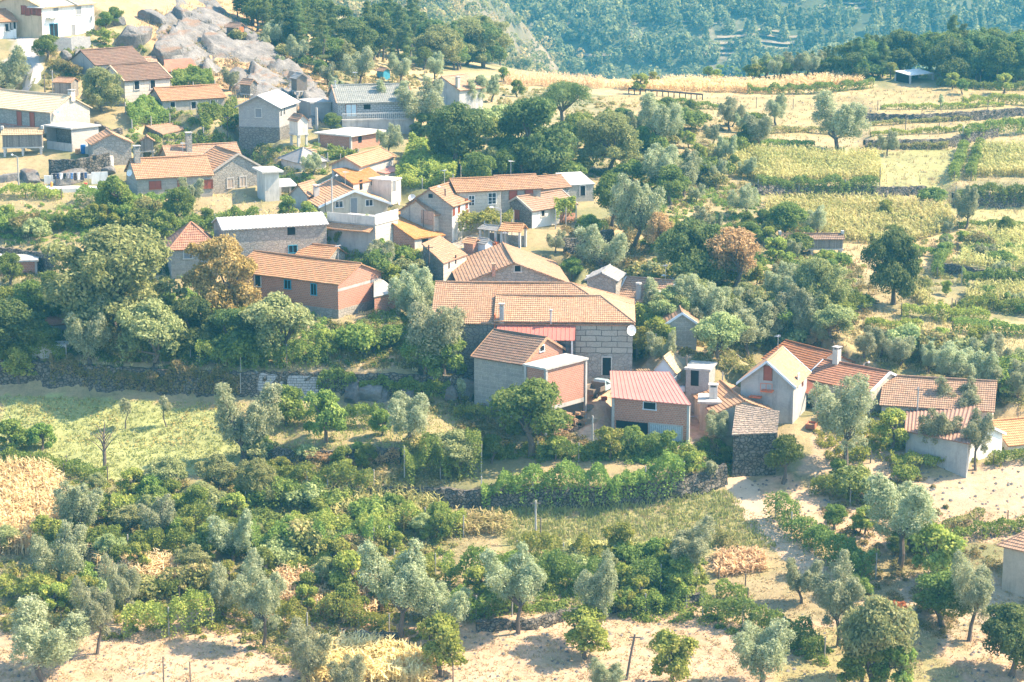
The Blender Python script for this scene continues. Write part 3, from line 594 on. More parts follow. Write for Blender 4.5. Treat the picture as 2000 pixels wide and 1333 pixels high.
h = HB('longbrick', 'house', 'long unfinished red brick house with orange tile roof and bright brick gable', 'house', (455, 530), (660, 555.5), 622, 8.8, 'a', 2.0, 'brick', 't_orange', at=1, apex=516, plinth=(1.0, 'rubble'), eave=.25, wins=[(562, 556, .9, 1.0, 'teal', 'window'), (613, 565.5, .75, 1.3, 'teal', 'window'), (504, 548, .8, 1.4, 'dark', 'window')])
mb = MB(); mb.box((h.La - .05, -.02, h.H - .9), (h.La + .025, h.d, h.H - .6)); mb.build('concrete_band', 'concrete', h.root)
HB('brickannex', 'shed', 'brick lean-to with grey slab roof against the bright brick gable', 'shed', (731, 580.5), (777, 571.5), 614, 4, 'shed', .9, 'brick', 'concrete', back=[(731, 543), (748, 549)], style='plain')
HB('orangepeek', 'house', 'small orange roof peeping between the granite barn and the long brick house', 'house', (580, 499), (640, 505), 515, 4, 'a', 1.1, 'rubble', 't_orange')
h = HB('lowhut', 'house', 'dark stone house with orange ribbed roof falling towards the street pole', 'house', (810, 468), (867, 460), 486, 6.6, 'shed', 1.9, 'offwhite', 't_orange', gmat='brick', back=[(768, 438), (776, 411)], wins=[(830, 470, 1.0, .6, 'hole')])
HB('hipmid', 'house', 'low house with hipped pink tile roof in front of the white street house', 'house', (782, 411), (846, 419.5), 455, 5.5, 'b', 1.5, 'rubble_lt', 't_mid')
h = HB('streethouse', 'house', 'tall white street house with pale pink roof slope behind the dark street pole', 'house', (798, 396), (883, 402), 470, 7, 'b', 1.9, 'ashlar', 't_pale', at=1, gmat='white', rmat_=None, eave=.3) if False else HB('streethouse', 'house', 'tall white street house with pale pink roof slope behind the dark street pole', 'house', (798, 397), (883, 403), 472, 7, 'b', 1.9, 'white', 't_mid', at=1, apex=370, gmat='ashlar', eave=.3,
   wins=[(841, 383, .6, .5, 'hole'), (886, 412, .5, 1.1, 'redshut', 'window'), (896, 406, .5, 1.1, 'redshut', 'window'), (911, 398, .5, 1.1, 'redshut', 'window'), (905, 428, .6, 1.5, 'hole'), (912, 425, .7, 1.9, 'red')])
HB('tworoof', 'house', 'narrow stone house with pale clay roof and two slit windows below the street pole', 'house', (866, 515), (911, 499), 552, 4.2, 'shed', 1.3, 'ashlar_lime', 't_mid', back=[(826, 478), (859, 463)], gmat='rubble_dk', wins=[(877, 517, .35, 1.0, 'hole'), (890, 507, .35, 1.1, 'hole')])
HB('rowA', 'house', 'row house of pale granite with brown roof and white grid window', 'house', (893, 375), (979, 371), 432, 5.5, 'a', 1.2, 'ashlar_lime', 't_old', at=1, wins=[(961, 388, 1.0, 1.4, 'sash'), (921, 392, .7, 1.2, 'sash')])
HB('rowB', 'house', 'row house with wavy brown roof and two faded red doors', 'house', (979.5, 370.5), (1056, 367), 425, 5.6, 'a', 1.3, 'ashlar', 't_old', at=1, wins=[(1002, 383, 1.0, 1.4, 'red'), (1033, 379, 1.0, 1.2, 'red')])
HB('rowC', 'house', 'narrow row house with sagging brown roof at the end of the granite row', 'house', (1057, 369), (1112, 364.5), 405, 5.2, 'a', 1.15, 'ashlar_blue', 't_old', wins=[(1090, 373, .6, .5, 'hole')])
HB('rowD', 'house', 'pale house with grey sheet roof and skylight at the right end of the granite row', 'house', (1112, 362.5), (1160, 360), 395, 5, 'shed', .9, 'ashlar', 'fibro', style='plain', wins=[(1138, 373, .7, 1.3, 'dark')])
h = HB('darkgable', 'house', 'house with dark weathered gable, whitewashed side and a brick end under climbing vine', 'house', (983, 403), (1039, 411.5), 446, 8.2, 'b', 1.7, 'ashlar', 't_mid', at=1, apex=386, verge='mortar', gmat='rubble_dk', wins=[(1010, 420, .8, 1.2, 'redshut', 'window'), (1060, 416, .55, .9, 'dark')])
mb = MB(); mb.box((h.La - .05, 5.2, -1), (h.La + .03, 8.22, h.H - .1)); mb.build('brick_infill', 'brick', h.root); mb = MB(); mb.box((h.La - .05, -.0, -2), (h.La + .02, 5.2, h.H - .05)); mb.build('whitewash', 'white', h.root)
HB('biggable', 'house', 'wide stone gable house with clay roof and one tiny square window', 'house', (900, 556), (1107, 552), 606, 13.5, 'b', 2.5, 'rubble', 't_mid', apex=514, eave=.4, rake=.35, wins=[(1011, 525, .7, .7, 'dark')], chims=[(964, 530, 514, .4, 'brick'), (960, 547, 534, .8, 'stone')])
h = HB('farm', 'farmhouse', 'large farmhouse with long hipped orange tile roof and big granite block front', 'house', (845, 630), (1235, 634), 733, 14, 'hipr', 3.2, 'rubble_dk', 't_mid', at=1, gmat='ashlar_dk', chims=[], eave=.3)
mb = MB(); x0 = h.La - 6.35; mb.box((x0, -.06, h.H * .42), (h.La + .06, 0, h.H - .03)); mb.build('block_front', 'ashlar_dk', h.root); mb = MB(); mb.box((x0, -.05, -2), (h.La + .05, 0, h.H * .42)); mb.build('lower_front', 'rubble', h.root)
h.walls[0] = ('front', (0, -.055), (h.La, -.055)); opening_panel(h, 1185, 716, .95, 2.05, 'dark', 'door')
fx0 = h.La - 15.6
mb = MB(); wz = h.H + .38; e = .32; wd = 8.6; s_ = 2.0; Rr0, Rr1 = (fx0, wd / 2, wz + s_), (h.La - 3.6, wd / 2, wz + s_)
q = [(fx0, -e, wz - .12), (h.La + e, -e, wz - .12), (h.La + e, wd + e, wz), (fx0, wd + e, wz)]
for w_ in ([q[0], q[1], Rr1, Rr0], [q[2], q[3], Rr0, Rr1], [q[1], q[2], Rr1, Rr1]): roof_plane(mb, *w_); h.rp.append(w_)
ridge_cap(mb, Rr0, Rr1); ridge_cap(mb, q[1], Rr1, 0, .12); mb.build('front_roof', 't_mid', h.root)
mb = MB(); mb.box((fx0 + .05, -.05, h.H - .6), (fx0 + .2, wd / 2, h.H + .9)); mb.build('roof_step', 'orangepaint', h.root)
chimney(h, 980, 624, 592, .5, 'grey'); chimney(h, 1076, 628, 604, .5, 'pipe'); dish(h.root, (h.La - .25, -.6, h.H - .55), .62, (.55, -.8, .2))
# porch
px0 = h.La - 15.2; px1 = h.La - 6.4; mb = MB(); roof_plane(mb, (px0, -2.6, h.H - 1.35), (px1, -2.6, h.H - 1.35), (px1, -.1, h.H - .2), (px0, -.1, h.H - .2), 'seam', .06); po = mb.build('porch_roof', 'redmetal', h.root)
mb = MB(); mb.box((px0 + .1, -2.45, -2.5), (px1 - .15, -.1, h.H - 3.4)); mb.build('porch_wall', 'brick', h.root); mb = MB()
for x in (px0 + .1, px0 + 3, px1 - 2.2, px1 - .4): mb.box((x, -2.45, h.H - 3.4), (x + .18, -2.25, h.H - 1.4))
mb.build('porch_post', 'frame_w', h.root); mb = MB(); mb.box((px0 + .3, -2.2, h.H - 3.4), (px1 - .4, -2.15, h.H - 1.6)); mb.build('porch_glazing', 'glass', h.root)
h = HB('stonebrick', 'house', 'house with dark brown tile roof, stone side wall and small brick gable', 'house', (926, 695), (1024, 711), 792, 8, 'a', 2.4, 'ashlar', 't_brown', apex=660, gmat='brick', verge='t_mid', wins=[(1058, 681, .8, .6, 'sill')], pad=4)
HB('bricktower', 'house', 'brick block with flat concrete terrace roof and open ground floor stacked with firewood', 'house', (1027, 715), (1066, 723), 856, 6.6, 'flat', 0, 'brick', 'concrete', at=1, eave=.25, columns=2)
HB('garage', 'garage', 'brick garage with slanting red metal roof, window and half open grey door', 'garage', (1198, 777), (1345, 791), 866, 7, 'shed', 1.2, 'brick', 'pinkmetal', at=1, back=[(1195, 728), (1305, 730)], style='seam', columns=1, pad=4,
   wins=[(1269, 793, 1.35, .75, 'sill', 'window'), (1234, 838, 3.6, 1.6, 'hole'), (1300, 848, 3.6, 1.9, 'gar', 'door')])
HB('chapel', 'shed', 'tiny white gabled shed with half orange, half pale roof behind the brick garage', 'shed', (1277, 722), (1317, 725), 745, 3, 'b', 1.2, 'bluegrey', 't_pale', apex=699)
h = HB('righttile', 'house', 'stone house with orange tile roof, tall round chimney and white bargeboards', 'house', (1206, 584), (1298, 592.5), 626, 6.5, 'a', 1.9, 'rubble_lt', 't_mid', at=1, apex=550, verge='bluegrey', wins=[(1319, 566, .4, .5, 'redshut'), (1330, 590, .4, .9, 'dark')], chims=[(1247, 582, 552, .7, 'round'), (1281, 590, 569, 1.3, 'stone')])
dish(h.root, (h.La + .3, 3.9, h.H - .6), .42, (.7, -.6, .3))
HB('slatebarn', 'shed', 'low old stone shed with cracked grey slab roof behind the big farmhouse', 'shed', (1147, 546), (1203, 548.5), 590, 5, 'b', 1.0, 'rubble', 'slate', apex=534)
HB('palebarn', 'shed', 'small pale blue shed with grey sheet roof beside the cracked slab roof', 'shed', (1203, 556), (1230, 546), 575, 4, 'shed', .6, 'bluegrey', 'fibro', style='plain')
HB('bluegable', 'house', 'narrow stone house with blue-white gable trim standing in the olive trees', 'house', (1303, 632), (1361, 632), 682, 5, 'b', 1.2, 'ashlar', 't_old', apex=612, verge='bluegrey')
HB('bunker', 'shed', 'low grey concrete shed with flat roof behind the orange hipped annex', 'shed', (1340, 722), (1385, 725), 754, 3.5, 'flat', 0, 'block', 'concrete', eave=.2, wins=[(1357, 737, .9, 2.0, 'hole')])
HB('annexroof', 'house', 'low house with tilted orange and bleached white roof in front of the white gable', 'house', (1398, 808), (1506, 803), 850, 9, 'b', 1.3, 'offwhite', 't_orange', apex=783)
h = HB('whitebox', 'shed', 'square cream block with grey slab roof and a stubby open chimney', 'shed', (1367, 788), (1405, 789), 840, 3.5, 'flat', 0, 'beige_pl', 'concrete', eave=.25, wins=[(1388, 797, .5, .5, 'redshut')])
chimney(h, 1393, 778, 749, .9, 'plain')
h = HB('whitegable', 'house', 'whitewashed gable house with red upper door and bright pale right slope', 'house', (1447, 743.5), (1550, 752), 828, 6.8, 'b', 2.4, 'grey_pl', 't_mid', at=1, apex=705, verge='bluegrey', gmat='grey_pl', eave=.4, rake=.5, wins=[(1500, 730, .85, 1.6, 'red'), (1559, 742, .6, 1.2, 'white', 'window'), (1567, 748, .4, .8, 'redshut')])
mb = MB(); cx = h.La / 2 + .1; zl = h.H - .75
mb.box((cx - .6, -1.0, zl - .1), (cx + .7, 0, zl)); mb.box((cx - 1.9, -.9, zl - .9), (cx - .6, -.1, zl - .75)); bal = mb.build('balcony', 'orangepaint', h.root); mb = MB()
for x in (cx - .6, cx, cx + .66): mb.box((x, -1.0, zl), (x + .05, -.95, zl + .9))
mb.box((cx - .6, -1.0, zl + .85), (cx + .72, -.94, zl + .9)); mb.build('railing', 'orangepaint', bal)
HB('rustcanopy', 'shed', 'rusty sheet awning on thin posts beside the white gable house', 'shed', (1568, 766), (1595, 777), 800, 3, 'shed', .8, 'rubble_dk', 'rustmetal', openfront=(0, 1), back=[(1567, 741), (1590, 752)], style='plain', columns=1)
HB('longrowB', 'house', 'long tiled house with dark roof joints and blue-white gable behind the leaning olive', 'house', (1576, 739), (1700, 764), 806, 6.8, 'a', 1.5, 'beige_pl', 't_red', at=1, verge='bluegrey', wins=[(1598, 754, .7, .6, 'hole')], chims=[(1634, 708, 676, .7, 'plain')])
HB('longrowA', 'house', 'upper tiled house with dark roof joints right behind the white gable house', 'house', (1494, 699), (1580, 722), 765, 6.8, 'a', 1.5, 'beige_pl', 't_red', at=1)
HB('bigright', 'house', 'large house with brownish pink tile roof behind the leaning olive trees', 'house', (1722, 790), (1938, 803), 818, 9.5, 'a', 2.1, 'beige_pl', 't_old', eave=.3)
HB('corrugated', 'shed', 'brown corrugated lean-to with white flashing along its top', 'shed', (1770, 842), (1890, 866), 884, 6, 'shed', 1.5, 'grey_pl', 'brownsheet', back=[(1776, 764), (1912, 800)], style='corr')
HB('palegable', 'house', 'pale plaster gable with blue-white bargeboards half hidden by the leaning olive', 'house', (1888, 864), (1958, 846), 905, 6, 'b', 1.4, 'white', 't_old', verge='bluegrey')
HB('edgeorange', 'house', 'house with bright ribbed orange roof at the right edge of the picture', 'house', (1970, 869), (2075, 858), 885, 7, 'a', 1.7, 'offwhite', 't_orange')
HB('edgehouse', 'house', 'cream house with pale tile roof at the lower right edge', 'house', (1961, 1062), (2060, 1085), 1152, 7, 'hip', 1.9, 'beige_pl', 't_mid', gmat='cream', eave=.5)
h = HB('ruin', 'ruin', 'ruined dark stone barn with sagging broken slab roof beside the dirt track', 'ruin', (1432, 850), (1516, 846), 932, 5.5, 'shed', 1.4, 'drywall', 'debris', back=[(1440, 790), (1520, 806)], style='tile')
HB('edgebrick', 'shed', 'low red brick shed with flat slab roof at the left edge in the shade', 'shed', (-40, 514), (70, 511), 541, 5, 'flat', 0, 'brick', 'concrete', eave=.3, columns=1)
HB('lowruin', 'shed', 'half collapsed shed with sloping brown tiles among the vines', 'shed', (318, 263), (357, 254), 268, 4, 'shed', 1.0, 'rubble_dk', 't_old', back=[(272, 240), (350, 228)])
HB('greyhip', 'house', 'low house with pale grey hipped roof under the olives left of the orange roof', 'house', (588, 318), (637, 314), 336, 6, 'hip', 1.5, 'offwhite', 'slate', style='plain')
HB('edgegable', 'house', 'corner of a white gable house with pink roof edge at the left border', 'house', (-40, 188), (18, 184), 214, 5, 'b', 1.6, 'white', 't_mid')
HB('smallred', 'shed', 'low shed with red tiles in deep shade under the big trees at left', 'shed', (70, 640), (130, 634), 655, 4, 'shed', .8, 'grey_pl', 't_red', style='tile')
# ------------------------------------------------------------------ labels that single out one among many
LM = [(120, 50, 'the white two-storey house'), (232, 120, 'the brown roofed houses'), (70, 215, 'the pale yellow roof'), (365, 190, 'the low granite house'), (505, 230, 'the tall grey block house'), (730, 190, 'the grey tiled house'),
      (865, 165, 'the pink sloped gable house'), (690, 265, 'the flat roofed brick house'), (715, 305, 'the broad pale orange roof'), (690, 385, 'the grey gable house'), (350, 330, 'the red shuttered granite house'), (540, 460, 'the corrugated roof barn'),
      (375, 470, 'the red pyramid roof'), (620, 550, 'the long brick house'), (860, 390, 'the white street house'), (1000, 365, 'the granite row houses'), (1050, 410, 'the dark gable house'), (1005, 520, 'the wide stone gable'), (1040, 600, 'the big farmhouse'),
      (1275, 560, 'the round chimney house'), (1330, 640, 'the blue trimmed gable'), (1270, 790, 'the brick garage'), (1000, 690, 'the dark brown roof'), (1110, 780, 'the firewood store'), (1460, 870, 'the stone ruin'), (1500, 750, 'the white gable house'),
      (1620, 700, 'the stepped tile house'), (1830, 780, 'the brownish pink roof'), (1920, 870, 'the pale gable'), (1980, 1090, 'the lower right house'), (1580, 480, 'the long field granary'), (1700, 320, 'the green field plot'), (1950, 320, 'the yellow maize plot'),
      (1800, 145, 'the white field shed'), (1300, 180, 'the low timber rail'), (1450, 1000, 'the dirt track'), (60, 1000, 'the dry maize field'), (240, 840, 'the flowery meadow'), (1200, 1020, 'the green vegetable plot'), (1050, 1260, 'the bare tan clearing'),
      (300, 1270, 'the bare lower left ground'), (430, 110, 'the granite outcrop'), (700, 60, 'the pine wood'), (1900, 960, 'the right tan field'), (1450, 1270, 'the lower right clearing'), (1480, 1110, 'the small maize patch'), (600, 745, 'the long retaining wall'), (1640, 200, 'the high tan field'), (600, 1150, 'the lower maize patch')]
PEND = []
def auto_label(o, phrase, px, py, cat, group=None):
    d, k = min(((px - l[0]) ** 2 + (1.3 * (py - l[1])) ** 2, k) for k, l in enumerate(LM)); dx, dy = px - LM[k][0], py - LM[k][1]
    rel = ('left of' if dx < 0 else 'right of') if abs(dx) > abs(dy) else ('below' if dy > 0 else 'above')
    PEND.append((phrase, rel, LM[k][2], d, o)); o['category'] = cat
    if group: o['group'] = group
ORD = ['', 'second ', 'third ', 'fourth ', 'fifth ', 'sixth ', 'seventh ', 'eighth ', 'ninth ', 'tenth ', 'eleventh ', 'twelfth ', 'thirteenth ', 'fourteenth ', 'fifteenth ']
def finish_labels():
    g = {}
    for p in PEND: g.setdefault(p[:3], []).append(p)
    for (ph, rel, lm), L in g.items():
        L.sort(key=lambda p: p[3])
        for k, p in enumerate(L):
            p[4]['label'] = f'{ph} {rel} {lm}' if len(L) == 1 else f'{ph} {rel} {lm}, {ORD[min(k, 14)]}nearest to it'
# ------------------------------------------------------------------ leaves
def m_leaf(name, c1, c2, c3, tr=.42, vary=.25):
    m, nt, N, L, b = newmat(name); at = N.new('ShaderNodeAttribute'); at.attribute_name = 'tone'
    oi = N.new('ShaderNodeObjectInfo'); c = ramp(nt, at.outputs['Fac'], [(0, c1), (.5, c2), (1, c3)])
    hs = N.new('ShaderNodeHueSaturation'); L.new(c, hs.inputs['Color'])
    L.new(mth(nt, 'ADD', mth(nt, 'MULTIPLY', oi.outputs['Random'], vary * 1.6), 1 - vary * .8), hs.inputs['Value'])
    L.new(mth(nt, 'ADD', mth(nt, 'MULTIPLY', oi.outputs['Random'], .04), .48), hs.inputs['Hue'])
    N.remove(b); df = N.new('ShaderNodeBsdfDiffuse'); ts = N.new('ShaderNodeBsdfTranslucent'); mx = N.new('ShaderNodeMixShader'); mx.inputs[0].default_value = tr
    L.new(hs.outputs[0], df.inputs[0]); L.new(hs.outputs[0], ts.inputs[0]); L.new(df.outputs[0], mx.inputs[1]); L.new(ts.outputs[0], mx.inputs[2])
    L.new(mx.outputs[0], N['Material Output'].inputs[0]); return m
M['l_olive'] = m_leaf('olive_leaves', (0.248, 0.277, 0.142), (0.378, 0.401, 0.224), (0.543, 0.555, 0.354))
M['l_green'] = m_leaf('green_leaves', (0.100, 0.142, 0.035), (0.177, 0.236, 0.059), (0.307, 0.354, 0.112))
M['l_dark'] = m_leaf('dark_leaves', (.08, .12, .04), (.14, .19, .065), (.25, .28, .1))
M['l_vine'] = m_leaf('vine_leaves', (0.177, 0.212, 0.041), (0.319, 0.366, 0.083), (0.566, 0.519, 0.142))
M['l_vineg'] = m_leaf('green_vine_leaves', (0.118, 0.165, 0.035), (0.212, 0.283, 0.065), (0.389, 0.425, 0.118))
M['l_pine'] = m_leaf('pine_needles', (0.094, 0.136, 0.047), (0.177, 0.224, 0.077), (0.307, 0.342, 0.142))
M['l_walnut'] = m_leaf('walnut_leaves', (.19, .2, .075), (.29, .3, .115), (.42, .4, .18))
M['l_light'] = m_leaf('pale_green_leaves', (0.201, 0.236, 0.088), (0.342, 0.378, 0.153), (0.519, 0.531, 0.260))
M['l_yellow'] = m_leaf('yellow_leaves', (.3, .25, .07), (.5, .4, .12), (.66, .55, .22), .35)
M['l_rust'] = m_leaf('rust_leaves', (.36, .24, .11), (.52, .35, .17), (.64, .47, .25))
M['l_red'] = m_leaf('red_creeper_leaves', (.25, .08, .04), (.4, .12, .06), (.45, .2, .09))
M['l_dry'] = m_leaf('dry_maize', (.55, .41, .2), (.78, .6, .32), (.9, .75, .46), .35, .1)
M['l_maize'] = m_leaf('ripening_maize', (.27, .3, .09), (.47, .43, .17), (.68, .56, .27), .35, .1)
M['l_far'] = m_leaf('far_leaves', (.15, .2, .085), (.26, .31, .13), (.43, .47, .22))
M['l_grass'] = m_leaf('dry_grass', (.36, .31, .14), (.5, .4, .21), (.62, .5, .3), .2)
M['l_ggrass'] = m_leaf('green_grass', (.22, .27, .08), (.36, .39, .14), (.5, .46, .19), .2)
M['l_brush'] = m_leaf('brushwood', (0.142, 0.159, 0.047), (0.295, 0.283, 0.106), (0.543, 0.401, 0.201))
M['bark'] = m_flat('bark', (.15, .12, .095), .4, .95, 3); M['bark_pale'] = m_flat('pale_bark', (.3, .26, .22), .4, .95, 3)
def leaves_mesh(name, C, Nrm, size, aspect, tone, mat, rng, jitter=.8):
    """C: leaf centres, Nrm: which way each faces"""
    n_ = len(C); nn = Nrm + rng.normal(0, jitter, (n_, 3)); nn /= np.linalg.norm(nn, axis=1)[:, None] + 1e-9
    t = rng.normal(0, 1, (n_, 3)); u = np.cross(nn, t); u /= np.linalg.norm(u, axis=1)[:, None] + 1e-9; w = np.cross(nn, u)
    sz = size * rng.uniform(.65, 1.35, (n_, 1)); V = np.empty((n_, 4, 3)); V[:, 0] = C - u * sz; V[:, 1] = C - w * sz * aspect; V[:, 2] = C + u * sz; V[:, 3] = C + w * sz * aspect
    return raw_mesh(name, V.reshape(-1, 3), np.arange(n_ * 4).reshape(-1, 4), tone, mat)
def raw_mesh(name, V, F, tone, mat, smooth=False):
    me = bpy.data.meshes.new(name); me.vertices.add(len(V)); me.vertices.foreach_set('co', np.ascontiguousarray(V, dtype=np.float32).ravel())
    me.loops.add(F.size); me.loops.foreach_set('vertex_index', F.ravel().astype(np.int32)); me.polygons.add(len(F)); me.polygons.foreach_set('loop_start', np.arange(0, F.size, F.shape[1], dtype=np.int32))
    me.update(calc_edges=True)
    if smooth: me.polygons.foreach_set('use_smooth', np.ones(len(F), bool))
    if tone is not None: a = me.attributes.new('tone', 'FLOAT', 'FACE'); a.data.foreach_set('value', np.clip(tone, 0, 1).astype(np.float32))
    me.materials.append(M[mat] if isinstance(mat, str) else mat); return me
def blob_leaves(blobs, n_, rng, shell=.55, up=.25):
    B = np.array(blobs); wgt = (B[:, 3] * B[:, 4]) + .02; idx = rng.choice(len(B), n_, p=wgt / wgt.sum()); d = rng.normal(0, 1, (n_, 3)); d /= np.linalg.norm(d, axis=1)[:, None]
    flip = (d[:, 2] < -.3) & (rng.random(n_) < .5); d[flip, 2] *= -1
    r = (shell + (1 - shell) * rng.random(n_) ** .6)[:, None] * (1 + .18 * np.sin(d[:, :1] * 7 + idx[:, None]) * np.cos(d[:, 1:2] * 6))
    C = B[idx, :3] + d * r * np.stack([B[idx, 3], B[idx, 3], B[idx, 4]], 1); tb = rng.random(len(B)); tone = .55 * tb[idx] + .45 * rng.random(n_)
    nr = d.copy(); nr[:, 2] += up; return C, nr, tone
PROTO = {}
def fract(blobs, k, f, rng, keep=.35):
    out = []
    for b in blobs:
        out.append(tuple(b)); 
        for q in range(k):
            d = rng.normal(0, 1, 3); d /= np.linalg.norm(d); d[2] = abs(d[2]) * .9 - .25; r = f * rng.uniform(.6, 1.35); out.append((b[0] + d[0] * b[3] * .95, b[1] + d[1] * b[3] * .95, b[2] + d[2] * b[4] * .95, b[3] * r, b[4] * r * rng.uniform(.8, 1.3)))
    return out
FK = {'olive': (7, .42), 'tallolive': (7, .42), 'pine': (2, .5), 'young': (2, .5), 'shrub': (5, .5), 'vinetree': (6, .5)}; NLF = {'olive': 2.3, 'tallolive': 2.3, 'pine': 1.6, 'vinetree': 2.2, 'shrub': 1.8}
def proto(kind, var, h, blobs, nl, size, aspect, lmat, trunk=.12, bark='bark', shell=.5, fork=.35, limbs=True, jitter=.8, droop=0):
    rng = np.random.default_rng(abs(hash((kind, var))) % 1000 if False else sum(map(ord, kind)) * 7 + var)
    C, nr, tone = blob_leaves(fract(blobs, FK.get(kind, (5, .42))[0], FK.get(kind, (5, .42))[1], rng), int(nl * NLF.get(kind, 1.5) * 1.55), rng, shell); C[:, 2] = np.maximum(C[:, 2], .12)
    cm = leaves_mesh(kind + '_crown', C, nr, size * .8, aspect, tone, lmat, rng, jitter)
    tm = None
    if trunk:
        mb = MB(); r2 = random.Random(var * 31 + len(kind)); fk = Vector((r2.uniform(-.1, .1) * h, r2.uniform(-.1, .1) * h, h * fork)); kn = fk * .5 + Vector((r2.uniform(-.12, .12), r2.uniform(-.12, .12), 0))
        mb.tube([(0, 0, -.5), (0, 0, .05), kn, fk], [trunk * 1.6, trunk * 1.25, trunk, trunk * .85], 7)
        if limbs:
            for b in blobs[:9]:
                e = Vector(b[:3]); m_ = fk.lerp(e, .5) + Vector((r2.uniform(-.2, .2), r2.uniform(-.2, .2), -.1)); mb.tube([fk - Vector((0, 0, .05)), m_, e, e + Vector((r2.uniform(-.3, .3), r2.uniform(-.3, .3), b[4] * .6))], [trunk * .65, trunk * .42, trunk * .22, .015], 5, cap=False)
        o = mb.build('trunk', bark); tm = o.data; bpy.data.objects.remove(o)
    PROTO.setdefault(kind, []).append((h, cm, tm))
def ring_blobs(r, n_, R0, z0, z1, br, flat=.8, top=1):
    out = []
    for k in range(n_):
        a = 2 * math.pi * (k + r.uniform(-.3, .3)) / n_; q = R0 * r.uniform(.6, 1.05); out.append((q * math.cos(a), q * math.sin(a), r.uniform(z0, z1), br * r.uniform(.75, 1.2), br * flat * r.uniform(.75, 1.2)))
    for k in range(top): out.append((r.uniform(-.3, .3) * R0, r.uniform(-.3, .3) * R0, z1 + r.uniform(0, .35) * br, br * r.uniform(.8, 1.1), br * flat * r.uniform(.8, 1.1)))
    return out
def plumes(r, n_, base, hh, spread, br, low=2):
    out = []
    for k in range(n_):
        a = 2 * math.pi * (k + r.uniform(-.35, .35)) / n_; sp = spread * r.uniform(.5, 1.15); top = hh * r.uniform(.68, 1.0)
        for t, q in ((.3, .8), (.55, 1.0), (.8, .8), (1.0, .5)):
            w = r.uniform(.8, 1.2); out.append((math.cos(a) * sp * (.35 + .65 * t), math.sin(a) * sp * (.35 + .65 * t), base + (top - base - br * .5) * t, br * q * w, br * q * w * 1.15))
    for k in range(low):
        a = r.uniform(0, 6.28); out.append((math.cos(a) * spread * .5, math.sin(a) * spread * .5, r.uniform(.25, .5) * hh, br * .55, br * .6))
    return out
for v in range(5):
    r = random.Random(100 + v); proto('olive', v, 5, plumes(r, 4 + v % 3, 1.0, 5.0, 1.75, .8, 3), 5200, .105, .36, 'l_olive', .15, shell=.2, fork=.25)
for v in range(3):
    r = random.Random(130 + v); proto('tallolive', v, 7, plumes(r, 3 + v % 3, 2.3, 7.0, 1.9, .95, 3), 5200, .115, .36, 'l_olive', .15, shell=.2, fork=.3)
for v in range(3):
    r = random.Random(160 + v); proto('young', v, 3, [(0, 0, 1.6, .45, .6), (.12, .1, 2.2, .35, .55), (-.15, 0, 2.0, .3, .5)], 700, .12, .3, 'l_olive', .05, shell=.1, fork=.5)
for v in range(4):
    r = random.Random(200 + v); proto('broad', v, 6, ring_blobs(r, 7, 1.5, 2.2, 4.0, 1.1, .9, 3) + ring_blobs(r, 5, 1.7, 1.6, 4.4, .6, .9, 2), 4200, .14, .6, 'l_green', .2, shell=.55, fork=.3)
for v in range(3):
    r = random.Random(230 + v); proto('dark', v, 9, ring_blobs(r, 9, 2.4, 1.9, 6.2, 1.6, .9, 4) + ring_blobs(r, 9, 2.9, 1.5, 6.5, .9, .9, 3), 8500, .21, .6, 'l_dark', .3, shell=.6, fork=.3)
for v in range(2):
    r = random.Random(260 + v); proto('walnut', v, 12, ring_blobs(r, 12, 3.6, 2.2, 8.0, 2.2, .9, 6) + ring_blobs(r, 12, 4.8, 1.8, 8.6, 1.3, .85, 4), 15000, .26, .5, 'l_walnut', .35, shell=.5, fork=.28)
    r = random.Random(265 + v); proto('yellow', v, 12, ring_blobs(r, 10, 3.2, 3.2, 8.4, 1.9, .85, 5) + ring_blobs(r, 12, 4.4, 2.2, 9, 1.1, .8, 3), 10000, .27, .5, 'l_yellow', .28, shell=.3, fork=.3)
    r = random.Random(270 + v); proto('rust', v, 7, ring_blobs(r, 7, 1.6, 2.6, 5.0, 1.1, .95, 3) + ring_blobs(r, 5, 1.7, 2.0, 5, .6, .9, 2), 3200, .18, .5, 'l_rust', .16, shell=.35, fork=.3)
    r = random.Random(275 + v); proto('loquat', v, 7, ring_blobs(r, 8, 2.0, 1.8, 4.6, 1.2, .95, 3) + ring_blobs(r, 6, 2.3, 1.4, 5, .7, .9, 2), 5000, .19, .5, 'l_light', .2, shell=.5, fork=.2)
    r = random.Random(280 + v); proto('umbrella', v, 11, ring_blobs(r, 9, 2.8, 7.6, 8.8, 1.7, .75, 5), 6500, .2, .25, 'l_pine', .3, shell=.65, fork=.55)
for v in range(4):
    r = random.Random(300 + v); b = []
    for k in range(9):
        z = 3.0 + k * 1.0; q = (1 - k / 9.5) * 2.0; a = r.uniform(0, 6.28); b += [(q * .6 * math.cos(a), q * .6 * math.sin(a), z, .55 + q * .4, .5), (-q * .6 * math.cos(a + .5), -q * .6 * math.sin(a + .5), z + .4, .5 + q * .35, .5)]
    proto('pine', v, 12, b, 4600, .2, .25, 'l_pine', .2, shell=.3, fork=.55, limbs=False, jitter=1.2)
for v in range(4):
    r = random.Random(330 + v); proto('vinetree', v, 4, ring_blobs(r, 5, .85, 1.5, 2.7, .62, 1.0, 2) + ring_blobs(r, 5, 1.15, .9, 1.9, .45, 1.1, 0), 1800, .115, .75, 'l_vine' if v % 2 else 'l_vineg', .12, shell=.35, fork=.45)
for v in range(4):
    r = random.Random(360 + v); proto('shrub', v, 2, ring_blobs(r, 6, .9, .5, 1.0, .65, .8, 2), 1100, .12, .6, ('l_vineg', 'l_brush', 'l_light', 'l_green')[v], 0, shell=.4)
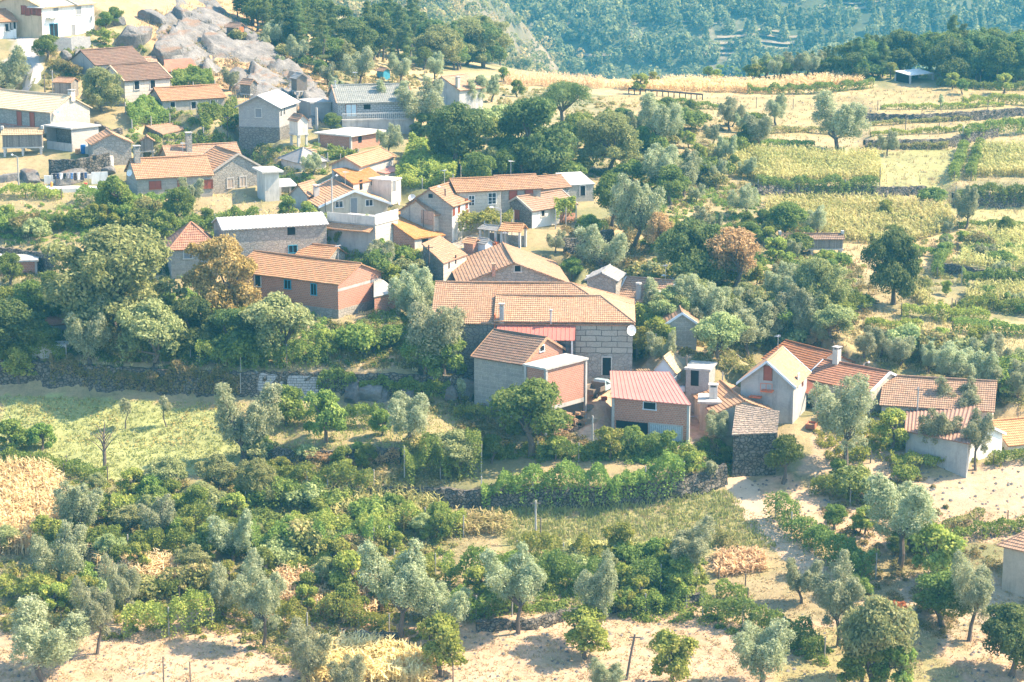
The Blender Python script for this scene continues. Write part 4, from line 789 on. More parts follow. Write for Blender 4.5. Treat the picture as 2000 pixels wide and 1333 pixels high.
r = random.Random(390); proto('creeper', 0, 3, ring_blobs(r, 5, .6, 1.2, 2.2, .5, .9, 2), 900, .16, .6, 'l_red', 0, shell=.3)
mb = MB()
for k in range(12):
    a = k * 2.4; p = Vector((0, 0, 1.2 + k * .12)); q = p + Vector((math.cos(a), math.sin(a), .9 + .1 * (k % 3))) * (1.3 - k * .05); mb.tube([p, p.lerp(q, .5) + Vector((0, 0, .15)), q], [.05, .03, .01], 5)
mb.tube([(0, 0, -.4), (.1, .05, 1.2), (.25, .1, 2.6), (.5, .1, 3.6)], [.16, .13, .08, .02], 7); o = mb.build('trunk', 'bark'); PROTO['snag'] = [(4, None, o.data)]; bpy.data.objects.remove(o)
KN = {'olive': ('olive_tree', 'silvery olive tree', 'olive tree', 'olive trees around the village'), 'tallolive': ('olive_tree', 'tall stemmed grey olive', 'olive tree', 'olive trees around the village'), 'young': ('olive_sapling', 'thin young olive sapling', 'olive sapling', 'young olives'),
      'broad': ('leafy_tree', 'bushy green tree', 'tree', 'leafy trees'), 'dark': ('oak_tree', 'dark green spreading oak', 'oak tree', 'oak trees'), 'walnut': ('walnut_tree', 'broad brownish green walnut', 'walnut tree', 'walnut trees'),
      'yellow': ('autumn_tree', 'golden yellow leaved tree', 'tree', None), 'rust': ('rusty_tree', 'rust brown leaved tree', 'tree', 'rust coloured trees'), 'loquat': ('fruit_tree', 'pale green fruit tree', 'fruit tree', 'fruit trees'),
      'umbrella': ('umbrella_pine', 'round crowned umbrella pine', 'pine tree', None), 'pine': ('pine_tree', 'slender pine', 'pine tree', 'pines on the ridges'), 'vinetree': ('vine_covered_tree', 'vine draped little tree', 'vine tree', 'trees draped in vines'),
      'shrub': ('shrub', 'low bushy shrub', 'shrub', 'shrubs on the slopes'), 'creeper': ('creeper_bush', 'red leaved creeper', 'creeper', None), 'snag': ('bare_tree', 'bare leaning tree', 'bare tree', 'bare trees')}
TREES = []
trng = random.Random(5)
def tree(kind, px, py, hpx, wf=1.0, lean=0, label=None, var=None):
    g = hit(px, py)
    if g.y > 480: return
    P_ = PROTO[kind]; h0, cm, tm = P_[trng.randrange(len(P_)) if var is None else var]; s = hpx / ppm(g) / h0; nm, ph, cat, grp = KN[kind]
    o = empty(nm, g - Vector((0, 0, .05)), trng.uniform(0, 6.28)); o.scale = (s * wf, s * wf, s); o.rotation_euler = (0, lean, o.rotation_euler.z)
    if cm: c = bpy.data.objects.new('crown' if kind not in ('shrub', 'creeper') else 'foliage', cm); c.parent = o; col.objects.link(c)
    if tm: t = bpy.data.objects.new('trunk', tm); t.parent = o; col.objects.link(t)
    sz = 'small ' if hpx < 52 else ('tall ' if hpx > 125 else '')
    if kind in ('young', 'shrub', 'tallolive'): sz = ''
    if label: tag(o, label, cat, grp)
    else: auto_label(o, sz + ph, px, py - hpx * .6, cat, grp)
    TREES.append((px, py, hpx, kind)); return o
TL = """olive 85 1330 165 1.3;tallolive 190 1278 175 .8;olive 115 1150 135;tallolive 243 1222 160 .8;olive 150 1048 125;olive 312 1062 100;olive 455 1100 115;tallolive 515 1266 205 .8;olive 440 1210 115 .9;olive 605 1338 140 .9;olive 680 1375 110
vinetree 683 1170 115;tallolive 785 1258 225 1.0;olive 868 1250 135;vinetree 862 1322 145 .9;tallolive 1012 1238 195 .95;vinetree 1143 1287 120 1.1;tallolive 1165 1262 205 .75;tallolive 1348 1150 150 1.15;olive 1182 1372 100;vinetree 1312 1352 145 .9;olive 1488 1345 150 1.1
olive 1565 1178 95;tallolive 1637 1262 195 .9;loquat 1708 1352 235 .8;vinetree 1680 1352 120;vinetree 1745 1350 130;broad 1840 1222 130 1.2;tallolive 1893 1252 205 .85;dark 1975 1320 165;tallolive 1757 1112 215 1.2;vinetree 1830 1150 150;broad 1530 945 115 .9;olive 1400 872 85 .9;young 1388 950 60 1.3
broad 1038 893 185 1.05;tallolive 1652 917 190 1.1;vinetree 1742 880 100;olive 1828 895 110;tallolive 1876 862 140 1;tallolive 1905 918 130 .9;olive 480 905 170 1.0;vinetree 637 865 125 .9;vinetree 560 832 95;vinetree 745 852 65;olive 800 872 125 1.05
young 902 792 62;snag 205 917 105;young 245 838 70;young 325 834 70;vinetree 28 885 80 1.2;vinetree 82 880 66 1.2;loquat 330 968 95;loquat 425 965 95;walnut 505 985 105 .9;vinetree 382 1015 80;vinetree 260 975 75;vinetree 305 1010 75;vinetree 555 985 60
olive 176 718 145 .9;loquat 298 722 165 1.0;young 413 668 65;loquat 545 702 155 1.05;dark 385 690 130;dark 455 695 110;yellow 440 645 215 .85;walnut 222 655 250 1.05;dark 20 705 140 1.1;broad 62 625 95;vinetree 38 748 92 1.1;broad 105 600 85;vinetree 155 580 80;broad 20 560 80;broad 75 700 90 1.2;dark 330 700 110;dark 500 690 90
vinetree 228 432 105 .9;olive 370 408 66;broad 352 440 90;vinetree 318 470 70;vinetree 560 425 50;broad 735 565 95 1.1;olive 745 545 90;olive 812 645 150 .8;broad 850 700 95;vinetree 830 710 85;olive 705 475 60;olive 884 645 65 .7;olive 850 745 185;vinetree 870 748 110;broad 832 748 125;olive 612 342 52;broad 1020 350 90;broad 1075 352 80;shrub 1110 352 50;loquat 960 345 70;vinetree 680 470 60;vinetree 660 480 55;vinetree 640 700 70;vinetree 700 695 65;vinetree 600 430 45;vinetree 765 565 60
walnut 198 218 100 .85;olive 14 202 115;broad 92 122 64;shrub 120 140 30;shrub 145 148 30;broad 205 66 50;broad 225 52 45;vinetree 205 90 40;olive 450 178 50;olive 822 262 115 1.0;olive 765 245 95 .9;olive 760 305 65;broad 650 258 44 1.2;dark 888 335 150 .95;broad 935 368 85;broad 985 350 70
dark 1050 345 180 1.0;umbrella 1105 300 150 .95;walnut 1190 338 140 .95;dark 1000 330 120;olive 1290 292 115 1.05;olive 1292 375 110;olive 1245 268 55;broad 1195 445 130 .8;olive 1238 485 155 .9;olive 1178 545 115 1.1;olive 1335 385 95;broad 1310 400 90;rust 1286 505 105 .8;dark 1352 565 155;rust 1430 575 150 1.15;olive 1378 645 115 1.1;olive 1460 695 115 1.2
olive 1490 670 110;olive 1420 650 95;olive 1562 645 100;walnut 1598 615 130 .9;dark 1745 595 165 .75;olive 1690 705 70 1.2;olive 1758 718 75 1.1;olive 1862 758 105 1.2;olive 1915 772 90;olive 1968 775 75 1.2;vinetree 1838 685 55;vinetree 1905 690 65;vinetree 1782 675 50;rust 1592 688 55;olive 1295 722 85 .9;loquat 1405 708 120;olive 1268 558 55;broad 1118 548 55 1.1
olive 1085 495 48;olive 1455 428 75;olive 1395 362 55;olive 1460 350 46;broad 1540 475 95 1.2;olive 1592 470 75;olive 1640 302 128 1.15;olive 1733 305 52;olive 1480 294 82 1.1;olive 1425 255 68;olive 1516 246 64;olive 1392 285 46;olive 1886 448 92 .8;young 1838 218 38;shrub 1822 400 45;olive 1212 152 44;vinetree 1275 168 34;vinetree 1250 185 50
vinetree 1400 160 30;broad 1480 140 30;broad 1440 140 26;broad 1600 150 40;vinetree 1650 150 36;broad 1690 155 44;broad 1560 145 34;vinetree 1740 155 40;vinetree 1860 175 40;broad 1880 185 36;vinetree 1960 185 50;broad 1985 150 50
olive 700 170 82 1.1;olive 582 128 62;olive 540 95 66;olive 782 165 64;olive 852 160 60;olive 925 215 70;olive 960 200 60;vinetree 1010 190 40;vinetree 985 160 34;broad 905 205 40;olive 640 165 46;broad 625 150 40;olive 655 190 40
vinetree 1345 290 40;vinetree 1365 320 46;shrub 1265 410 40;broad 1150 470 60;vinetree 1255 690 75;vinetree 1285 684 75;vinetree 1268 650 60;vinetree 1305 660 60;vinetree 1245 655 55;vinetree 1420 905 40;vinetree 1350 930 60;vinetree 1240 880 60;vinetree 1190 900 80;vinetree 1085 900 60;broad 960 905 70;loquat 890 930 110 1.1;vinetree 1300 890 60;young 1046 1010 40"""
# ------------------------------------------------------------------ ground colour by what grows where
ZONES = [  # polygon in the picture, colour, ragged edge
 ([(380, -60), (520, 20), (660, 150), (640, 250), (560, 260), (470, 200), (300, 110), (230, 30)], (0.368, 0.240, 0.128)),
 ([(860, 420), (985, 440), (1010, 490), (960, 500), (900, 560), (890, 500)], (0.416, 0.352, 0.272)), ([(1120, 700), (1240, 700), (1250, 760), (1400, 780), (1360, 880), (1130, 860)], (0.416, 0.312, 0.216)), ([(1240, 690), (1340, 690), (1340, 760), (1240, 740)], (0.400, 0.320, 0.224)),
 ([(0, 770), (470, 790), (490, 900), (200, 935), (0, 925)], (0.29, 0.31, 0.12)), ([(470, 795), (940, 790), (960, 880), (560, 885), (480, 900)], (0.288, 0.240, 0.120)),
 ([(-100, 1170), (500, 1190), (900, 1220), (1400, 1185), (1700, 1230), (2100, 1220), (2100, 1500), (-100, 1500)], (0.440, 0.305, 0.195)),
 ([(960, 985), (1300, 995), (1420, 960), (1500, 1050), (1380, 1090), (1000, 1070)], (0.240, 0.224, 0.096)), ([(1400, 1120), (1560, 1100), (1680, 1200), (1560, 1230), (1420, 1190)], (0.288, 0.232, 0.128)),
 ([(1420, 935), (1530, 930), (1560, 960), (1830, 940), (2100, 890), (2100, 1040), (1800, 1080), (1620, 1050)], (0.430, 0.300, 0.192)), ([(1580, 860), (1800, 880), (1760, 950), (1560, 930)], (0.416, 0.304, 0.200)),
 ([(1160, 190), (1400, 178), (2100, 165), (2100, 260), (1500, 270), (1200, 240)], (0.300, 0.235, 0.110)), ([(1500, 265), (2100, 235), (2100, 290), (1720, 300), (1400, 290)], (0.310, 0.245, 0.125)), ([(1150, 150), (1700, 140), (1700, 185), (1150, 185)], (0.400, 0.296, 0.144)),
 ([(1700, 293), (1865, 290), (1865, 362), (1700, 365)], (0.248, 0.240, 0.096)), ([(1380, 290), (1715, 298), (1730, 355), (1440, 360)], (0.336, 0.288, 0.120)), ([(1480, 385), (1870, 385), (1890, 510), (1700, 530), (1500, 450)], (0.344, 0.264, 0.136)),
 ([(1860, 400), (2100, 400), (2100, 460), (1880, 460)], (0.320, 0.288, 0.128)), ([(1640, 620), (1960, 630), (2100, 640), (2100, 780), (1950, 760), (1800, 700), (1650, 690)], (0.336, 0.280, 0.136)),
 ([(290, 690), (390, 690), (380, 712), (290, 712)], (0.400, 0.296, 0.200)), ([(640, 690), (920, 680), (930, 740), (640, 725)], (0.360, 0.272, 0.160)), ([(1750, 1130), (1960, 1100), (1980, 1220), (1820, 1250)], (0.384, 0.304, 0.208)), ([(700, 130), (1000, 140), (1180, 165), (1000, 175), (690, 160)], (0.384, 0.280, 0.136)),
 ([(30, 75), (70, 75), (85, 120), (30, 180), (20, 120)], (0.360, 0.320, 0.264)), ([(1560, 1240), (1800, 1220), (1900, 1340), (1500, 1340)], (0.288, 0.248, 0.112))]
def inpoly(px, py, poly):
    ins = np.zeros(px.shape, bool); n_ = len(poly)
    for k in range(n_):
        x0, y0 = poly[k]; x1, y1 = poly[(k + 1) % n_]
        if y0 == y1: continue
        c = ((y0 > py) != (y1 > py)) & (px < (x1 - x0) * (py - y0) / (y1 - y0) + x0); ins ^= c
    return ins
def build_ground():
    ny, nx = GX.shape; V = np.stack([GX.ravel(), GY.ravel(), GZ.ravel()], 1); i = np.arange(ny * nx).reshape(ny, nx)
    F = np.stack([i[:-1, :-1], i[:-1, 1:], i[1:, 1:], i[1:, :-1]], -1).reshape(-1, 4)
    base = np.empty((ny * nx, 3)); nz = vnoise(V[:, 0], V[:, 1], 7, 5); n2 = vnoise(V[:, 0], V[:, 1], 2.1, 6)
    g = np.clip((nz * .6 + n2 * .4 - .3) * 2.2, 0, 1)[:, None]; base[:] = np.array([.17, .165, .075]) * (1 - g) + np.array([.34, .26, .14]) * g
    wx = V[:, 0] + (vnoise(V[:, 0], V[:, 1], 2.5, 8) - .5) * 3; wy = V[:, 1] + (vnoise(V[:, 0], V[:, 1], 2.5, 9) - .5) * 3
    for poly, c in ZONES:
        w = [hit(*p) for p in poly]; m = inpoly(wx, wy, [(p.x, p.y) for p in w]); base[m] = np.array(c) * (.85 + .3 * n2[m])[:, None]
    me = raw_mesh('ground', V, F, None, 'dark', True); me.materials.clear()
    a = me.attributes.new('ground_colour', 'FLOAT_COLOR', 'POINT'); a.data.foreach_set('color', np.concatenate([base, np.ones((len(base), 1))], 1).astype(np.float32).ravel())
    m, nt, N, L, b = newmat('dry_ground'); at = N.new('ShaderNodeAttribute'); at.attribute_name = 'ground_colour'; pos = objpos(nt)
    n1 = nnoise(nt, pos, 1.3, 8, .75); c = mixc(nt, 1.0, at.outputs['Color'], ramp(nt, n1, [(.3, (.62, .65, .58)), (.48, (1, 1, 1)), (.7, (1.3, 1.22, 1.15))]), 'MULTIPLY'); n5 = nnoise(nt, pos, 6, 5, .8); c = mixc(nt, 1.0, c, ramp(nt, n5, [(.3, (.72, .72, .7)), (.5, (1, 1, 1)), (.75, (1.2, 1.18, 1.15))]), 'MULTIPLY')
    n3 = nnoise(nt, pos, .35, 5, .6); c = mixc(nt, ramp(nt, n3, [(.5, (0, 0, 0)), (.72, (.55,) * 3)]), c, (.2, .2, .08)); L.new(c, b.inputs['Base Color'])
    bump(nt, b, nnoise(nt, pos, 5, 6, .8), .7, .12); me.materials.append(m); o = bpy.data.objects.new('ground', me); col.objects.link(o); tag(o, kind='structure')
build_ground()
def strip(name, pts, w, mat, lift=.05):
    P_ = [hit(*p) for p in pts]; Q = []
    for a, b in zip(P_, P_[1:]):
        n_ = max(1, int((b - a).length / .8)); Q += [a.lerp(b, k / n_) for k in range(n_)]
    Q.append(P_[-1]); mb = MB(); prev = None
    for k, p in enumerate(Q):
        d = (Q[min(k + 2, len(Q) - 1)] - Q[max(k - 2, 0)]); s = Vector((-d.y, d.x, 0)).normalized(); ww = w * (1 + .12 * math.sin(k * 1.7)); row = []
        for q in (-1, -.5, 0, .5, 1):
            v = p + s * ww * .5 * q; row.append(Vector((v.x, v.y, ground_z(v.x, v.y) + lift - (.1 if abs(q) == 1 else 0))))
        if prev:
            for q in range(4): mb.face([prev[q + 1], prev[q], row[q], row[q + 1]], smooth=True)
        prev = row
    o = mb.build(name, mat); tag(o, kind='structure'); return o
M['track'] = m_flat('pale_dirt', (.48, .36, .24), .25, .95, .8, dirt=(.34, .26, .16)); M['asphalt'] = m_flat('sunbleached_asphalt', (.42, .4, .37), .2, .9, .6)
strip('dirt_track', [(1425, 925), (1455, 960), (1470, 1000), (1500, 1040), (1560, 1085), (1640, 1140), (1700, 1190)], 4.0, 'track')
strip('village_road', [(52, 70), (50, 100), (66, 135), (58, 165), (40, 190)], 3.6, 'asphalt'); strip('farm_yard', [(1140, 842), (1165, 800), (1172, 762), (1190, 742)], 4.2, 'track')
strip('village_lane', [(900, 555), (925, 515), (935, 480), (915, 450), (905, 430)], 3.0, 'track')
# ------------------------------------------------------------------ dry stone walls along the terraces
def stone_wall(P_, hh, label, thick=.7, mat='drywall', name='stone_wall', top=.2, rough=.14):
    Q = []
    for a, b in zip(P_, P_[1:]):
        n_ = max(1, int((b - a).length / .45)); Q += [a.lerp(b, k / n_) for k in range(n_)]
    Q.append(P_[-1]); r = random.Random(len(Q)); mb = MB(); prev = None
    for k, p in enumerate(Q):
        d = Q[min(k + 1, len(Q) - 1)] - Q[max(k - 1, 0)]; s = Vector((-d.y, d.x, 0)).normalized(); z0 = ground_z(p.x - s.x * .8, p.y - s.y * .8) if True else p.z; tp = p.z + hh + top + r.uniform(-.18, .12); row = []
        for q in range(6):
            f = q / 5; row.append(Vector((p.x, p.y, 0)) + s * (-.15 + .25 * f + r.uniform(-rough, rough)) + Vector((0, 0, p.z - .7 + (tp - p.z + .7) * f)))
        row.append(row[-1] + s * thick + Vector((0, 0, r.uniform(-.1, .05)))); row.append(row[-1] - Vector((0, 0, .8 if thick > .6 else tp - p.z + .6)))
        if prev:
            for q in range(7): mb.face([prev[q], row[q], row[q + 1], prev[q + 1]])
        prev = row
    o = mb.build(name, mat); tag(o, label, 'stone wall'); return o
WL = ['long dry stone retaining wall behind the flowery green meadow', 'shaded dry stone wall under the vine hedge above the green vegetable plot', 'short stony bank above the vines in the middle of the picture', 'low dark stone wall along the high tan field, upper of two',
      'low dark stone wall below the tan field track, lower of two', 'stone terrace wall under the dark vine row below the maize', 'high shaded stone wall at the right edge below the yellow maize plot', 'terrace wall at the right edge above the second dark vine row', 'low tumbled stone wall at the back of the bare tan clearing']
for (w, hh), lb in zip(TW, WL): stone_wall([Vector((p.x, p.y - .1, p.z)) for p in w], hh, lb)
def px_wall(pts, hh, label, **k): return stone_wall([hit(*p) for p in pts], hh, label, **k)
px_wall([(96, 352), (150, 352), (216, 338)], 2.6, 'rough stone wall with boulders above the white laundry terrace'); px_wall([(98, 101), (140, 100), (178, 97)], 1.9, 'grey block terrace wall in front of the white two-storey house', thick=.3, mat='block', name='terrace_wall', rough=0)
px_wall([(1330, 972), (1380, 965), (1415, 950)], 1.0, 'curved dry stone wall end beside the dirt track'); px_wall([(690, 1258), (740, 1262), (790, 1258)], .9, 'heap-like low stone wall between the two lower maize patches')
px_wall([(500, 770), (560, 776), (622, 776)], 2.2, 'neat pale granite block wall in the long retaining wall', thick=.4, mat='ashlar_blue', rough=.02); px_wall([(0, 520), (60, 528), (105, 535)], 2.2, 'dark shaded stone wall behind the low red brick shed')
px_wall([(1340, 770), (1370, 760), (1395, 772)], 1.2, 'short plastered garden wall behind the orange hipped annex', mat='conc_light', thick=.3, rough=0); px_wall([(1160, 590), (1190, 592)], 1.2, 'old garden wall beside the cracked slab roof')
px_wall([(1100, 500), (1150, 495), (1200, 480)], 2.0, 'dark terrace wall under the climbing vines right of the well roof'); px_wall([(184, 250), (215, 268), (240, 262)], .8, 'thin slanting stone wall on the slope above the blue barrel', thick=.4)
# ------------------------------------------------------------------ boulders
def m_rock():
    m, nt, N, L, b = newmat('granite_rock'); pos = objpos(nt); n1 = nnoise(nt, pos, .35, 8, .7); c = ramp(nt, n1, [(.3, (.07, .066, .06)), (.45, (.17, .16, .145)), (.7, (.27, .25, .222))])
    n2 = nnoise(nt, pos, 3, 6, .7); c = mixc(nt, 1.0, c, ramp(nt, n2, [(.3, (.65,) * 3), (.7, (1.15,) * 3)]), 'MULTIPLY')
    mp = N.new('ShaderNodeMapping'); mp.inputs['Scale'].default_value = (.25, .12, 1.2); mp.inputs['Rotation'].default_value = (.5, .3, .4); L.new(pos, mp.inputs[0]); n3 = nnoise(nt, mp.outputs[0], 1, 5, .6)
    c = mixc(nt, ramp(nt, n3, [(.56, (0, 0, 0)), (.66, (.7,) * 3)]), c, (.2, .12, .07)); L.new(c, b.inputs['Base Color']); bump(nt, b, n2, .9, .25); return m
M['rock'] = m_rock()
import bmesh
def rock(px, py, w, d, hh, yaw=0, seed=0, label=None, tilt=None):
    g = hit(px, py); bm = bmesh.new(); bmesh.ops.create_icosphere(bm, subdivisions=4, radius=1); sv = Vector((seed * 3.7, seed * 1.3, seed * 2.1))
    for v in bm.verts:
        n_ = v.co.copy(); k = 1 + .28 * mnoise.noise(n_ * 1.1 + sv) + .07 * mnoise.noise(n_ * 3 + sv) + .02 * mnoise.noise(n_ * 9 + sv); q = mnoise.cell(Vector((n_.x * 1.1, n_.y * 1.1, n_.z * 1.1)) + sv); v.co = n_ * (k + .12 * q)
        
    cr = random.Random(seed)
    cuts = []
    for q in range(9):
        n_ = Vector((cr.gauss(0, 1), cr.gauss(0, 1), cr.gauss(0, .8))).normalized(); cuts.append((n_, cr.uniform(.55, .85)))
    for v in bm.verts:
        for n_, dd in cuts:
            e_ = v.co.dot(n_) - dd
            if e_ > 0: v.co -= n_ * e_ * .9
        v.co.z = max(v.co.z, -.6) if v.co.z < 0 else min(v.co.z, .45 + .25 * v.co.z); v.co = Vector((v.co.x * w / 2, v.co.y * d / 2, v.co.z * hh))
    me = bpy.data.meshes.new('boulder'); bm.to_mesh(me); bm.free(); me.materials.append(M['rock']); o = bpy.data.objects.new('granite_boulder', me); col.objects.link(o)
    e = 2.5; nx_ = ground_z(g.x - e, g.y) - ground_z(g.x + e, g.y); ny_ = ground_z(g.x, g.y - e) - ground_z(g.x, g.y + e); nr = Vector((nx_, ny_, 2 * e)).normalized()
    o.rotation_euler = (Matrix(Vector((0, 0, 1)).rotation_difference(nr).to_matrix()) @ Matrix.Rotation(yaw, 3, 'Z')).to_euler(); o.location = g + Vector((0, 0, hh * .02))
    ph = 'huge smooth granite slab' if w > 9 else ('large grey granite boulder' if w > 4.4 else 'weathered granite boulder')
    if label: tag(o, label, 'boulder', 'granite boulders')
    else: auto_label(o, ph, px, py, 'boulder', 'granite boulders')
for k, (px, py, w, d, hh) in enumerate([(252, 84, 5, 4, 3.6), (272, 80, 5, 4, 3.2), (298, 42, 6, 4, 2.2), (322, 112, 6, 5, 3.6), (352, 40, 4, 4, 3.0), (388, 46, 7, 4, 2.4), (412, 66, 7, 3, 2.0), (545, 138, 3, 2, .5), (565, 150, 3.4, 2, .6), (590, 152, 3, 2, .7), (578, 172, 3, 2, .5), (605, 180, 3.2, 2, .6), (622, 196, 3, 2, .5), (632, 208, 2.6, 2, .5), (640, 184, 2.6, 2, .5), (560, 165, 2.4, 1.4, .5), (612, 165, 2.6, 1.6, .5),
    (128, 112, 2.4, 2, 1.2), (152, 112, 2.6, 2, 1.3), (232, 45, 3, 2.4, 1.6),
    (148, 350, 6.5, 3, 2.2), (60, 352, 4, 3, 1.8), (18, 352, 4, 2, 1.4), (690, 772, 4.2, 3, 1.9), (722, 774, 4, 2.4, 1.7), (748, 776, 3, 2, 1.1), (905, 768, 3, 2, 3.0), (925, 752, 2.6, 2, 2.6), (880, 772, 2.6, 2, 1.6), (800, 772, 2.4, 2, 1.2), (160, 330, 4.4, 3, 1.6), (210, 336, 2.6, 2, 1.5)]):
    rock(px, py, w, d, hh, k * 1.3, k)
def outcrop():
    w = [hit(*p) for p in [(335, 20), (375, -40), (450, 30), (520, 88), (600, 150), (650, 215), (600, 262), (540, 232), (480, 190), (430, 170), (385, 142), (330, 118), (300, 70)]]; poly = [(p.x, p.y) for p in w]
    xs = np.arange(min(p[0] for p in poly), max(p[0] for p in poly), .45); ys = np.arange(min(p[1] for p in poly), max(p[1] for p in poly), .6); X_, Y_ = np.meshgrid(xs, ys); ins = inpoly(X_, Y_, poly).astype(float)
    for _ in range(5): q = np.pad(ins, 1, mode='edge'); ins = (q[:-2, 1:-1] + q[2:, 1:-1] + q[1:-1, :-2] + q[1:-1, 2:] + q[1:-1, 1:-1]) / 5
    G = np.array([[ground_z(x, y) for x in xs] for y in ys]); u = X_ * .11 - Y_ * .035 + vnoise(X_, Y_, 7, 4) * 1.1 + vnoise(X_, Y_, 2.2, 6) * .18; saw = 1 - (u - np.floor(u)); saw2 = u * 2.7 + vnoise(X_, Y_, 4, 9) * 1.4; saw2 = 1 - (saw2 - np.floor(saw2))
    amp = .45 + .9 * vnoise(X_, Y_, 9, 12); gap = np.clip((vnoise(X_, Y_, 5, 14) - .32) * 4, -.8, 1); Z = G + np.clip(ins * 1.6 - .8, -.6, .5) * .8 + ins * (1.5 * amp * saw ** 1.2 + .45 * saw2 ** 1.5 - .5) * np.clip(gap + .55, 0, 1) - (gap < 0) * .5 * ins
    i_ = np.arange(X_.size).reshape(X_.shape); F = np.stack([i_[:-1, :-1], i_[:-1, 1:], i_[1:, 1:], i_[1:, :-1]], -1).reshape(-1, 4); o = bpy.data.objects.new('granite_outcrop', raw_mesh('granite_outcrop', np.stack([X_.ravel(), Y_.ravel(), Z.ravel()], 1), F, None, 'rock')); col.objects.link(o); tag(o, 'broad slanting granite outcrop covering the slope above the village', 'rock outcrop')
outcrop()
# ------------------------------------------------------------------ vine rows, pergolas, undergrowth, crops
def dens(P_, step):
    Q = []
    for a, b in zip(P_, P_[1:]):
        n_ = max(1, int((b - a).length / step)); Q += [a.lerp(b, k / n_) for k in range(n_)]
    return Q + [P_[-1]]
hrng = np.random.default_rng(3)
def hedge(pts, hh, w, mat='l_vineg', label=None, per=560, gap=.3):
    P_ = [hit(*p) for p in pts]; Q = dens(P_, .5); Lh = sum((b - a).length for a, b in zip(Q, Q[1:])); n_ = int(Lh * per * (hh / 2.6)); o0 = P_[0]
    A_ = np.array([tuple(p) for p in Q]); t = hrng.random(n_) * (len(Q) - 1.001); i = t.astype(int); f = (t - i)[:, None]; c = A_[i] * (1 - f) + A_[i + 1] * f; d = A_[i + 1] - A_[i]; s = np.stack([-d[:, 1], d[:, 0], 0 * d[:, 0]], 1); s /= np.linalg.norm(s, axis=1)[:, None] + 1e-9
    lump = .45 + .75 * vnoise(t * .5, t * 0 + pts[0][0] * .37, 1.3, 4) + .25 * vnoise(t * .5, t * 0 + 5 + pts[0][1], .5, 9); top = hh * lump; a = hrng.random(n_) * 2.7 + .22; rr = .6 + .4 * hrng.random(n_) ** .5
    off = np.cos(a) * w * .5 * rr * (1 + .25 * np.sin(t * 2)); zz = np.where(hrng.random(n_) < .45, top * (.55 + .45 * np.sin(a) * rr), top * hrng.random(n_) * .98); keep = (zz > hh * .35) | (vnoise(t, t * 0 + 3, 1.2, 7) > gap)
    off = off + (vnoise(t * .5, zz * 0 + 9, 1.8, 3) - .5) * w * .7; C = c + s * off[:, None]; C[:, 2] += zz + hrng.normal(0, .08, n_); nr = s * np.sign(off)[:, None] * .8; nr[:, 2] += .6; tone = .5 * vnoise(t, zz, .9, 8) + .5 * hrng.random(n_); C, nr, tone = C[keep], nr[keep], tone[keep]
    root = empty('vine_row', o0); me = leaves_mesh('vine_foliage', C - np.array(tuple(o0)), nr, .108, .75, tone, mat, hrng, .7); fo = bpy.data.objects.new('foliage', me); fo.parent = root; col.objects.link(fo)
    for p in dens(P_, 4.5):
        mb = MB(); q = Vector((0, 0, 0)); mb.tube([q - Vector((0, 0, .4)), q + Vector((.03, 0, hh * .9))], .07, 5); po = mb.build('post', 'post' if hh > 2 else 'timber', root); po.location = p - o0
    mx = pts[len(pts) // 2]
    if label: tag(root, label, 'vine row', 'vine rows')
    else: auto_label(root, ('low ' if hh < 1.9 else 'tall ' if hh > 2.9 else '') + ('dark green vine row' if mat == 'l_green' else 'yellowish vine row' if mat == 'l_vine' else 'leafy vine row'), mx[0], mx[1] - 20, 'vine row', 'vine rows')
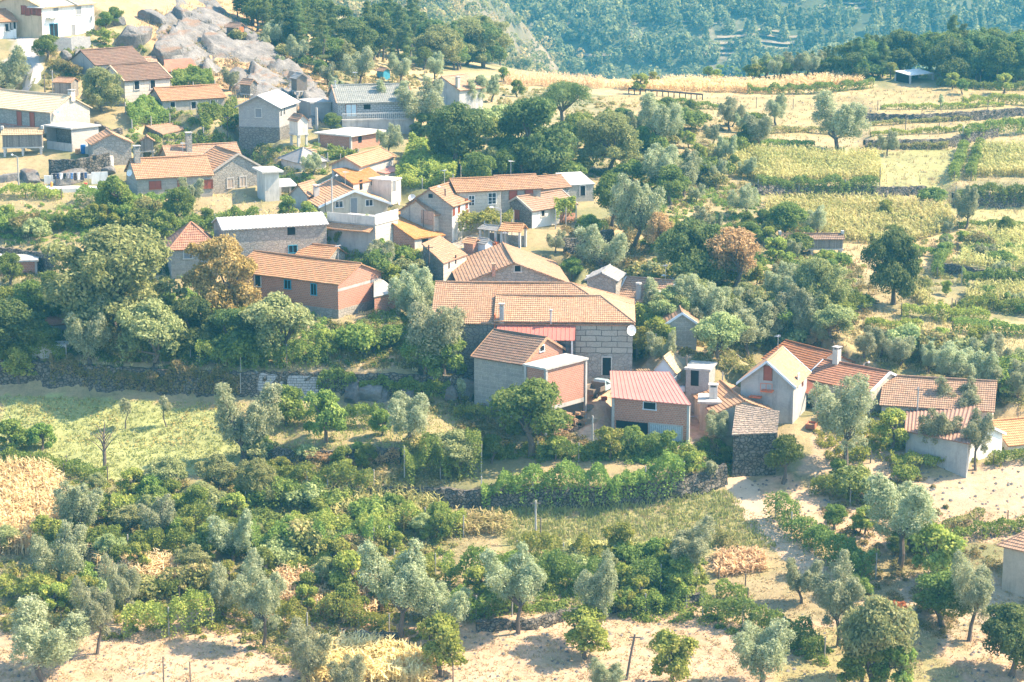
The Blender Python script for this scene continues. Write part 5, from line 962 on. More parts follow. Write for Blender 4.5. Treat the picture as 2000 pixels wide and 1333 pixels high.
for pts, hh, w, mt in [([(225, 702), (300, 708), (372, 704)], 2.6, 2.4, 'l_vine'), ([(390, 714), (470, 722), (560, 716), (640, 705)], 2.9, 2.6, 'l_vineg'), ([(-20, 905), (60, 915), (130, 925), (210, 938)], 1.7, 2.2, 'l_vineg'), ([(520, 952), (600, 958), (730, 955)], 2.3, 2.4, 'l_vineg'),
    ([(790, 940), (860, 935), (940, 930)], 4.2, 4.0, 'l_vineg'), ([(940, 985), (1040, 980), (1150, 975), (1260, 965), (1335, 955)], 3.3, 2.6, 'l_vineg'), ([(1050, 898), (1130, 902), (1210, 892), (1300, 885)], 2.3, 2.2, 'l_green'), ([(495, 1085), (600, 1092), (730, 1085)], 3.3, 2.8, 'l_vineg'),
    ([(730, 1045), (830, 1035), (905, 1050)], 2.6, 2.4, 'l_vine'), ([(560, 1128), (650, 1122), (720, 1112)], 2.0, 2, 'l_vine'), ([(870, 1142), (930, 1152), (985, 1160)], 3.1, 2.6, 'l_vineg'), ([(1060, 1145), (1180, 1160), (1290, 1155), (1345, 1150)], 3.0, 2.6, 'l_green'), ([(1175, 1197), (1260, 1200), (1340, 1190)], 2.3, 2.2, 'l_vineg'),
    ([(1372, 1210), (1450, 1228), (1530, 1252), (1610, 1292)], 2.6, 2.2, 'l_green'), ([(1515, 1012), (1545, 1050), (1590, 1080), (1650, 1112), (1710, 1132)], 3.0, 2.6, 'l_green'), ([(245, 1238), (330, 1242), (415, 1226)], 3.1, 2.6, 'l_vine'), ([(262, 1172), (350, 1176)], 1.7, 1.8, 'l_green'), ([(155, 1082), (250, 1088), (410, 1086)], 2.6, 2.4, 'l_vineg'),
    ([(-10, 1172), (60, 1178), (150, 1182)], 2.5, 2.4, 'l_vine'), ([(620, 1212), (700, 1230), (760, 1240)], 2.3, 2.2, 'l_vine'), ([(1480, 377), (1560, 379), (1650, 377), (1712, 374)], 2.2, 1.8, 'l_green'), ([(1866, 396), (1930, 399), (2030, 395)], 2.6, 2.0, 'l_green'), ([(1863, 354), (1872, 322), (1884, 292)], 1.6, 1.5, 'l_vineg'), ([(1896, 354), (1904, 322), (1915, 286)], 1.7, 1.5, 'l_vineg'),
    ([(1878, 556), (1940, 560), (2030, 556)], 2.4, 1.8, 'l_green'), ([(1865, 612), (1940, 607), (2030, 617)], 1.8, 2, 'l_vineg'), ([(1460, 184), (1540, 185), (1640, 179), (1705, 172)], 1.7, 1.6, 'l_vineg'), ([(-20, 455), (60, 450), (150, 445)], 2.3, 2.4, 'l_vineg'), ([(150, 398), (240, 402), (330, 412)], 2.2, 2.6, 'l_vineg'), ([(-20, 388), (50, 386), (120, 390)], 1.8, 2.2, 'l_vine'),
    ([(340, 458), (420, 448), (505, 440)], 2.2, 2.4, 'l_vineg'), ([(1738, 914), (1800, 917), (1855, 905)], 1.8, 2.2, 'l_vine'), ([(1590, 962), (1660, 988), (1745, 985)], 2.2, 2.2, 'l_vineg'), ([(1850, 1062), (1920, 1050), (2020, 1033)], 1.4, 1.6, 'l_vineg'), ([(722, 394), (760, 390)], 2.6, 3, 'l_vineg'), ([(1940, 908), (2020, 900)], 1.4, 1.6, 'l_vineg'), ([(0, 690), (60, 700), (130, 712)], 2.6, 2.4, 'l_vineg'),
    ([(1400, 1060), (1440, 1085)], 1.2, 1.4, 'l_brush'), ([(1690, 640), (1740, 650), (1800, 645)], 1.4, 1.4, 'l_vine'), ([(1760, 620), (1850, 628), (1930, 632)], 1.9, 1.6, 'l_vine'), ([(1830, 545), (1838, 520), (1850, 480)], 1.7, 1.5, 'l_green'), ([(1700, 247), (1800, 240), (1900, 233)], .8, .8, 'l_brush'), ([(600, 905), (680, 912), (780, 905)], 1.3, 1.6, 'l_rust'),
    ([(560, 830), (640, 838), (740, 832)], 2.0, 1.6, 'l_vineg'), ([(890, 812), (960, 820)], 1.6, 1.6, 'l_vine'), ([(1130, 470), (1180, 462)], 2.4, 2, 'l_vineg'), ([(1920, 1010), (1840, 1035)], .9, 1, 'l_brush'), ([(100, 748), (200, 756), (330, 764), (470, 770)], 2.7, 1.0, 'l_brush'), ([(620, 770), (740, 774), (880, 776)], 2.4, 1.0, 'l_vineg'), ([(420, 1205), (520, 1225), (600, 1240)], 2.4, 2.4, 'l_vine'), ([(20, 1228), (120, 1232), (200, 1225)], 1.8, 2.2, 'l_brush'), ([(850, 1200), (930, 1210), (1000, 1205)], 2.6, 2.6, 'l_vineg'),
    ([(770, 1120), (850, 1130)], 2.8, 2.6, 'l_vine'), ([(1010, 1100), (1100, 1105), (1200, 1110)], 2.6, 2.4, 'l_vine'), ([(1400, 1170), (1460, 1180)], 1.8, 2, 'l_vineg'), ([(280, 1050), (380, 1048), (470, 1055)], 2.6, 2.6, 'l_vineg'), ([(560, 1050), (660, 1058), (760, 1075)], 2.8, 2.8, 'l_vine'), ([(220, 1010), (330, 1005), (430, 1012)], 2.4, 2.4, 'l_vine'), ([(640, 975), (560, 985), (480, 1000)], 2.4, 2.4, 'l_vineg'),
    ([(1500, 262), (1580, 260), (1660, 262)], 1.0, 1.2, 'l_brush'), ([(1420, 292), (1500, 288), (1590, 292)], 1.3, 1.4, 'l_vineg'), ([(1690, 290), (1760, 291), (1850, 288)], 1.0, 1.2, 'l_brush'), ([(1720, 214), (1830, 214), (1960, 208)], .9, .8, 'l_vine'), ([(1260, 205), (1340, 212), (1430, 215)], 1.3, 1.4, 'l_vineg'), ([(1700, 268), (1790, 262), (1880, 256)], .9, .8, 'l_vine'), ([(1830, 168), (1920, 176), (2020, 178)], 1.5, 1.6, 'l_vineg'), ([(1880, 205), (1950, 202), (2030, 206)], 1.6, 1.6, 'l_vine'),
    ([(1880, 270), (1940, 262), (2020, 258)], 2.2, 2, 'l_vineg'), ([(1700, 470), (1760, 490), (1830, 500)], 1.2, 1.3, 'l_vineg'), ([(1740, 430), (1800, 436)], 1.1, 1.2, 'l_green'), ([(1870, 445), (1930, 447), (2030, 446)], 1.0, 1.2, 'l_vineg'), ([(1880, 500), (1950, 498), (2020, 502)], 1.6, 1.5, 'l_vineg'), ([(1860, 650), (1930, 655), (2020, 660)], 1.6, 1.6, 'l_vineg'), ([(1530, 395), (1590, 398)], 1.4, 1.4, 'l_green'), ([(1650, 900), (1700, 905)], 1.6, 2, 'l_vine'), ([(1245, 702), (1280, 700), (1312, 696)], 3.2, 3.6, 'l_vine'), ([(1250, 660), (1310, 655)], 2.6, 3.4, 'l_vine'), ([(1340, 905), (1400, 912)], 1.6, 1.8, 'l_vineg')]: hedge(pts, hh, w, mt)
def pergola(quad, hh, mat, label, per=120, drop=1.0):
    per *= 2
    q = [hit(*p) for p in quad]; a = np.array([tuple(p) for p in q]); area = abs(sum(a[k][0] * a[(k + 1) % 4][1] - a[(k + 1) % 4][0] * a[k][1] for k in range(4))) / 2; n_ = int(area * per); u, v = hrng.random((n_, 1)), hrng.random((n_, 1))
    C = (a[0] * (1 - u) + a[1] * u) * (1 - v) + (a[3] * (1 - u) + a[2] * u) * v; edge = np.minimum(np.minimum(u, 1 - u), np.minimum(v, 1 - v))[:, 0]; zz = hh + (vnoise(C[:, 0], C[:, 1], 1.6, 3) - .5) * 1.7 + (vnoise(C[:, 0], C[:, 1], .6, 4) - .5) * .7 + hrng.normal(0, .13, n_); dr = (edge < .1) & (hrng.random(n_) < .7); zz = np.where(dr, zz - hrng.random(n_) * drop * hh * .6, zz)
    C[:, 2] += zz; tone = .5 * vnoise(C[:, 0], C[:, 1], 1.1, 6) + .5 * hrng.random(n_); nr = np.tile([0, -.2, 1.0], (n_, 1)); root = empty('vine_pergola', q[0]); me = leaves_mesh('pergola_foliage', C - a[0], nr, .13, .75, tone, mat, hrng, .7)
    fo = bpy.data.objects.new('foliage', me); fo.parent = root; col.objects.link(fo); ga, gb_ = q[0], q[1]
    for p in [q[0], q[1], q[2], q[3], q[0].lerp(q[1], .5), q[3].lerp(q[2], .5)]:
        mb = MB(); mb.tube([(0, 0, -.4), (0, 0, hh)], .08, 5); po = mb.build('post', 'post', root); po.location = p - q[0]
    tag(root, label, 'pergola')
pergola([(1243, 705), (1318, 700), (1322, 630), (1240, 628)], 2.4, 'l_vine', 'high yellow-green vine pergola between the big farmhouse and the blue trimmed gable', 170, .6); pergola([(765, 388), (885, 372), (905, 305), (800, 300)], 2.2, 'l_vine', 'wide bright green vine canopy covering the slope behind the white street house', 130)
pergola([(335, 160), (412, 155), (420, 180), (335, 186)], 1.8, 'l_vineg', 'small vine pergola behind the low granite house'); pergola([(245, 222), (325, 214), (332, 246), (258, 258)], 1.8, 'l_vineg', 'vine canopy on the slope between the brown roofed houses and the sagging brown tiles'); pergola([(385, 228), (464, 222), (468, 268), (398, 278)], 2.2, 'l_vineg', 'dense vine canopy left of the tall grey block house')
pergola([(893, 472), (1000, 466), (1003, 448), (905, 450)], 2.5, 'l_vine', 'thin yellowish street pergola in front of the granite row houses', 80); pergola([(640, 300), (700, 310), (690, 322), (640, 318)], 1.4, 'l_vineg', 'small vine canopy at the foot of the flat roofed brick house'); pergola([(1080, 428), (1120, 424), (1125, 440), (1085, 448)], 2.6, 'l_vine', 'climbing vine over the brick end of the dark gable house', 150)
pergola([(900, 350), (960, 350), (960, 320), (900, 325)], 1.8, 'l_vineg', 'shaded vine canopy beside the row houses under the oaks')
def sample_poly(poly, n_):
    xs = [p[0] for p in poly]; ys = [p[1] for p in poly]; out = []
    while len(out) < n_:
        px = hrng.uniform(min(xs), max(xs), 400); py = hrng.uniform(min(ys), max(ys), 400); m = inpoly(px, py, poly); out += list(zip(px[m], py[m]))
    return out[:n_]
def undergrowth(poly, n_, mat, rmin=.35, rmax=.9, leaf=.11, per=84, name='undergrowth', label=None):
    P_ = [hit(*p) for p in sample_poly(poly, n_)]; Cs, Ns, Ts = [], [], []
    for p in P_:
        r = hrng.uniform(rmin, rmax); d = hrng.normal(0, 1, (per, 3)); d /= np.linalg.norm(d, axis=1)[:, None]; d[:, 2] = np.abs(d[:, 2]); C = d * r * hrng.uniform(.5, 1, (per, 1)); C[:, 2] *= hrng.uniform(.6, 1.3); Cs.append(C + np.array(tuple(p))); d[:, 2] += .3; Ns.append(d); Ts.append(.5 * hrng.random() + .5 * hrng.random(per))
    me = leaves_mesh(name, np.concatenate(Cs), np.concatenate(Ns), leaf, .6, np.concatenate(Ts), mat, hrng, .7); o = bpy.data.objects.new(name, me); col.objects.link(o); tag(o, label, 'undergrowth', kind='stuff')
UG = [([(120, 940), (560, 945), (760, 970), (880, 1010), (900, 1130), (760, 1160), (560, 1120), (420, 1080), (150, 1080)], 620, 'l_brush'), ([(120, 940), (560, 945), (880, 1010), (900, 1130), (420, 1080), (150, 1080)], 260, 'l_vine'), ([(0, 560), (120, 600), (640, 640), (880, 690), (880, 715), (0, 735)], 420, 'l_green'), ([(0, 400), (330, 400), (520, 430), (430, 470), (0, 480)], 300, 'l_vineg'),
      ([(1180, 430), (1500, 440), (1700, 520), (1720, 640), (1520, 700), (1330, 700), (1240, 560)], 620, 'l_brush'), ([(1250, 450), (1690, 520), (1660, 640), (1400, 690), (1260, 560)], 300, 'l_vineg'), ([(1600, 930), (1800, 925), (1960, 1100), (1850, 1250), (1640, 1200)], 260, 'l_brush'), ([(190, 40), (240, 70), (290, 100), (160, 150), (90, 150), (110, 110)], 120, 'l_vineg'), ([(250, 210), (330, 200), (460, 280), (300, 280)], 160, 'l_vineg'),
      ([(760, 230), (1240, 230), (1300, 380), (930, 350), (800, 300)], 420, 'l_dark'), ([(560, 380), (650, 440), (640, 500), (700, 440), (800, 480), (840, 560), (760, 560)], 240, 'l_vineg'), ([(1000, 1080), (1380, 1090), (1380, 1170), (1000, 1170)], 300, 'l_vineg'), ([(1240, 220), (1500, 230), (1500, 290), (1390, 330), (1480, 370), (1400, 430), (1260, 400)], 260, 'l_brush'), ([(1640, 690), (2000, 700), (2000, 800), (1780, 740)], 160, 'l_brush'),
      ([(1380, 880), (1560, 880), (1440, 930), (1350, 940)], 70, 'l_brush'), ([(940, 870), (1340, 880), (1330, 900), (930, 900)], 200, 'l_vineg'), ([(480, 880), (900, 890), (900, 950), (480, 960)], 260, 'l_brush'), ([(440, 60), (700, 110), (860, 140), (800, 160), (640, 190)], 260, 'l_brush'), ([(1400, 130), (2000, 130), (2000, 160), (1400, 150)], 240, 'l_vineg'), ([(380, 10), (560, 110), (650, 190), (600, 240), (450, 180), (300, 80)], 220, 'l_grass'), ([(300, 20), (420, 20), (600, 150), (640, 220), (480, 200), (330, 100)], 120, 'l_brush'),
      ([(0, 1090), (160, 1090), (240, 1200), (100, 1260), (0, 1240)], 120, 'l_brush'), ([(880, 720), (940, 770), (900, 830), (800, 800)], 60, 'l_brush'), ([(1680, 390), (2000, 460), (2000, 620), (1850, 600), (1690, 560)], 180, 'l_brush')]
UG += [([(200, 250), (480, 280), (640, 290), (640, 400), (560, 420), (520, 330), (260, 290)], 220, 'l_vineg'), ([(560, 470), (800, 480), (900, 570), (840, 700), (640, 690), (740, 600)], 420, 'l_vineg'), ([(640, 630), (880, 640), (900, 720), (640, 720)], 260, 'l_brush'), ([(0, 480), (330, 480), (330, 700), (0, 700)], 420, 'l_dark'), ([(340, 540), (640, 620), (640, 700), (340, 700)], 380, 'l_vineg'),
       ([(1100, 430), (1260, 420), (1260, 560), (1110, 520)], 240, 'l_brush'), ([(1250, 590), (1480, 640), (1470, 740), (1340, 700)], 260, 'l_brush'), ([(1600, 780), (1960, 880), (1960, 910), (1620, 900), (1580, 830)], 260, 'l_vine'), ([(1000, 1150), (1400, 1170), (1640, 1280), (1600, 1310), (1380, 1220), (1000, 1200)], 200, 'l_vineg'), ([(100, 90), (200, 100), (180, 180), (80, 180)], 110, 'l_brush'), ([(600, 130), (860, 150), (1240, 200), (1240, 240), (900, 200), (640, 200)], 340, 'l_brush'),
       ([(0, 1100), (560, 1110), (900, 1160), (880, 1260), (400, 1250), (0, 1250)], 380, 'l_vine'), ([(450, 1180), (700, 1240), (640, 1320), (480, 1280)], 90, 'l_brush'), ([(1240, 360), (1480, 370), (1500, 450), (1250, 450)], 260, 'l_vineg'), ([(480, 280), (640, 300), (640, 345), (520, 335)], 120, 'l_brush'), ([(880, 780), (1120, 850), (1180, 880), (900, 870)], 150, 'l_brush'), ([(1150, 870), (1420, 860), (1420, 930), (1150, 900)], 140, 'l_vineg')]
for poly, n_, mt in UG: undergrowth(poly, n_, mt, .3, .8)
def crop(poly, n_, hh, mat, name='maize_field', label=None):
    P_ = np.array([tuple(hit(*p)) for p in sample_poly(poly, n_)]); V, T = [], []
    for k in range(8):
        a = hrng.uniform(0, 6.28, len(P_)); l = hh * hrng.uniform(.75, 1.1, len(P_)); dx, dy = np.cos(a), np.sin(a); w = .05 if k == 0 else .075
        side = np.stack([-dy * w, dx * w, 0 * dx], 1)
        if k == 0: b0 = P_.copy(); t0 = P_ + np.stack([dx * .06, dy * .06, l], 1)
        else:
            zf = hrng.uniform(.25, .9, len(P_)); b0 = P_ + np.stack([0 * dx, 0 * dx, l * zf], 1); rr = hrng.uniform(.35, .7, len(P_)); t0 = b0 + np.stack([dx * rr, dy * rr, hrng.uniform(-.35, .4, len(P_))], 1)
        V.append(np.stack([b0 - side, b0 + side, t0 + side * .4, t0 - side * .4], 1)); T.append(.4 * vnoise(P_[:, 0], P_[:, 1], 3, 2) + .6 * hrng.random(len(P_)))
    V = np.concatenate(V).reshape(-1, 3); me = raw_mesh(name, V, np.arange(len(V)).reshape(-1, 4), np.concatenate(T), mat); o = bpy.data.objects.new(name, me); col.objects.link(o); tag(o, label, 'maize', kind='stuff')
for poly, n_, hh, mt in [([(-20, 925), (90, 925), (125, 960), (130, 1020), (60, 1085), (-20, 1085)], 1500, 2.0, 'l_dry'), ([(160, 1085), (300, 1105), (400, 1120), (350, 1160), (200, 1130)], 420, 1.9, 'l_dry'), ([(540, 1135), (740, 1140), (770, 1190), (700, 1228), (540, 1190)], 750, 1.9, 'l_dry'), ([(590, 1345), (600, 1270), (720, 1262), (850, 1300), (840, 1345)], 900, 1.8, 'l_dry'),
    ([(630, 990), (760, 972), (870, 1010), (800, 1045), (650, 1035)], 600, 2.4, 'l_maize'), ([(1385, 1088), (1490, 1082), (1500, 1118), (1400, 1130)], 170, 1.1, 'l_dry'), ([(1385, 295), (1600, 303), (1716, 306), (1722, 354), (1500, 362), (1440, 347)], 2600, 1.6, 'l_maize'), ([(1490, 395), (1700, 392), (1850, 405), (1870, 450), (1750, 485), (1620, 470), (1500, 440)], 2400, 1.5, 'l_maize'),
    ([(1916, 292), (2030, 290), (2030, 347), (1910, 347)], 1100, 1.7, 'l_maize'), ([(1180, 170), (1320, 160), (1480, 166), (1660, 152), (1690, 166), (1480, 183), (1230, 178)], 1800, 1.6, 'l_dry'), ([(990, 152), (1180, 162), (1180, 174), (985, 168)], 500, 1.7, 'l_dry'), ([(1900, 460), (2030, 455), (2030, 535), (1860, 525)], 700, 1.6, 'l_maize'), ([(1890, 567), (2030, 567), (2030, 602), (1885, 602)], 400, 1.6, 'l_maize'), ([(1690, 500), (1760, 520), (1850, 640), (1800, 600)], 260, 1.6, 'l_maize'), ([(1090, 1072), (1310, 1078), (1310, 1096), (1090, 1092)], 240, 1.2, 'l_maize'), ([(880, 1010), (1000, 1015), (990, 1050), (900, 1050)], 140, 1.4, 'l_maize')]: crop(poly, n_, hh, mt)
def tufts(poly, n_, mat, size, name):
    P_ = np.array([tuple(hit(*p)) for p in sample_poly(poly, n_)]); P_ = np.repeat(P_, 5, 0); m = len(P_); P_[:, :2] += hrng.normal(0, .18, (m, 2)); a = hrng.uniform(0, 6.28, m); l = size * hrng.uniform(.5, 1.3, m); s = np.stack([np.cos(a) * .06, np.sin(a) * .06, 0 * a], 1); tp = P_ + np.stack([hrng.normal(0, .12, m), hrng.normal(0, .12, m), l], 1)
    V = np.stack([P_ - s, P_ + s, tp + s * .3, tp - s * .3], 1).reshape(-1, 3); me = raw_mesh(name, V, np.arange(len(V)).reshape(-1, 4), .5 * vnoise(P_[:, 0], P_[:, 1], 2, 5) + .5 * hrng.random(m), mat); o = bpy.data.objects.new(name, me); col.objects.link(o); tag(o, None, 'grass', kind='stuff')
tufts([(-20, 1000), (2020, 1000), (2020, 1345), (-20, 1345)], 9000, 'l_grass', .15, 'dry_grass'); tufts([(-20, 772), (470, 790), (940, 790), (950, 885), (480, 900), (200, 935), (-20, 925)], 3200, 'l_ggrass', .25, 'meadow_grass'); tufts([(960, 985), (1420, 960), (1520, 1070), (1000, 1075)], 2200, 'l_ggrass', .35, 'meadow_grass')
tufts([(1160, 190), (2020, 170), (2020, 460), (1640, 690), (1400, 440), (1240, 240)], 4500, 'l_grass', .35, 'dry_grass'); tufts([(1650, 620), (2020, 640), (2020, 780), (1680, 700)], 1500, 'l_grass', .3, 'dry_grass'); tufts([(380, -20), (540, 40), (660, 160), (640, 250), (470, 200), (250, 60)], 1600, 'l_grass', .45, 'dry_grass'); tufts([(0, 340), (900, 420), (1240, 700), (940, 780), (0, 700)], 3000, 'l_grass', .35, 'dry_grass')
def flowers():
    P_ = [p for p in (hit(*q) for q in sample_poly([(20, 775), (470, 795), (470, 870), (200, 880), (20, 840)], 1500)) if vnoise(np.array([p.x]), np.array([p.y]), 4, 11)[0] > .45]
    C = np.array([tuple(p) for p in P_]); C[:, 2] += .2; me = leaves_mesh('wild_flowers', C, np.tile([0, 0, 1.0], (len(C), 1)), .11, .8, hrng.random(len(C)), 'l_yellow', hrng, .5); o = bpy.data.objects.new('wild_flowers', me); col.objects.link(o); tag(o, None, 'flowers', kind='stuff')
flowers()
def litter(poly, n_):
    V, F = [], []; base = np.array([(-1, -.8, 0), (1, -.9, 0), (.9, .8, 0), (-.8, 1, 0), (-.5, -.4, .8), (.6, -.5, .7), (.4, .5, .9), (-.4, .5, .7)]); fs = np.array([(0, 1, 5, 4), (1, 2, 6, 5), (2, 3, 7, 6), (3, 0, 4, 7), (4, 5, 6, 7)])
    for k, q in enumerate(sample_poly(poly, n_)):
        p = hit(*q); a = hrng.uniform(0, 6.28); r = hrng.uniform(.06, .2); B = base * r * hrng.uniform(.7, 1.3, (8, 3)); V.append(np.stack([B[:, 0] * math.cos(a) - B[:, 1] * math.sin(a) + p.x, B[:, 0] * math.sin(a) + B[:, 1] * math.cos(a) + p.y, B[:, 2] + p.z - .02], 1)); F.append(fs + 8 * k)
    o = bpy.data.objects.new('loose_stones', raw_mesh('loose_stones', np.concatenate(V), np.concatenate(F), None, 'rock')); col.objects.link(o); tag(o, None, 'stones', kind='stuff')
litter([(0, 1180), (2000, 1190), (2000, 1333), (0, 1333)], 700); litter([(1400, 930), (2000, 900), (2000, 1060), (1560, 1080)], 350); litter([(200, 330), (900, 420), (1240, 720), (1340, 780), (940, 780), (600, 520)], 500); litter([(1240, 190), (2000, 180), (2000, 290), (1400, 290)], 300)
# ------------------------------------------------------------------ the listed trees, then the woods on the ridges and shrubs
for ln in TL.replace('\n', ';').split(';'):
    f = ln.split(); tree(f[0], float(f[1]), float(f[2]), float(f[3]), float(f[4]) if len(f) > 4 else 1.0)
tree('creeper', 1752, 1262, 100, 1.0, label='red leaved creeper glowing in the crown of the yellowish walnut at lower right')
frng = random.Random(11)
for k in range(190):
    px = frng.uniform(455, 1000); py = frng.uniform(20, 148)
    if py < 14 + (px - 455) * .17 or (px < 640 and py > 20 + (px - 430) * .62) or (px > 660 and py > 138): continue
    t = frng.random(); kd = 'pine' if t < .5 else ('dark' if t < .7 else ('walnut' if t < .8 else 'broad')); tree(kd, px, py, frng.uniform(64, 112) * (.75 if kd == 'broad' else 1), 1.05)
for k in range(150):
    px = frng.uniform(1330, 2030); py = frng.uniform(139, 156) if px < 1760 else frng.uniform(136, 168)
    if 1730 < px < 1850 and py > 142: continue
    kd = ('pine' if frng.random() < .6 else ('broad' if frng.random() < .6 else 'dark')) if px > 1600 else frng.choice(['broad', 'vinetree', 'olive', 'pine']); tree(kd, px, py, (30 if px < 1480 else 46 if px < 1650 else (68 if px < 1740 else 92)) * frng.uniform(.7, 1.25), 1.1)
for poly, n_, kinds, h0, h1 in [([(1240, 440), (1500, 450), (1700, 560), (1640, 680), (1400, 700), (1260, 590)], 56, ('shrub', 'broad', 'vinetree', 'olive'), 34, 62), ([(140, 960), (560, 960), (880, 1040), (860, 1140), (420, 1090), (160, 1080)], 34, ('vinetree', 'shrub', 'vinetree', 'loquat'), 45, 75), ([(780, 240), (1240, 250), (1290, 380), (940, 350)], 16, ('shrub', 'broad', 'dark'), 40, 70), ([(560, 410), (650, 470), (800, 500), (830, 560), (700, 480)], 10, ('shrub', 'vinetree'), 28, 46),
    ([(1600, 940), (1800, 930), (1940, 1100), (1850, 1240), (1660, 1180)], 14, ('shrub', 'vinetree', 'broad'), 40, 70), ([(1240, 230), (1500, 240), (1400, 420), (1270, 400)], 22, ('shrub', 'olive', 'broad'), 30, 60), ([(0, 580), (640, 650), (860, 690), (0, 720)], 16, ('shrub', 'broad', 'vinetree'), 45, 80), ([(0, 420), (320, 420), (500, 440), (0, 470)], 12, ('vinetree', 'shrub'), 36, 60), ([(440, 80), (660, 190), (640, 140), (560, 60)], 12, ('shrub', 'olive'), 18, 36),
    ([(1000, 1090), (1380, 1100), (1370, 1170), (1000, 1170)], 10, ('vinetree', 'shrub'), 40, 70), ([(1260, 560), (1500, 560), (1680, 640), (1600, 690), (1400, 710), (1280, 680)], 16, ('olive', 'olive', 'loquat', 'broad'), 64, 100), ([(0, 1070), (400, 1075), (900, 1090), (1380, 1100), (1360, 1200), (900, 1220), (0, 1200)], 30, ('vinetree', 'vinetree', 'loquat', 'shrub'), 55, 95), ([(1690, 690), (2000, 700), (2000, 790), (1800, 730)], 12, ('olive', 'shrub', 'olive'), 50, 80), ([(1690, 400), (2000, 460), (2000, 620), (1700, 560)], 14, ('shrub', 'vinetree', 'olive'), 26, 46), ([(480, 880), (900, 890), (900, 945), (480, 955)], 10, ('shrub', 'vinetree'), 34, 56)]:
    for px, py in sample_poly(poly, int(n_ * 1.5)): tree(frng.choice(kinds), px, py, frng.uniform(h0, h1), frng.uniform(.85, 1.2))
# ------------------------------------------------------------------ poles, lamps, wires, granaries, the pickup, small things
def pole(px, pyb, pyt, mat='post', lamp=0, r=.09, lean=0, nm=None):
    g = hit(px, pyb); H_ = (pyb - pyt) / ppm(g); root = empty('street_lamp' if lamp else 'utility_pole' if H_ > 3 else 'fence_post', g); mb = MB(); tx = lean * H_; mb.tube([(0, 0, -.5), (tx * .5, 0, H_ * .5), (tx, 0, H_)], [r * 1.3, r * 1.1, r], 7); mb.build('shaft', mat, root)
    if lamp:
        mb = MB(); mb.tube([(tx, 0, H_ - .25), (tx + lamp * .4, 0, H_ + .15), (tx + lamp * 1.1, -.2, H_ + .25)], .035, 5); a = mb.build('lamp_arm', 'metal', root); mb = MB(); mb.tube([(tx + lamp * 1.05, -.2, H_ + .25), (tx + lamp * 1.3, -.25, H_ + .28), (tx + lamp * 1.6, -.3, H_ + .26)], [.07, .15, .06], 8); mb.build('lamp_head', 'dishwhite', a)
    elif H_ > 3.2:
        mb = MB(); mb.box((tx - .5, -.05, H_ - .35), (tx + .5, .05, H_ - .25)); mb.build('crossarm', 'timber', root)
    ph = {'post': 'pale concrete', 'darkpost': 'dark tarred', 'metal': 'slim grey metal', 'timber': 'weathered wooden'}[mat] + (' street lamp pole' if lamp else ' utility pole' if H_ > 3 else ' fence post')
    auto_label(root, ph, px, (pyb + pyt) / 2, 'street lamp' if lamp else 'pole' if H_ > 3 else 'post', 'street lamps' if lamp else 'poles' if H_ > 3 else 'posts in the fields'); return g, H_
for a in [(650, 470, 346, 'post', .5), (870, 468, 368, 'darkpost', -.6), (978, 474, 408, 'post', -.9), (838, 547, 478, 'darkpost', 0), (885, 700, 590, 'metal', .8), (1314, 597, 541, 'metal', -.9), (1301, 728, 674, 'darkpost', 0, .06), (1685, 772, 710, 'metal', .4), (1790, 842, 754, 'metal', 0), (1668, 1345, 1250, 'post', 0), (1157, 890, 810, 'post', 0), (37, 366, 306, 'post', -.5), (88, 184, 146, 'timber', 0), (104, 186, 138, 'post', 0), (445, 278, 226, 'darkpost', 0, .06),
          (771, 478, 430, 'timber', 0, .06), (1046, 1062, 975, 'post', 0), (697, 166, 133, 'metal', 0, .05), (830, 167, 140, 'metal', 0, .05), (815, 313, 287, 'post', 0, .16), (619, 252, 211, 'post', 0, .18), (1214, 592, 552, 'post', 0, .06), (1411, 752, 726, 'post', 0, .07), (1340, 768, 692, 'timber', 0), (1718, 367, 326, 'timber', 0, .06), (636, 432, 388, 'darkpost', 0, .05), (1056, 1050, 1010, 'timber', 0, .06)]: pole(*a)
pole(1222, 1328, 1234, 'timber', 0, .1, .18)
for a in [(1477, 212, 190), (1549, 213, 193), (1714, 217, 196), (1929, 216, 195), (1768, 262, 225), (1834, 262, 238), (1699, 262, 232), (1905, 170, 150), (1963, 182, 158), (1914, 172, 148), (1835, 616, 590), (1858, 625, 582), (1632, 615, 592), (885, 1333, 1290), (125, 930, 905), (21, 840, 812), (130, 905, 888), (1404, 1140, 1108), (1456, 1145, 1120), (1968, 1020, 996), (320, 1333, 1280), (372, 1335, 1290), (1870, 490, 468), (540, 1240, 1215)]: pole(a[0], a[1], a[2], 'timber', 0, .06)
def wire(a, b, sag, label, r=.036, mat='metal'):
    P_ = [a.lerp(b, k / 16) - Vector((0, 0, sag * 4 * (k / 16) * (1 - k / 16))) for k in range(17)]; mb = MB(); mb.tube(P_, r, 4); tag(mb.build('overhead_wire', mat), label, 'wire')
wire(at_depth(300, 985, 18.0), at_depth(1157, 812, 17.6), .6, 'long overhead wire slanting up across the vines to the concrete pole below the garage'); wire(at_depth(1668, 1252, 21), at_depth(1500, 1240, 21), .3, 'overhead wire running left from the concrete pole at lower right'); wire(at_depth(1668, 1252, 21), at_depth(2050, 1320, 21), .3, 'overhead wire running right from the concrete pole at lower right')
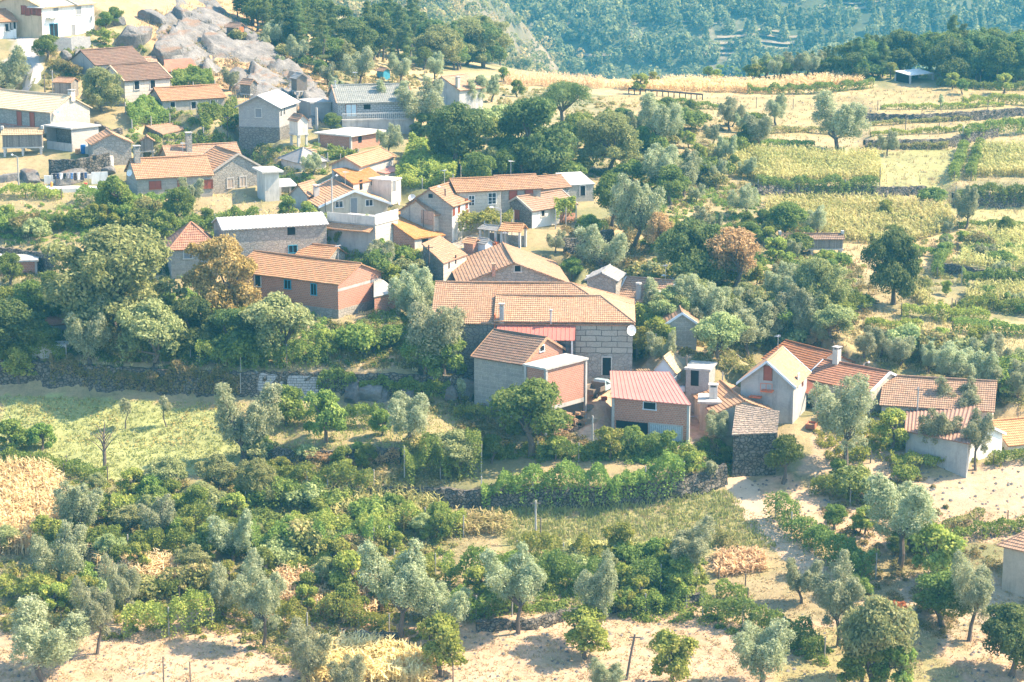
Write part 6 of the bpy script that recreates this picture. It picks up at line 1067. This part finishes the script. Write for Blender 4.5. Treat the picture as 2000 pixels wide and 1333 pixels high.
wire(at_depth(1363, 633, 16.7), at_depth(1450, 700, 17), .1, 'pale cable slanting down from the blue trimmed gable', .03, 'conc_light'); wire(at_depth(87, 300, 13.4), at_depth(138, 262, 13.4), .1, 'pale stay cable in front of the flat roofed block shelter', .028); wire(at_depth(1157, 812, 17.6), at_depth(1370, 812, 17.6), .3, 'thin double wire in front of the brick garage', .028); wire(at_depth(1765, 772, 17.2), at_depth(2050, 775, 16.5), .4, 'thin wire crossing above the brownish pink roof', .018)
def granary(px, py, l, d, leg, body, yaw, wall, roofm, label, rise=.6, name='granary', ends=False, opn=False, door=None):
    g = hit(px, py); root = empty(name, g, R(yaw)); tag(root, label, name.replace('_', ' ')); mb = MB(); n_ = max(2, round(l / 2.2) + 1)
    if leg > .15:
        for k in range(n_):
            x = -l / 2 + .2 + (l - .4) * k / (n_ - 1); 
            for y in (-d / 2 + .15, d / 2 - .15):
                m2 = MB(); m2.prism([(x - .14, y - .14), (x + .14, y - .14), (x + .14, y + .14), (x - .14, y + .14)], -.5, leg - .1); m2.tube([(x, y, leg - .12), (x, y, leg)], .26, 8); m2.build('leg', 'frame_s', root)
        mb.box((-l / 2 - .1, -d / 2 - .1, leg), (l / 2 + .1, d / 2 + .1, leg + .16)); mb.build('base_beam', 'frame_s', root)
    z0, z1 = leg + (.16 if leg > .15 else -.5), leg + body
    if opn:
        for x in (-l / 2 + .12, l / 2 - .12):
            for y in (-d / 2 + .12, d / 2 - .12): m2 = MB(); m2.box((x - .13, y - .13, -.4), (x + .13, y + .13, z1)); m2.build('post', 'frame_s', root)
        mb = MB(); mb.box((-l / 2, d / 2 - .2, 0), (l / 2, d / 2, z1 * .6)); mb.build('back_wall', wall, root)
    else:
        mb = MB(); A = [(-l / 2, -d / 2), (l / 2, -d / 2), (l / 2, d / 2), (-l / 2, d / 2)]
        for k in range(4):
            a, b = A[k], A[(k + 1) % 4]
            if k in (1, 3): mb.face([(*a, z0), (*b, z0), (*b, z1), ((a[0] + b[0]) / 2, (a[1] + b[1]) / 2, z1 + rise), (*a, z1)])
            else: mb.face([(*a, z0), (*b, z0), (*b, z1), (*a, z1)])
        mb.build('wall', wall, root)
    mb = MB(); e = .22; s = rise / (d / 2); zr = z1 + rise + .06
    for sg in (-1, 1): roof_plane(mb, (-sg * -(l / 2 + .2), sg * (d / 2 + e), z1 - e * s + .06), (-sg * (l / 2 + .2), sg * (d / 2 + e), z1 - e * s + .06), (-sg * (l / 2 + .2), 0, zr), (-sg * -(l / 2 + .2), 0, zr), 'tile', .07, row=.35)
    ridge_cap(mb, (-l / 2, 0, zr), (l / 2, 0, zr), 0, .1); mb.build('roof', roofm, root)
    if door: mb = MB(); mb.box((l / 2, -d * .28, z0 + .1), (l / 2 + .03, d * .28, z1)); mb.build('door', door, root)
    if ends:
        for sg in (-1, 1): m2 = MB(); m2.box((sg * (l / 2 + .05) - .18, -.3, zr - .05), (sg * (l / 2 + .05) + .18, .3, zr + .38)); m2.build('end_stone', 'frame_s', root)
    return root
granary(46, 301, 5.4, 1.6, .9, 2.0, 6, 'wood', 't_pale', 'wooden granary on stone legs with capstones at the left edge', .6, ends=True); granary(288, 304, 1.8, 1.8, .6, 1.6, -80, 'wood', 't_old', 'little wooden granary behind the red shuttered granite house'); granary(461, 77, 2.6, 1.7, .3, 1.8, -35, 'timber', 't_old', 'brown timber granary with orange door high on the rocky slope', .6, door='orangepaint')
granary(486, 190, 2.2, 1.4, .4, 1.7, -40, 'rubble_dk', 't_mid', 'tiny stone granary with orange tiles at the foot of the granite slab'); granary(585, 198, 2.0, 1.7, 1.5, 2.1, -60, 'timber', 'slate', 'black weathered granary on tall stone legs among the broken rocks', .6); granary(584, 286, 2.4, 1.6, 1.7, 2.1, -55, 'offwhite', 't_old', 'narrow white granary raised on stone pillars beside the tall grey block house', .7)
granary(749, 154, 1.8, 1.4, .1, 1.3, -50, 'teal', 't_mid', 'tiny blue-green hut between two olives above the grey tiled house', .4, 'garden_hut'); granary(1583, 497, 8.2, 1.6, .7, 1.5, 2, 'wood', 't_old', 'long low wooden granary with capstones in the scrub below the maize', .5, ends=True); granary(130, 189, 2.8, 2.4, .05, 2.2, -15, 'wood', 't_mid', 'small wooden shed with crooked tile roof beside two roadside posts', .5, 'wooden_shed')
granary(1003, 484, 2.7, 2.2, .05, 2.3, -22, 'rubble', 't_orange', 'open well roof with orange tiles on stone posts', .7, 'well_house', opn=True); granary(922, 492, 1.5, 1.4, .05, 1.2, -40, 'brick', 't_orange', 'little brick coop with orange tile roof beside the lane', .4, 'coop'); granary(946, 494, 1.6, 1.3, .05, 1.3, -45, 'bluegrey', 'slate', 'little blue-grey coop beside the brick coop', .4, 'coop'); granary(962, 476, 2.6, 2.2, .05, 1.9, -35, 'timber', 'slate', 'dark open tool shelter with grey roof behind the two coops', .3, 'tool_shelter', opn=True)
# low timber rail at the edge of the high fields
a, b = hit(1228, 184), hit(1372, 196); root = empty('timber_rail', a); tag(root, 'long low dark timber rail on short posts below the dry maize', 'rail'); mb = MB(); mb.tube([Vector((0, 0, 1.0)), b - a + Vector((0, 0, 1.0))], .17, 5); mb.build('rail', 'darkpost', root)
for k in range(14): mb = MB(); mb.box((-.09, -.09, -.4), (.09, .09, 1.0)); p = mb.build('post', 'darkpost', root); q = a.lerp(b, k / 13); p.location = (q.x - a.x, q.y - a.y, ground_z(q.x, q.y) - a.z)
HB('fieldshed', 'shed', 'open field shed with slanted white sheet roof at the wood edge', 'shed', (1778, 148), (1822, 144), 164, 3.5, 'shed', .5, 'dark', 'white', style='plain', openfront=(0, 1), columns=2)  # near-black walls paint the shade under the sheet roof
# firewood under the brick block
def firewood():
    h = HOUSES['bricktower']; m = h.mw; r = random.Random(2); root_p = m @ Vector((h.La + .1, .6, 0)); mb = MB(); ax = (m.to_3x3() @ Vector((0, 1, 0))).normalized(); nx_ = (m.to_3x3() @ Vector((1, 0, 0))).normalized()
    for k in range(170):
        u, z = r.uniform(0, 5.4), r.uniform(0, 2.6); 
        if z > 2.7 - .12 * u: continue
        p = ax * u + nx_ * r.uniform(0, .3) + Vector((0, 0, z)); mb.tube([p, p + nx_ * r.uniform(.35, .55) + ax * r.uniform(-.12, .12)], r.uniform(.07, .13), 6)
    o = mb.build('firewood_stack', m_flat('cut_firewood', (.52, .34, .2), .4, .9, 2.5), None, root_p); tag(o, 'stack of split firewood under the flat concrete terrace roof', 'firewood', kind='stuff')
    mb = MB(); mb.box((h.La - .02, .3, .2), (h.La + .02, 6.3, 2.9)); mb.build('opening_panel', 'dark', h.root); mb = MB(); mb.box((h.La - .03, -.05, 2.9), (h.La + .03, 6.62, 3.35)); mb.build('concrete_beam', 'concrete', h.root)  # black sheet on the closed wall paints the shade behind the logs
firewood()
# pickup
def pickup():
    g = hit(1166, 772); root = empty('pickup_truck', g, R(58)); tag(root, 'pale blue pickup with wooden cargo bed parked behind the brick garage', 'pickup')
    mb = MB(); mb.box((-2.3, -.85, .6), (.35, .85, .68)); 
    for y0, y1 in ((-.88, -.82), (.82, .88)): mb.box((-2.3, y0, .62), (.3, y1, 1.15))
    mb.box((.24, -.88, .62), (.3, .88, 1.45)); bed = mb.build('cargo_bed', 'timber', root); mb = MB(); mb.box((-2.36, -.88, .55), (-2.3, .88, 1.15)); mb.build('tailgate', 'timber', bed)
    pm = m_flat('pale_blue_car_paint', (.36, .5, .54), .08, .3, 1, bmp=0, spec=.5); mb = MB(); prof = [(.4, .5), (2.35, .5), (2.4, .95), (1.75, 1.05), (1.35, 1.62), (.55, 1.66), (.4, 1.05)]
    n_ = len(prof); inn = [(x, y) for x, y in prof]
    for k in range(n_):
        a, b = prof[k], prof[(k + 1) % n_]; wa, wb = (.72 if a[1] > 1.2 else .84), (.72 if b[1] > 1.2 else .84); mb.face([(a[0], -wa, a[1]), (a[0], wa, a[1]), (b[0], wb, b[1]), (b[0], -wb, b[1])])
    for s in (-1, 1): mb.face([(p[0], s * (.72 if p[1] > 1.2 else .84), p[1]) for p in (prof if s < 0 else prof[::-1])])
    cab = mb.build('cab', pm, root)
    def pane(nm, ps): m2 = MB(); m2.face(ps); m2.build(nm, 'glass', cab)
    pane('rear_window', [(.45, .62, 1.15), (.45, -.62, 1.15), (.535, -.62, 1.57), (.535, .62, 1.57)])
    pane('windscreen', [(1.76, -.68, 1.08), (1.76, .68, 1.08), (1.4, .62, 1.6), (1.4, -.62, 1.6)])
    for s in (-1, 1): pane('side_window', [(.6, s * .815, 1.1), (1.55, s * .815, 1.1), (1.3, s * .738, 1.55), (.68, s * .738, 1.55)][::s])
    for x in (-1.5, 1.75):
        for s in (-1, 1):
            mb = MB(); mb.tube([(x, s * .62, .34), (x, s * .86, .34)], .34, 14); w = mb.build('wheel', 'blackmetal', root); mb = MB(); mb.tube([(x, s * .8, .34), (x, s * .875, .34)], .19, 10); mb.build('rim', 'metal', w)
    for s in (-1, 1): mb = MB(); mb.box((-2.38, s * .7 - .1, .5), (-2.34, s * .7 + .1, .6)); mb.build('tail_light', 'redwood', root)
pickup()
def barrel(px, py, r, hh, mat, label, cat='barrel', nm='barrel'):
    g = hit(px, py); mb = MB(); mb.tube([(0, 0, 0), (0, 0, .05), (0, 0, hh * .33), (0, 0, hh * .35), (0, 0, hh * .66), (0, 0, hh * .68), (0, 0, hh)], [r * .95, r, r, r * 1.05, r * 1.05, r, r * .96], 14); tag(mb.build(nm, mat, None, g), label, cat)
barrel(163, 300, .38, 1.2, m_flat('blue_plastic', (.03, .16, .42), .1, .4, 2, bmp=0), 'bright blue plastic barrel beside the block shelter'); barrel(173, 301, .5, 1.1, 'concrete', 'grey concrete pot right of the blue barrel', 'pot', 'concrete_pot'); barrel(189, 301, .5, 1.3, 'conc_light', 'tall mossy concrete tank left of the stone gable house', 'tank', 'water_tank'); barrel(215, 325, .5, 1.4, 'conc_light', 'pale round water tank on the wall behind the satellite dish', 'tank', 'water_tank')
barrel(152, 301, .35, .7, 't_orange', 'orange clay jar left of the blue barrel', 'jar', 'clay_jar')
def dishpost(px, py, label):
    g = hit(px, py); root = empty('satellite_dish', g); tag(root, label, 'satellite dish'); mb = MB(); mb.tube([(0, 0, -.3), (0, 0, 1.3)], .04, 5); mb.build('mast', 'metal', root); dish(root, (0, -.15, 1.4), .55, (.45, -.85, .3), 'reflector')
dishpost(205, 333, 'white satellite dish standing on the stone wall beside the round tank'); dishpost(804, 408, 'white satellite dish on a short mast left of the white street house')
def laundry():
    a, b = at_depth(115, 341, 13.7), at_depth(178, 337, 13.7); z = ground_z(a.x, a.y); r = random.Random(4); o = empty('laundry_terrace', hit(150, 366), R(14)); tag(o, 'white painted terrace with low white walls below the boulders', 'terrace'); mb = MB(); mb.box((-4.2, -1.6, -1.5), (4.2, 2.4, .12)); mb.build('floor', 'white', o); mb = MB(); mb.box((-4.2, 2.2, .12), (4.2, 2.4, 1.4)); mb.box((2.0, .4, .12), (4.2, .55, 1.9)); mb.build('back_wall', 'white', o)
    M3 = Matrix.Translation(o.location) @ Matrix.Rotation(R(14), 4, 'Z'); lr = empty('clothes_line', M3 @ Vector((-3.2, .6, .12)), R(14)); tag(lr, 'clothes line stretched over the white terrace with pegs and two poles', 'clothes line'); mb = MB(); mb.tube([(0, 0, 1.75), (4.8, 0, 1.75)], .015, 4); mb.build('line', 'metal', lr)
    for x in (0, 4.8): mb = MB(); mb.tube([(x, 0, 0), (x, 0, 1.8)], .04, 5); mb.build('pole', 'post', lr)
    names = ['dark trousers', 'navy shirt', 'white towel', 'black trousers', 'grey shirt', 'blue towel', 'dark jumper', 'white shirt', 'dark skirt', 'blue trousers']; cs = [(.03, .03, .04), (.03, .05, .12), (.75, .75, .75), (.02, .02, .02), (.3, .3, .32), (.1, .2, .4), (.05, .04, .05), (.75, .75, .72), (.04, .04, .06), (.05, .1, .22)]; pls = ['at the left end', 'second from the left end', 'third from the left end', 'fourth from the left end', 'fifth from the left end', 'fifth from the right end', 'fourth from the right end', 'third from the right end', 'second from the right end', 'at the right end']
    for k in range(10):
        mb = MB(); L_ = r.uniform(.7, 1.05); P_ = [[Vector((.36 * q / 3, .05 * math.sin(q * 2 + j), -L_ * j / 3)) for q in range(4)] for j in range(4)]
        for j in range(3):
            for q in range(3): mb.face([P_[j + 1][q], P_[j + 1][q + 1], P_[j][q + 1], P_[j][q]], smooth=True)
        c = mb.build('hanging_garment', m_flat('cloth_%d' % k, cs[k], .1, .9, 3, bmp=0)); c.location = M3 @ Vector((-3.05 + k * .46, .6, 1.87)); c.rotation_euler = (0, 0, R(14)); tag(c, f'{names[k]} hanging on the clothes line {pls[k]}', 'laundry', 'laundry on the clothes line'); sd = c.modifiers.new('thickness', 'SOLIDIFY'); sd.thickness = .02
    for x, nm, c, lb in ((-3.3, 'gas_bottle', (.7, .3, .06), 'orange gas bottle at the left end of the white terrace'), (1.2, 'bucket', (.6, .06, .05), 'red bucket on the white terrace floor under the laundry')):
        mb = MB(); hh = .75 if nm == 'gas_bottle' else .42; mb.tube([(0, 0, 0), (0, 0, .04), (0, 0, hh * .8), (0, 0, hh)], [.14, .17, .2 if hh < .5 else .17, .21 if hh < .5 else .06], 10); q = mb.build(nm, m_flat(nm, c, .1, .5, 2, bmp=0)); q.location = M3 @ Vector((x, .1, .12)); tag(q, lb, nm.replace('_', ' '))
laundry()
g = hit(830, 440); mb = MB(); root = empty('board_fence', at_depth(808, 424, 15.2), R(-50)); tag(root, 'pinkish boarded fence panel along the lane in front of the white street house', 'fence'); mb.box((0, -.04, -.6), (4.2, .04, 1.1)); mb.build('boards', 'wood_pink', root)
for x in (0, 2.1, 4.2): mb = MB(); mb.box((x - .06, -.1, -1.6), (x + .06, -.04, 1.15)); mb.build('post', 'timber', root)
g = hit(100, 690); mb = MB(); mb.prism([(-2, -1), (2, -1), (2.2, 1), (-2.2, 1)], -.6, 1.2); tag(mb.build('water_trough', 'conc_light', None, g), 'pale concrete water tank in the shade at the left', 'water tank')
# tractor behind the wide gable
g = hit(957, 487); root = empty('small_tractor', g, R(-30)); tag(root, 'small red tractor half hidden behind the wide stone gable roof', 'tractor'); mb = MB(); mb.box((-.3, -.3, .5), (1.1, .3, 1.0)); mb.box((-.9, -.45, .7), (-.2, .45, .85)); mb.tube([(.7, .1, 1.0), (.7, .1, 1.5)], .04, 6); mb.build('body', 'orangepaint', root)
for x, rr in ((-.6, .55), (.85, .32)):
    for s in (-1, 1): mb = MB(); mb.tube([(x, s * .42, rr), (x, s * .62, rr)], rr, 12); mb.build('wheel', 'blackmetal', root)
# ------------------------------------------------------------------ the hills beyond, their woods, and the air
def grid_obj(name, V, ny, nx, mat, kind='structure'):
    i = np.arange(ny * nx).reshape(ny, nx); F = np.stack([i[:-1, :-1], i[:-1, 1:], i[1:, 1:], i[1:, :-1]], -1).reshape(-1, 4); o = bpy.data.objects.new(name, raw_mesh(name, V, F, None, mat, True)); col.objects.link(o); tag(o, kind=kind); return o
def fz(x, y): return -62 + np.maximum(y - 880, 0) * .46 + np.minimum(y - 880, 0) * .12 + x * .03 + (vnoise(x, y, 90, 1) - .5) * 36 + (vnoise(x, y, 30, 2) - .5) * 9
hx = np.arange(-420, 620, 8.0); hy = np.arange(540, 1420, 8.0); HX, HY = np.meshgrid(hx, hy)
def m_hill(name, stops):
    m, nt, N, L, b = newmat(name); pos = objpos(nt); c = ramp(nt, nnoise(nt, pos, .022, 8, .65), stops); c = mixc(nt, 1.0, c, ramp(nt, nnoise(nt, pos, .25, 6, .7), [(.3, (.6,) * 3), (.7, (1.2,) * 3)]), 'MULTIPLY'); L.new(c, b.inputs['Base Color']); return m
grid_obj('far_hillside', np.stack([HX.ravel(), HY.ravel(), fz(HX, HY).ravel()], 1), *HX.shape, m_hill('far_hill_scrub', [(.35, (.05, .07, .028)), (.58, (.09, .1, .045)), (.66, (.26, .21, .13)), (.75, (.36, .3, .2))]))
def far_wood(n_=4600):
    r = np.random.default_rng(8); x = r.uniform(-150, 380, n_); y = r.uniform(800, 1130, n_); cl = np.zeros(n_, bool)
    z = fz(x, y)
    for k in range(n_):
        px, py = proj((x[k], y[k], z[k]))
        t = 25 * math.sin(px * .02)
        if (1380 < px < 1620 and 62 < py + t * .4 < 112 and r.random() < .75) or (1120 < px < 1210 and 100 < py < 125 and r.random() < .7) or (1560 < px < 1720 and 0 < py < 40 and r.random() < .5): cl[k] = True
    x, y, z = x[~cl], y[~cl], z[~cl]; Cs, Ns, Ts = [], [], []
    for k in range(len(x)):
        R_ = r.uniform(2.4, 5.2); hh = R_ * r.uniform(1.1, 1.9); conif = r.random() < (.15 if x[k] < 120 else .5); per = 150; d = r.normal(0, 1, (per, 3)); d /= np.linalg.norm(d, axis=1)[:, None]
        f = 1 + .3 * np.sin(d[:, 0] * 5 + k) * np.cos(d[:, 1] * 4 + k); C = d * f[:, None] * np.array([R_, R_, hh * .62]) * r.uniform(.75, 1, (per, 1))
        if conif: tt = r.random(per); aa = r.uniform(0, 6.28, per); C = np.stack([np.cos(aa) * (1 - tt) * R_ * .75, np.sin(aa) * (1 - tt) * R_ * .75, (tt - .4) * hh * 1.6], 1)
        Cs.append(C + np.array([x[k], y[k], z[k] + hh * .55])); d[:, 2] += .2; Ns.append(d); Ts.append(np.full(per, .65 * r.random()) + .35 * r.random(per))
    me = leaves_mesh('far_wood', np.concatenate(Cs), np.concatenate(Ns), .8, .75, np.concatenate(Ts), 'l_far', r, .6); o = bpy.data.objects.new('far_wood', me); col.objects.link(o); tag(o, 'dense blue green wood covering the far hillside across the valley', 'wood', kind='stuff')
far_wood()
def on_far(px, py):
    r = ray(px, py); t = np.arange(700, 1400, 1.0); z = CAM.z + r.z * t; k = np.nonzero(z < fz(r.x * t, r.y * t))[0]; return CAM + r * float(t[k[0]] if len(k) else 1000)
M['far_field'] = m_flat('far_dry_field', (.3, .235, .15), .25, .9, .08, bmp=0)
mb = MB()
for y0, xa, xb, hh in ((66, 1440, 1540, 3), (76, 1400, 1590, 4), (88, 1380, 1600, 4.5), (99, 1390, 1570, 4), (108, 1400, 1500, 4), (112, 1130, 1195, 5), (20, 1600, 1700, 4), (10, 1640, 1720, 3), (50, 1330, 1400, 2)):
    prev = None
    for q in range(13):
        x = xa + (xb - xa) * q / 12; y = y0 + 2.5 * math.sin(x * .05); a_, b_ = on_far(x, y + hh * .5), on_far(x, y - hh * .5); a_.z += 1.4; b_.z += 1.4
        if prev: mb.face([prev[0], a_, b_, prev[1]], smooth=True)
        prev = (a_, b_)
tag(mb.build('terraced_fields', 'far_field'), kind='structure')
SIL = ([-150, -60, 0, 60, 130, 190, 260], [850, 862, 882, 930, 1015, 1075, 1130])
def mid_hill():
    nr, nc = 44, 60; V = np.empty((nr, nc, 3))
    for j in range(nr):
        py = -120 + 360 * j / (nr - 1); sp = np.interp(py, *SIL)
        for i in range(nc):
            if i < 46:
                t = i / 45; px = 500 + (sp - 500) * t; di = 560 + 110 * t + (240 - py) * .55; p = at_depth(px, py, FOC / di); V[j, i] = (p.x, p.y, p.z + (float(vnoise(np.array([p.x]), np.array([p.y]), 18, 3)[0]) - .5) * 9 + (float(vnoise(np.array([p.x]), np.array([p.y]), 6, 5)[0]) - .5) * 4)
            else: b = V[j, 45]; s = i - 45; V[j, i] = (b[0] + s * 7, b[1] + s * 9, b[2] - s * 6 - s * s * .25)
    grid_obj('middle_hillside', V.reshape(-1, 3), nr, nc, m_hill('pale_scrub_hill', [(.35, (.07, .085, .035)), (.5, (.15, .125, .065)), (.68, (.26, .2, .12))])); W_ = V.reshape(-1, 3); r = np.random.default_rng(4); W_ = W_[r.choice(len(W_), 5200)] + r.normal(0, 5, (5200, 3)) * np.array([1, 1, 0]); Cs = []; Ts = []; Ns = []
    for p in W_:
        R_ = r.uniform(.8, 2.6); d = r.normal(0, 1, (50, 3)); d /= np.linalg.norm(d, axis=1)[:, None]; Cs.append(p + d * R_ * np.array([1, 1, 1.1])); Ns.append(d); Ts.append(np.full(50, r.random()))
    me = leaves_mesh('hill_scrub', np.concatenate(Cs), np.concatenate(Ns), .55, .7, np.concatenate(Ts), 'l_brush', r, .5); o = bpy.data.objects.new('hill_scrub', me); col.objects.link(o); tag(o, 'scattered scrub on the pale middle hill behind the pine wood', 'scrub', kind='stuff')
    p = V[18, 26]; mb = MB(); rr = random.Random(3); ring = [(math.cos(a / 12 * 6.283) * rr.uniform(5, 10), math.sin(a / 12 * 6.283) * rr.uniform(3, 6)) for a in range(12)]
mid_hill()
# yard clutter
def logpile(px, py, n_, yaw, label):
    g = hit(px, py); r = random.Random(px); mb = MB()
    for k in range(n_): x = (k % 6) * .26 + r.uniform(-.03, .03); z = .12 + (k // 6) * .23; mb.tube([(x, -.5 + r.uniform(-.1, .1), z), (x, .5 + r.uniform(-.1, .1), z)], r.uniform(.1, .13), 7)
    o = mb.build('log_pile', M['cut_wood']); o.location = g; o.rotation_euler = (0, 0, R(yaw)); tag(o, label, 'log pile', kind='stuff')
M['cut_wood'] = m_flat('stacked_logs', (.4, .28, .17), .4, .9, 3)
logpile(945, 508, 22, 30, 'pile of logs beside the lane above the wide stone gable'); logpile(1245, 738, 24, 10, 'pile of logs at the corner of the big farmhouse'); logpile(600, 300, 20, -40, 'pile of logs below the white stone granary'); logpile(1600, 822, 24, 20, 'pile of logs right of the white gable house')
def crate(px, py, mat, label, w=.6, hh=.4, nm='crate', yaw=20):
    g = hit(px, py); mb = MB(); t = .05
    mb.box((-w / 2, -w / 3, 0), (w / 2, w / 3, t))
    for a_, b_ in (((-w / 2, -w / 3, t), (w / 2, -w / 3 + t, hh)), ((-w / 2, w / 3 - t, t), (w / 2, w / 3, hh)), ((-w / 2, -w / 3 + t, t), (-w / 2 + t, w / 3 - t, hh)), ((w / 2 - t, -w / 3 + t, t), (w / 2, w / 3 - t, hh))): mb.box(a_, b_)
    o = mb.build(nm, mat); o.location = g; o.rotation_euler = (0, 0, R(yaw)); tag(o, label, nm.replace('_', ' '))
crate(1180, 782, 'redwood', 'red crate on the yard behind the pickup'); crate(1150, 800, 'wood', 'grey wooden crate in the yard by the firewood', .9, .5); crate(640, 262, 'teal', 'teal crate beside the flat roofed brick house', .8, .5); crate(1330, 765, 'bluegrey', 'pale crate behind the brick garage', .8, .6); crate(960, 500, 'offwhite', 'white trough beside the two little coops', 1.4, .5, 'trough'); crate(1585, 835, 'rustmetal', 'rusty trough right of the white gable house', 1.5, .5, 'trough', 70)
def aerial(key, fx, fy, hh=2.2):
    h = HOUSES[key]; z = h.H + h.rise * .9; x, y = h.La * fx, h.d * fy; mb = MB(); mb.tube([(x, y, z - .3), (x, y, z + hh)], .03, 5)
    for k in range(5): mb.tube([(x - .4 + .05 * k, y - .5 + .25 * k, z + hh - .1), (x + .4 - .05 * k, y - .5 + .25 * k, z + hh - .1)], .015, 4)
    mb.tube([(x, y - .55, z + hh - .1), (x, y + .55, z + hh - .1)], .02, 4); mb.build('aerial', 'metal', h.root)
for q in (('greygable', .5, .4), ('streethouse', .5, .6), ('twowing', .7, .5), ('rowB', .4, .5), ('righttile', .8, .5), ('whitegable', .5, .7), ('tall', .5, .3), ('longbrick', .8, .5), ('greytile', .3, .5), ('biggable', .5, .8)): aerial(*q)
finish_labels()
mb = MB(); mb.box((-700, -40, -190), (900, 1450, 330)); hz = bpy.data.materials.new('blue_haze'); hz.use_nodes = True; hn = hz.node_tree.nodes; hn.remove(hn['Principled BSDF']); pv = hn.new('ShaderNodeVolumePrincipled'); pv.inputs['Color'].default_value = (.12, .62, .95, 1); pv.inputs['Density'].default_value = HAZE; pv.inputs['Anisotropy'].default_value = .2
hz.node_tree.links.new(pv.outputs[0], hn['Material Output'].inputs['Volume']); o = mb.build('haze', hz); tag(o, None, None, kind='stuff')
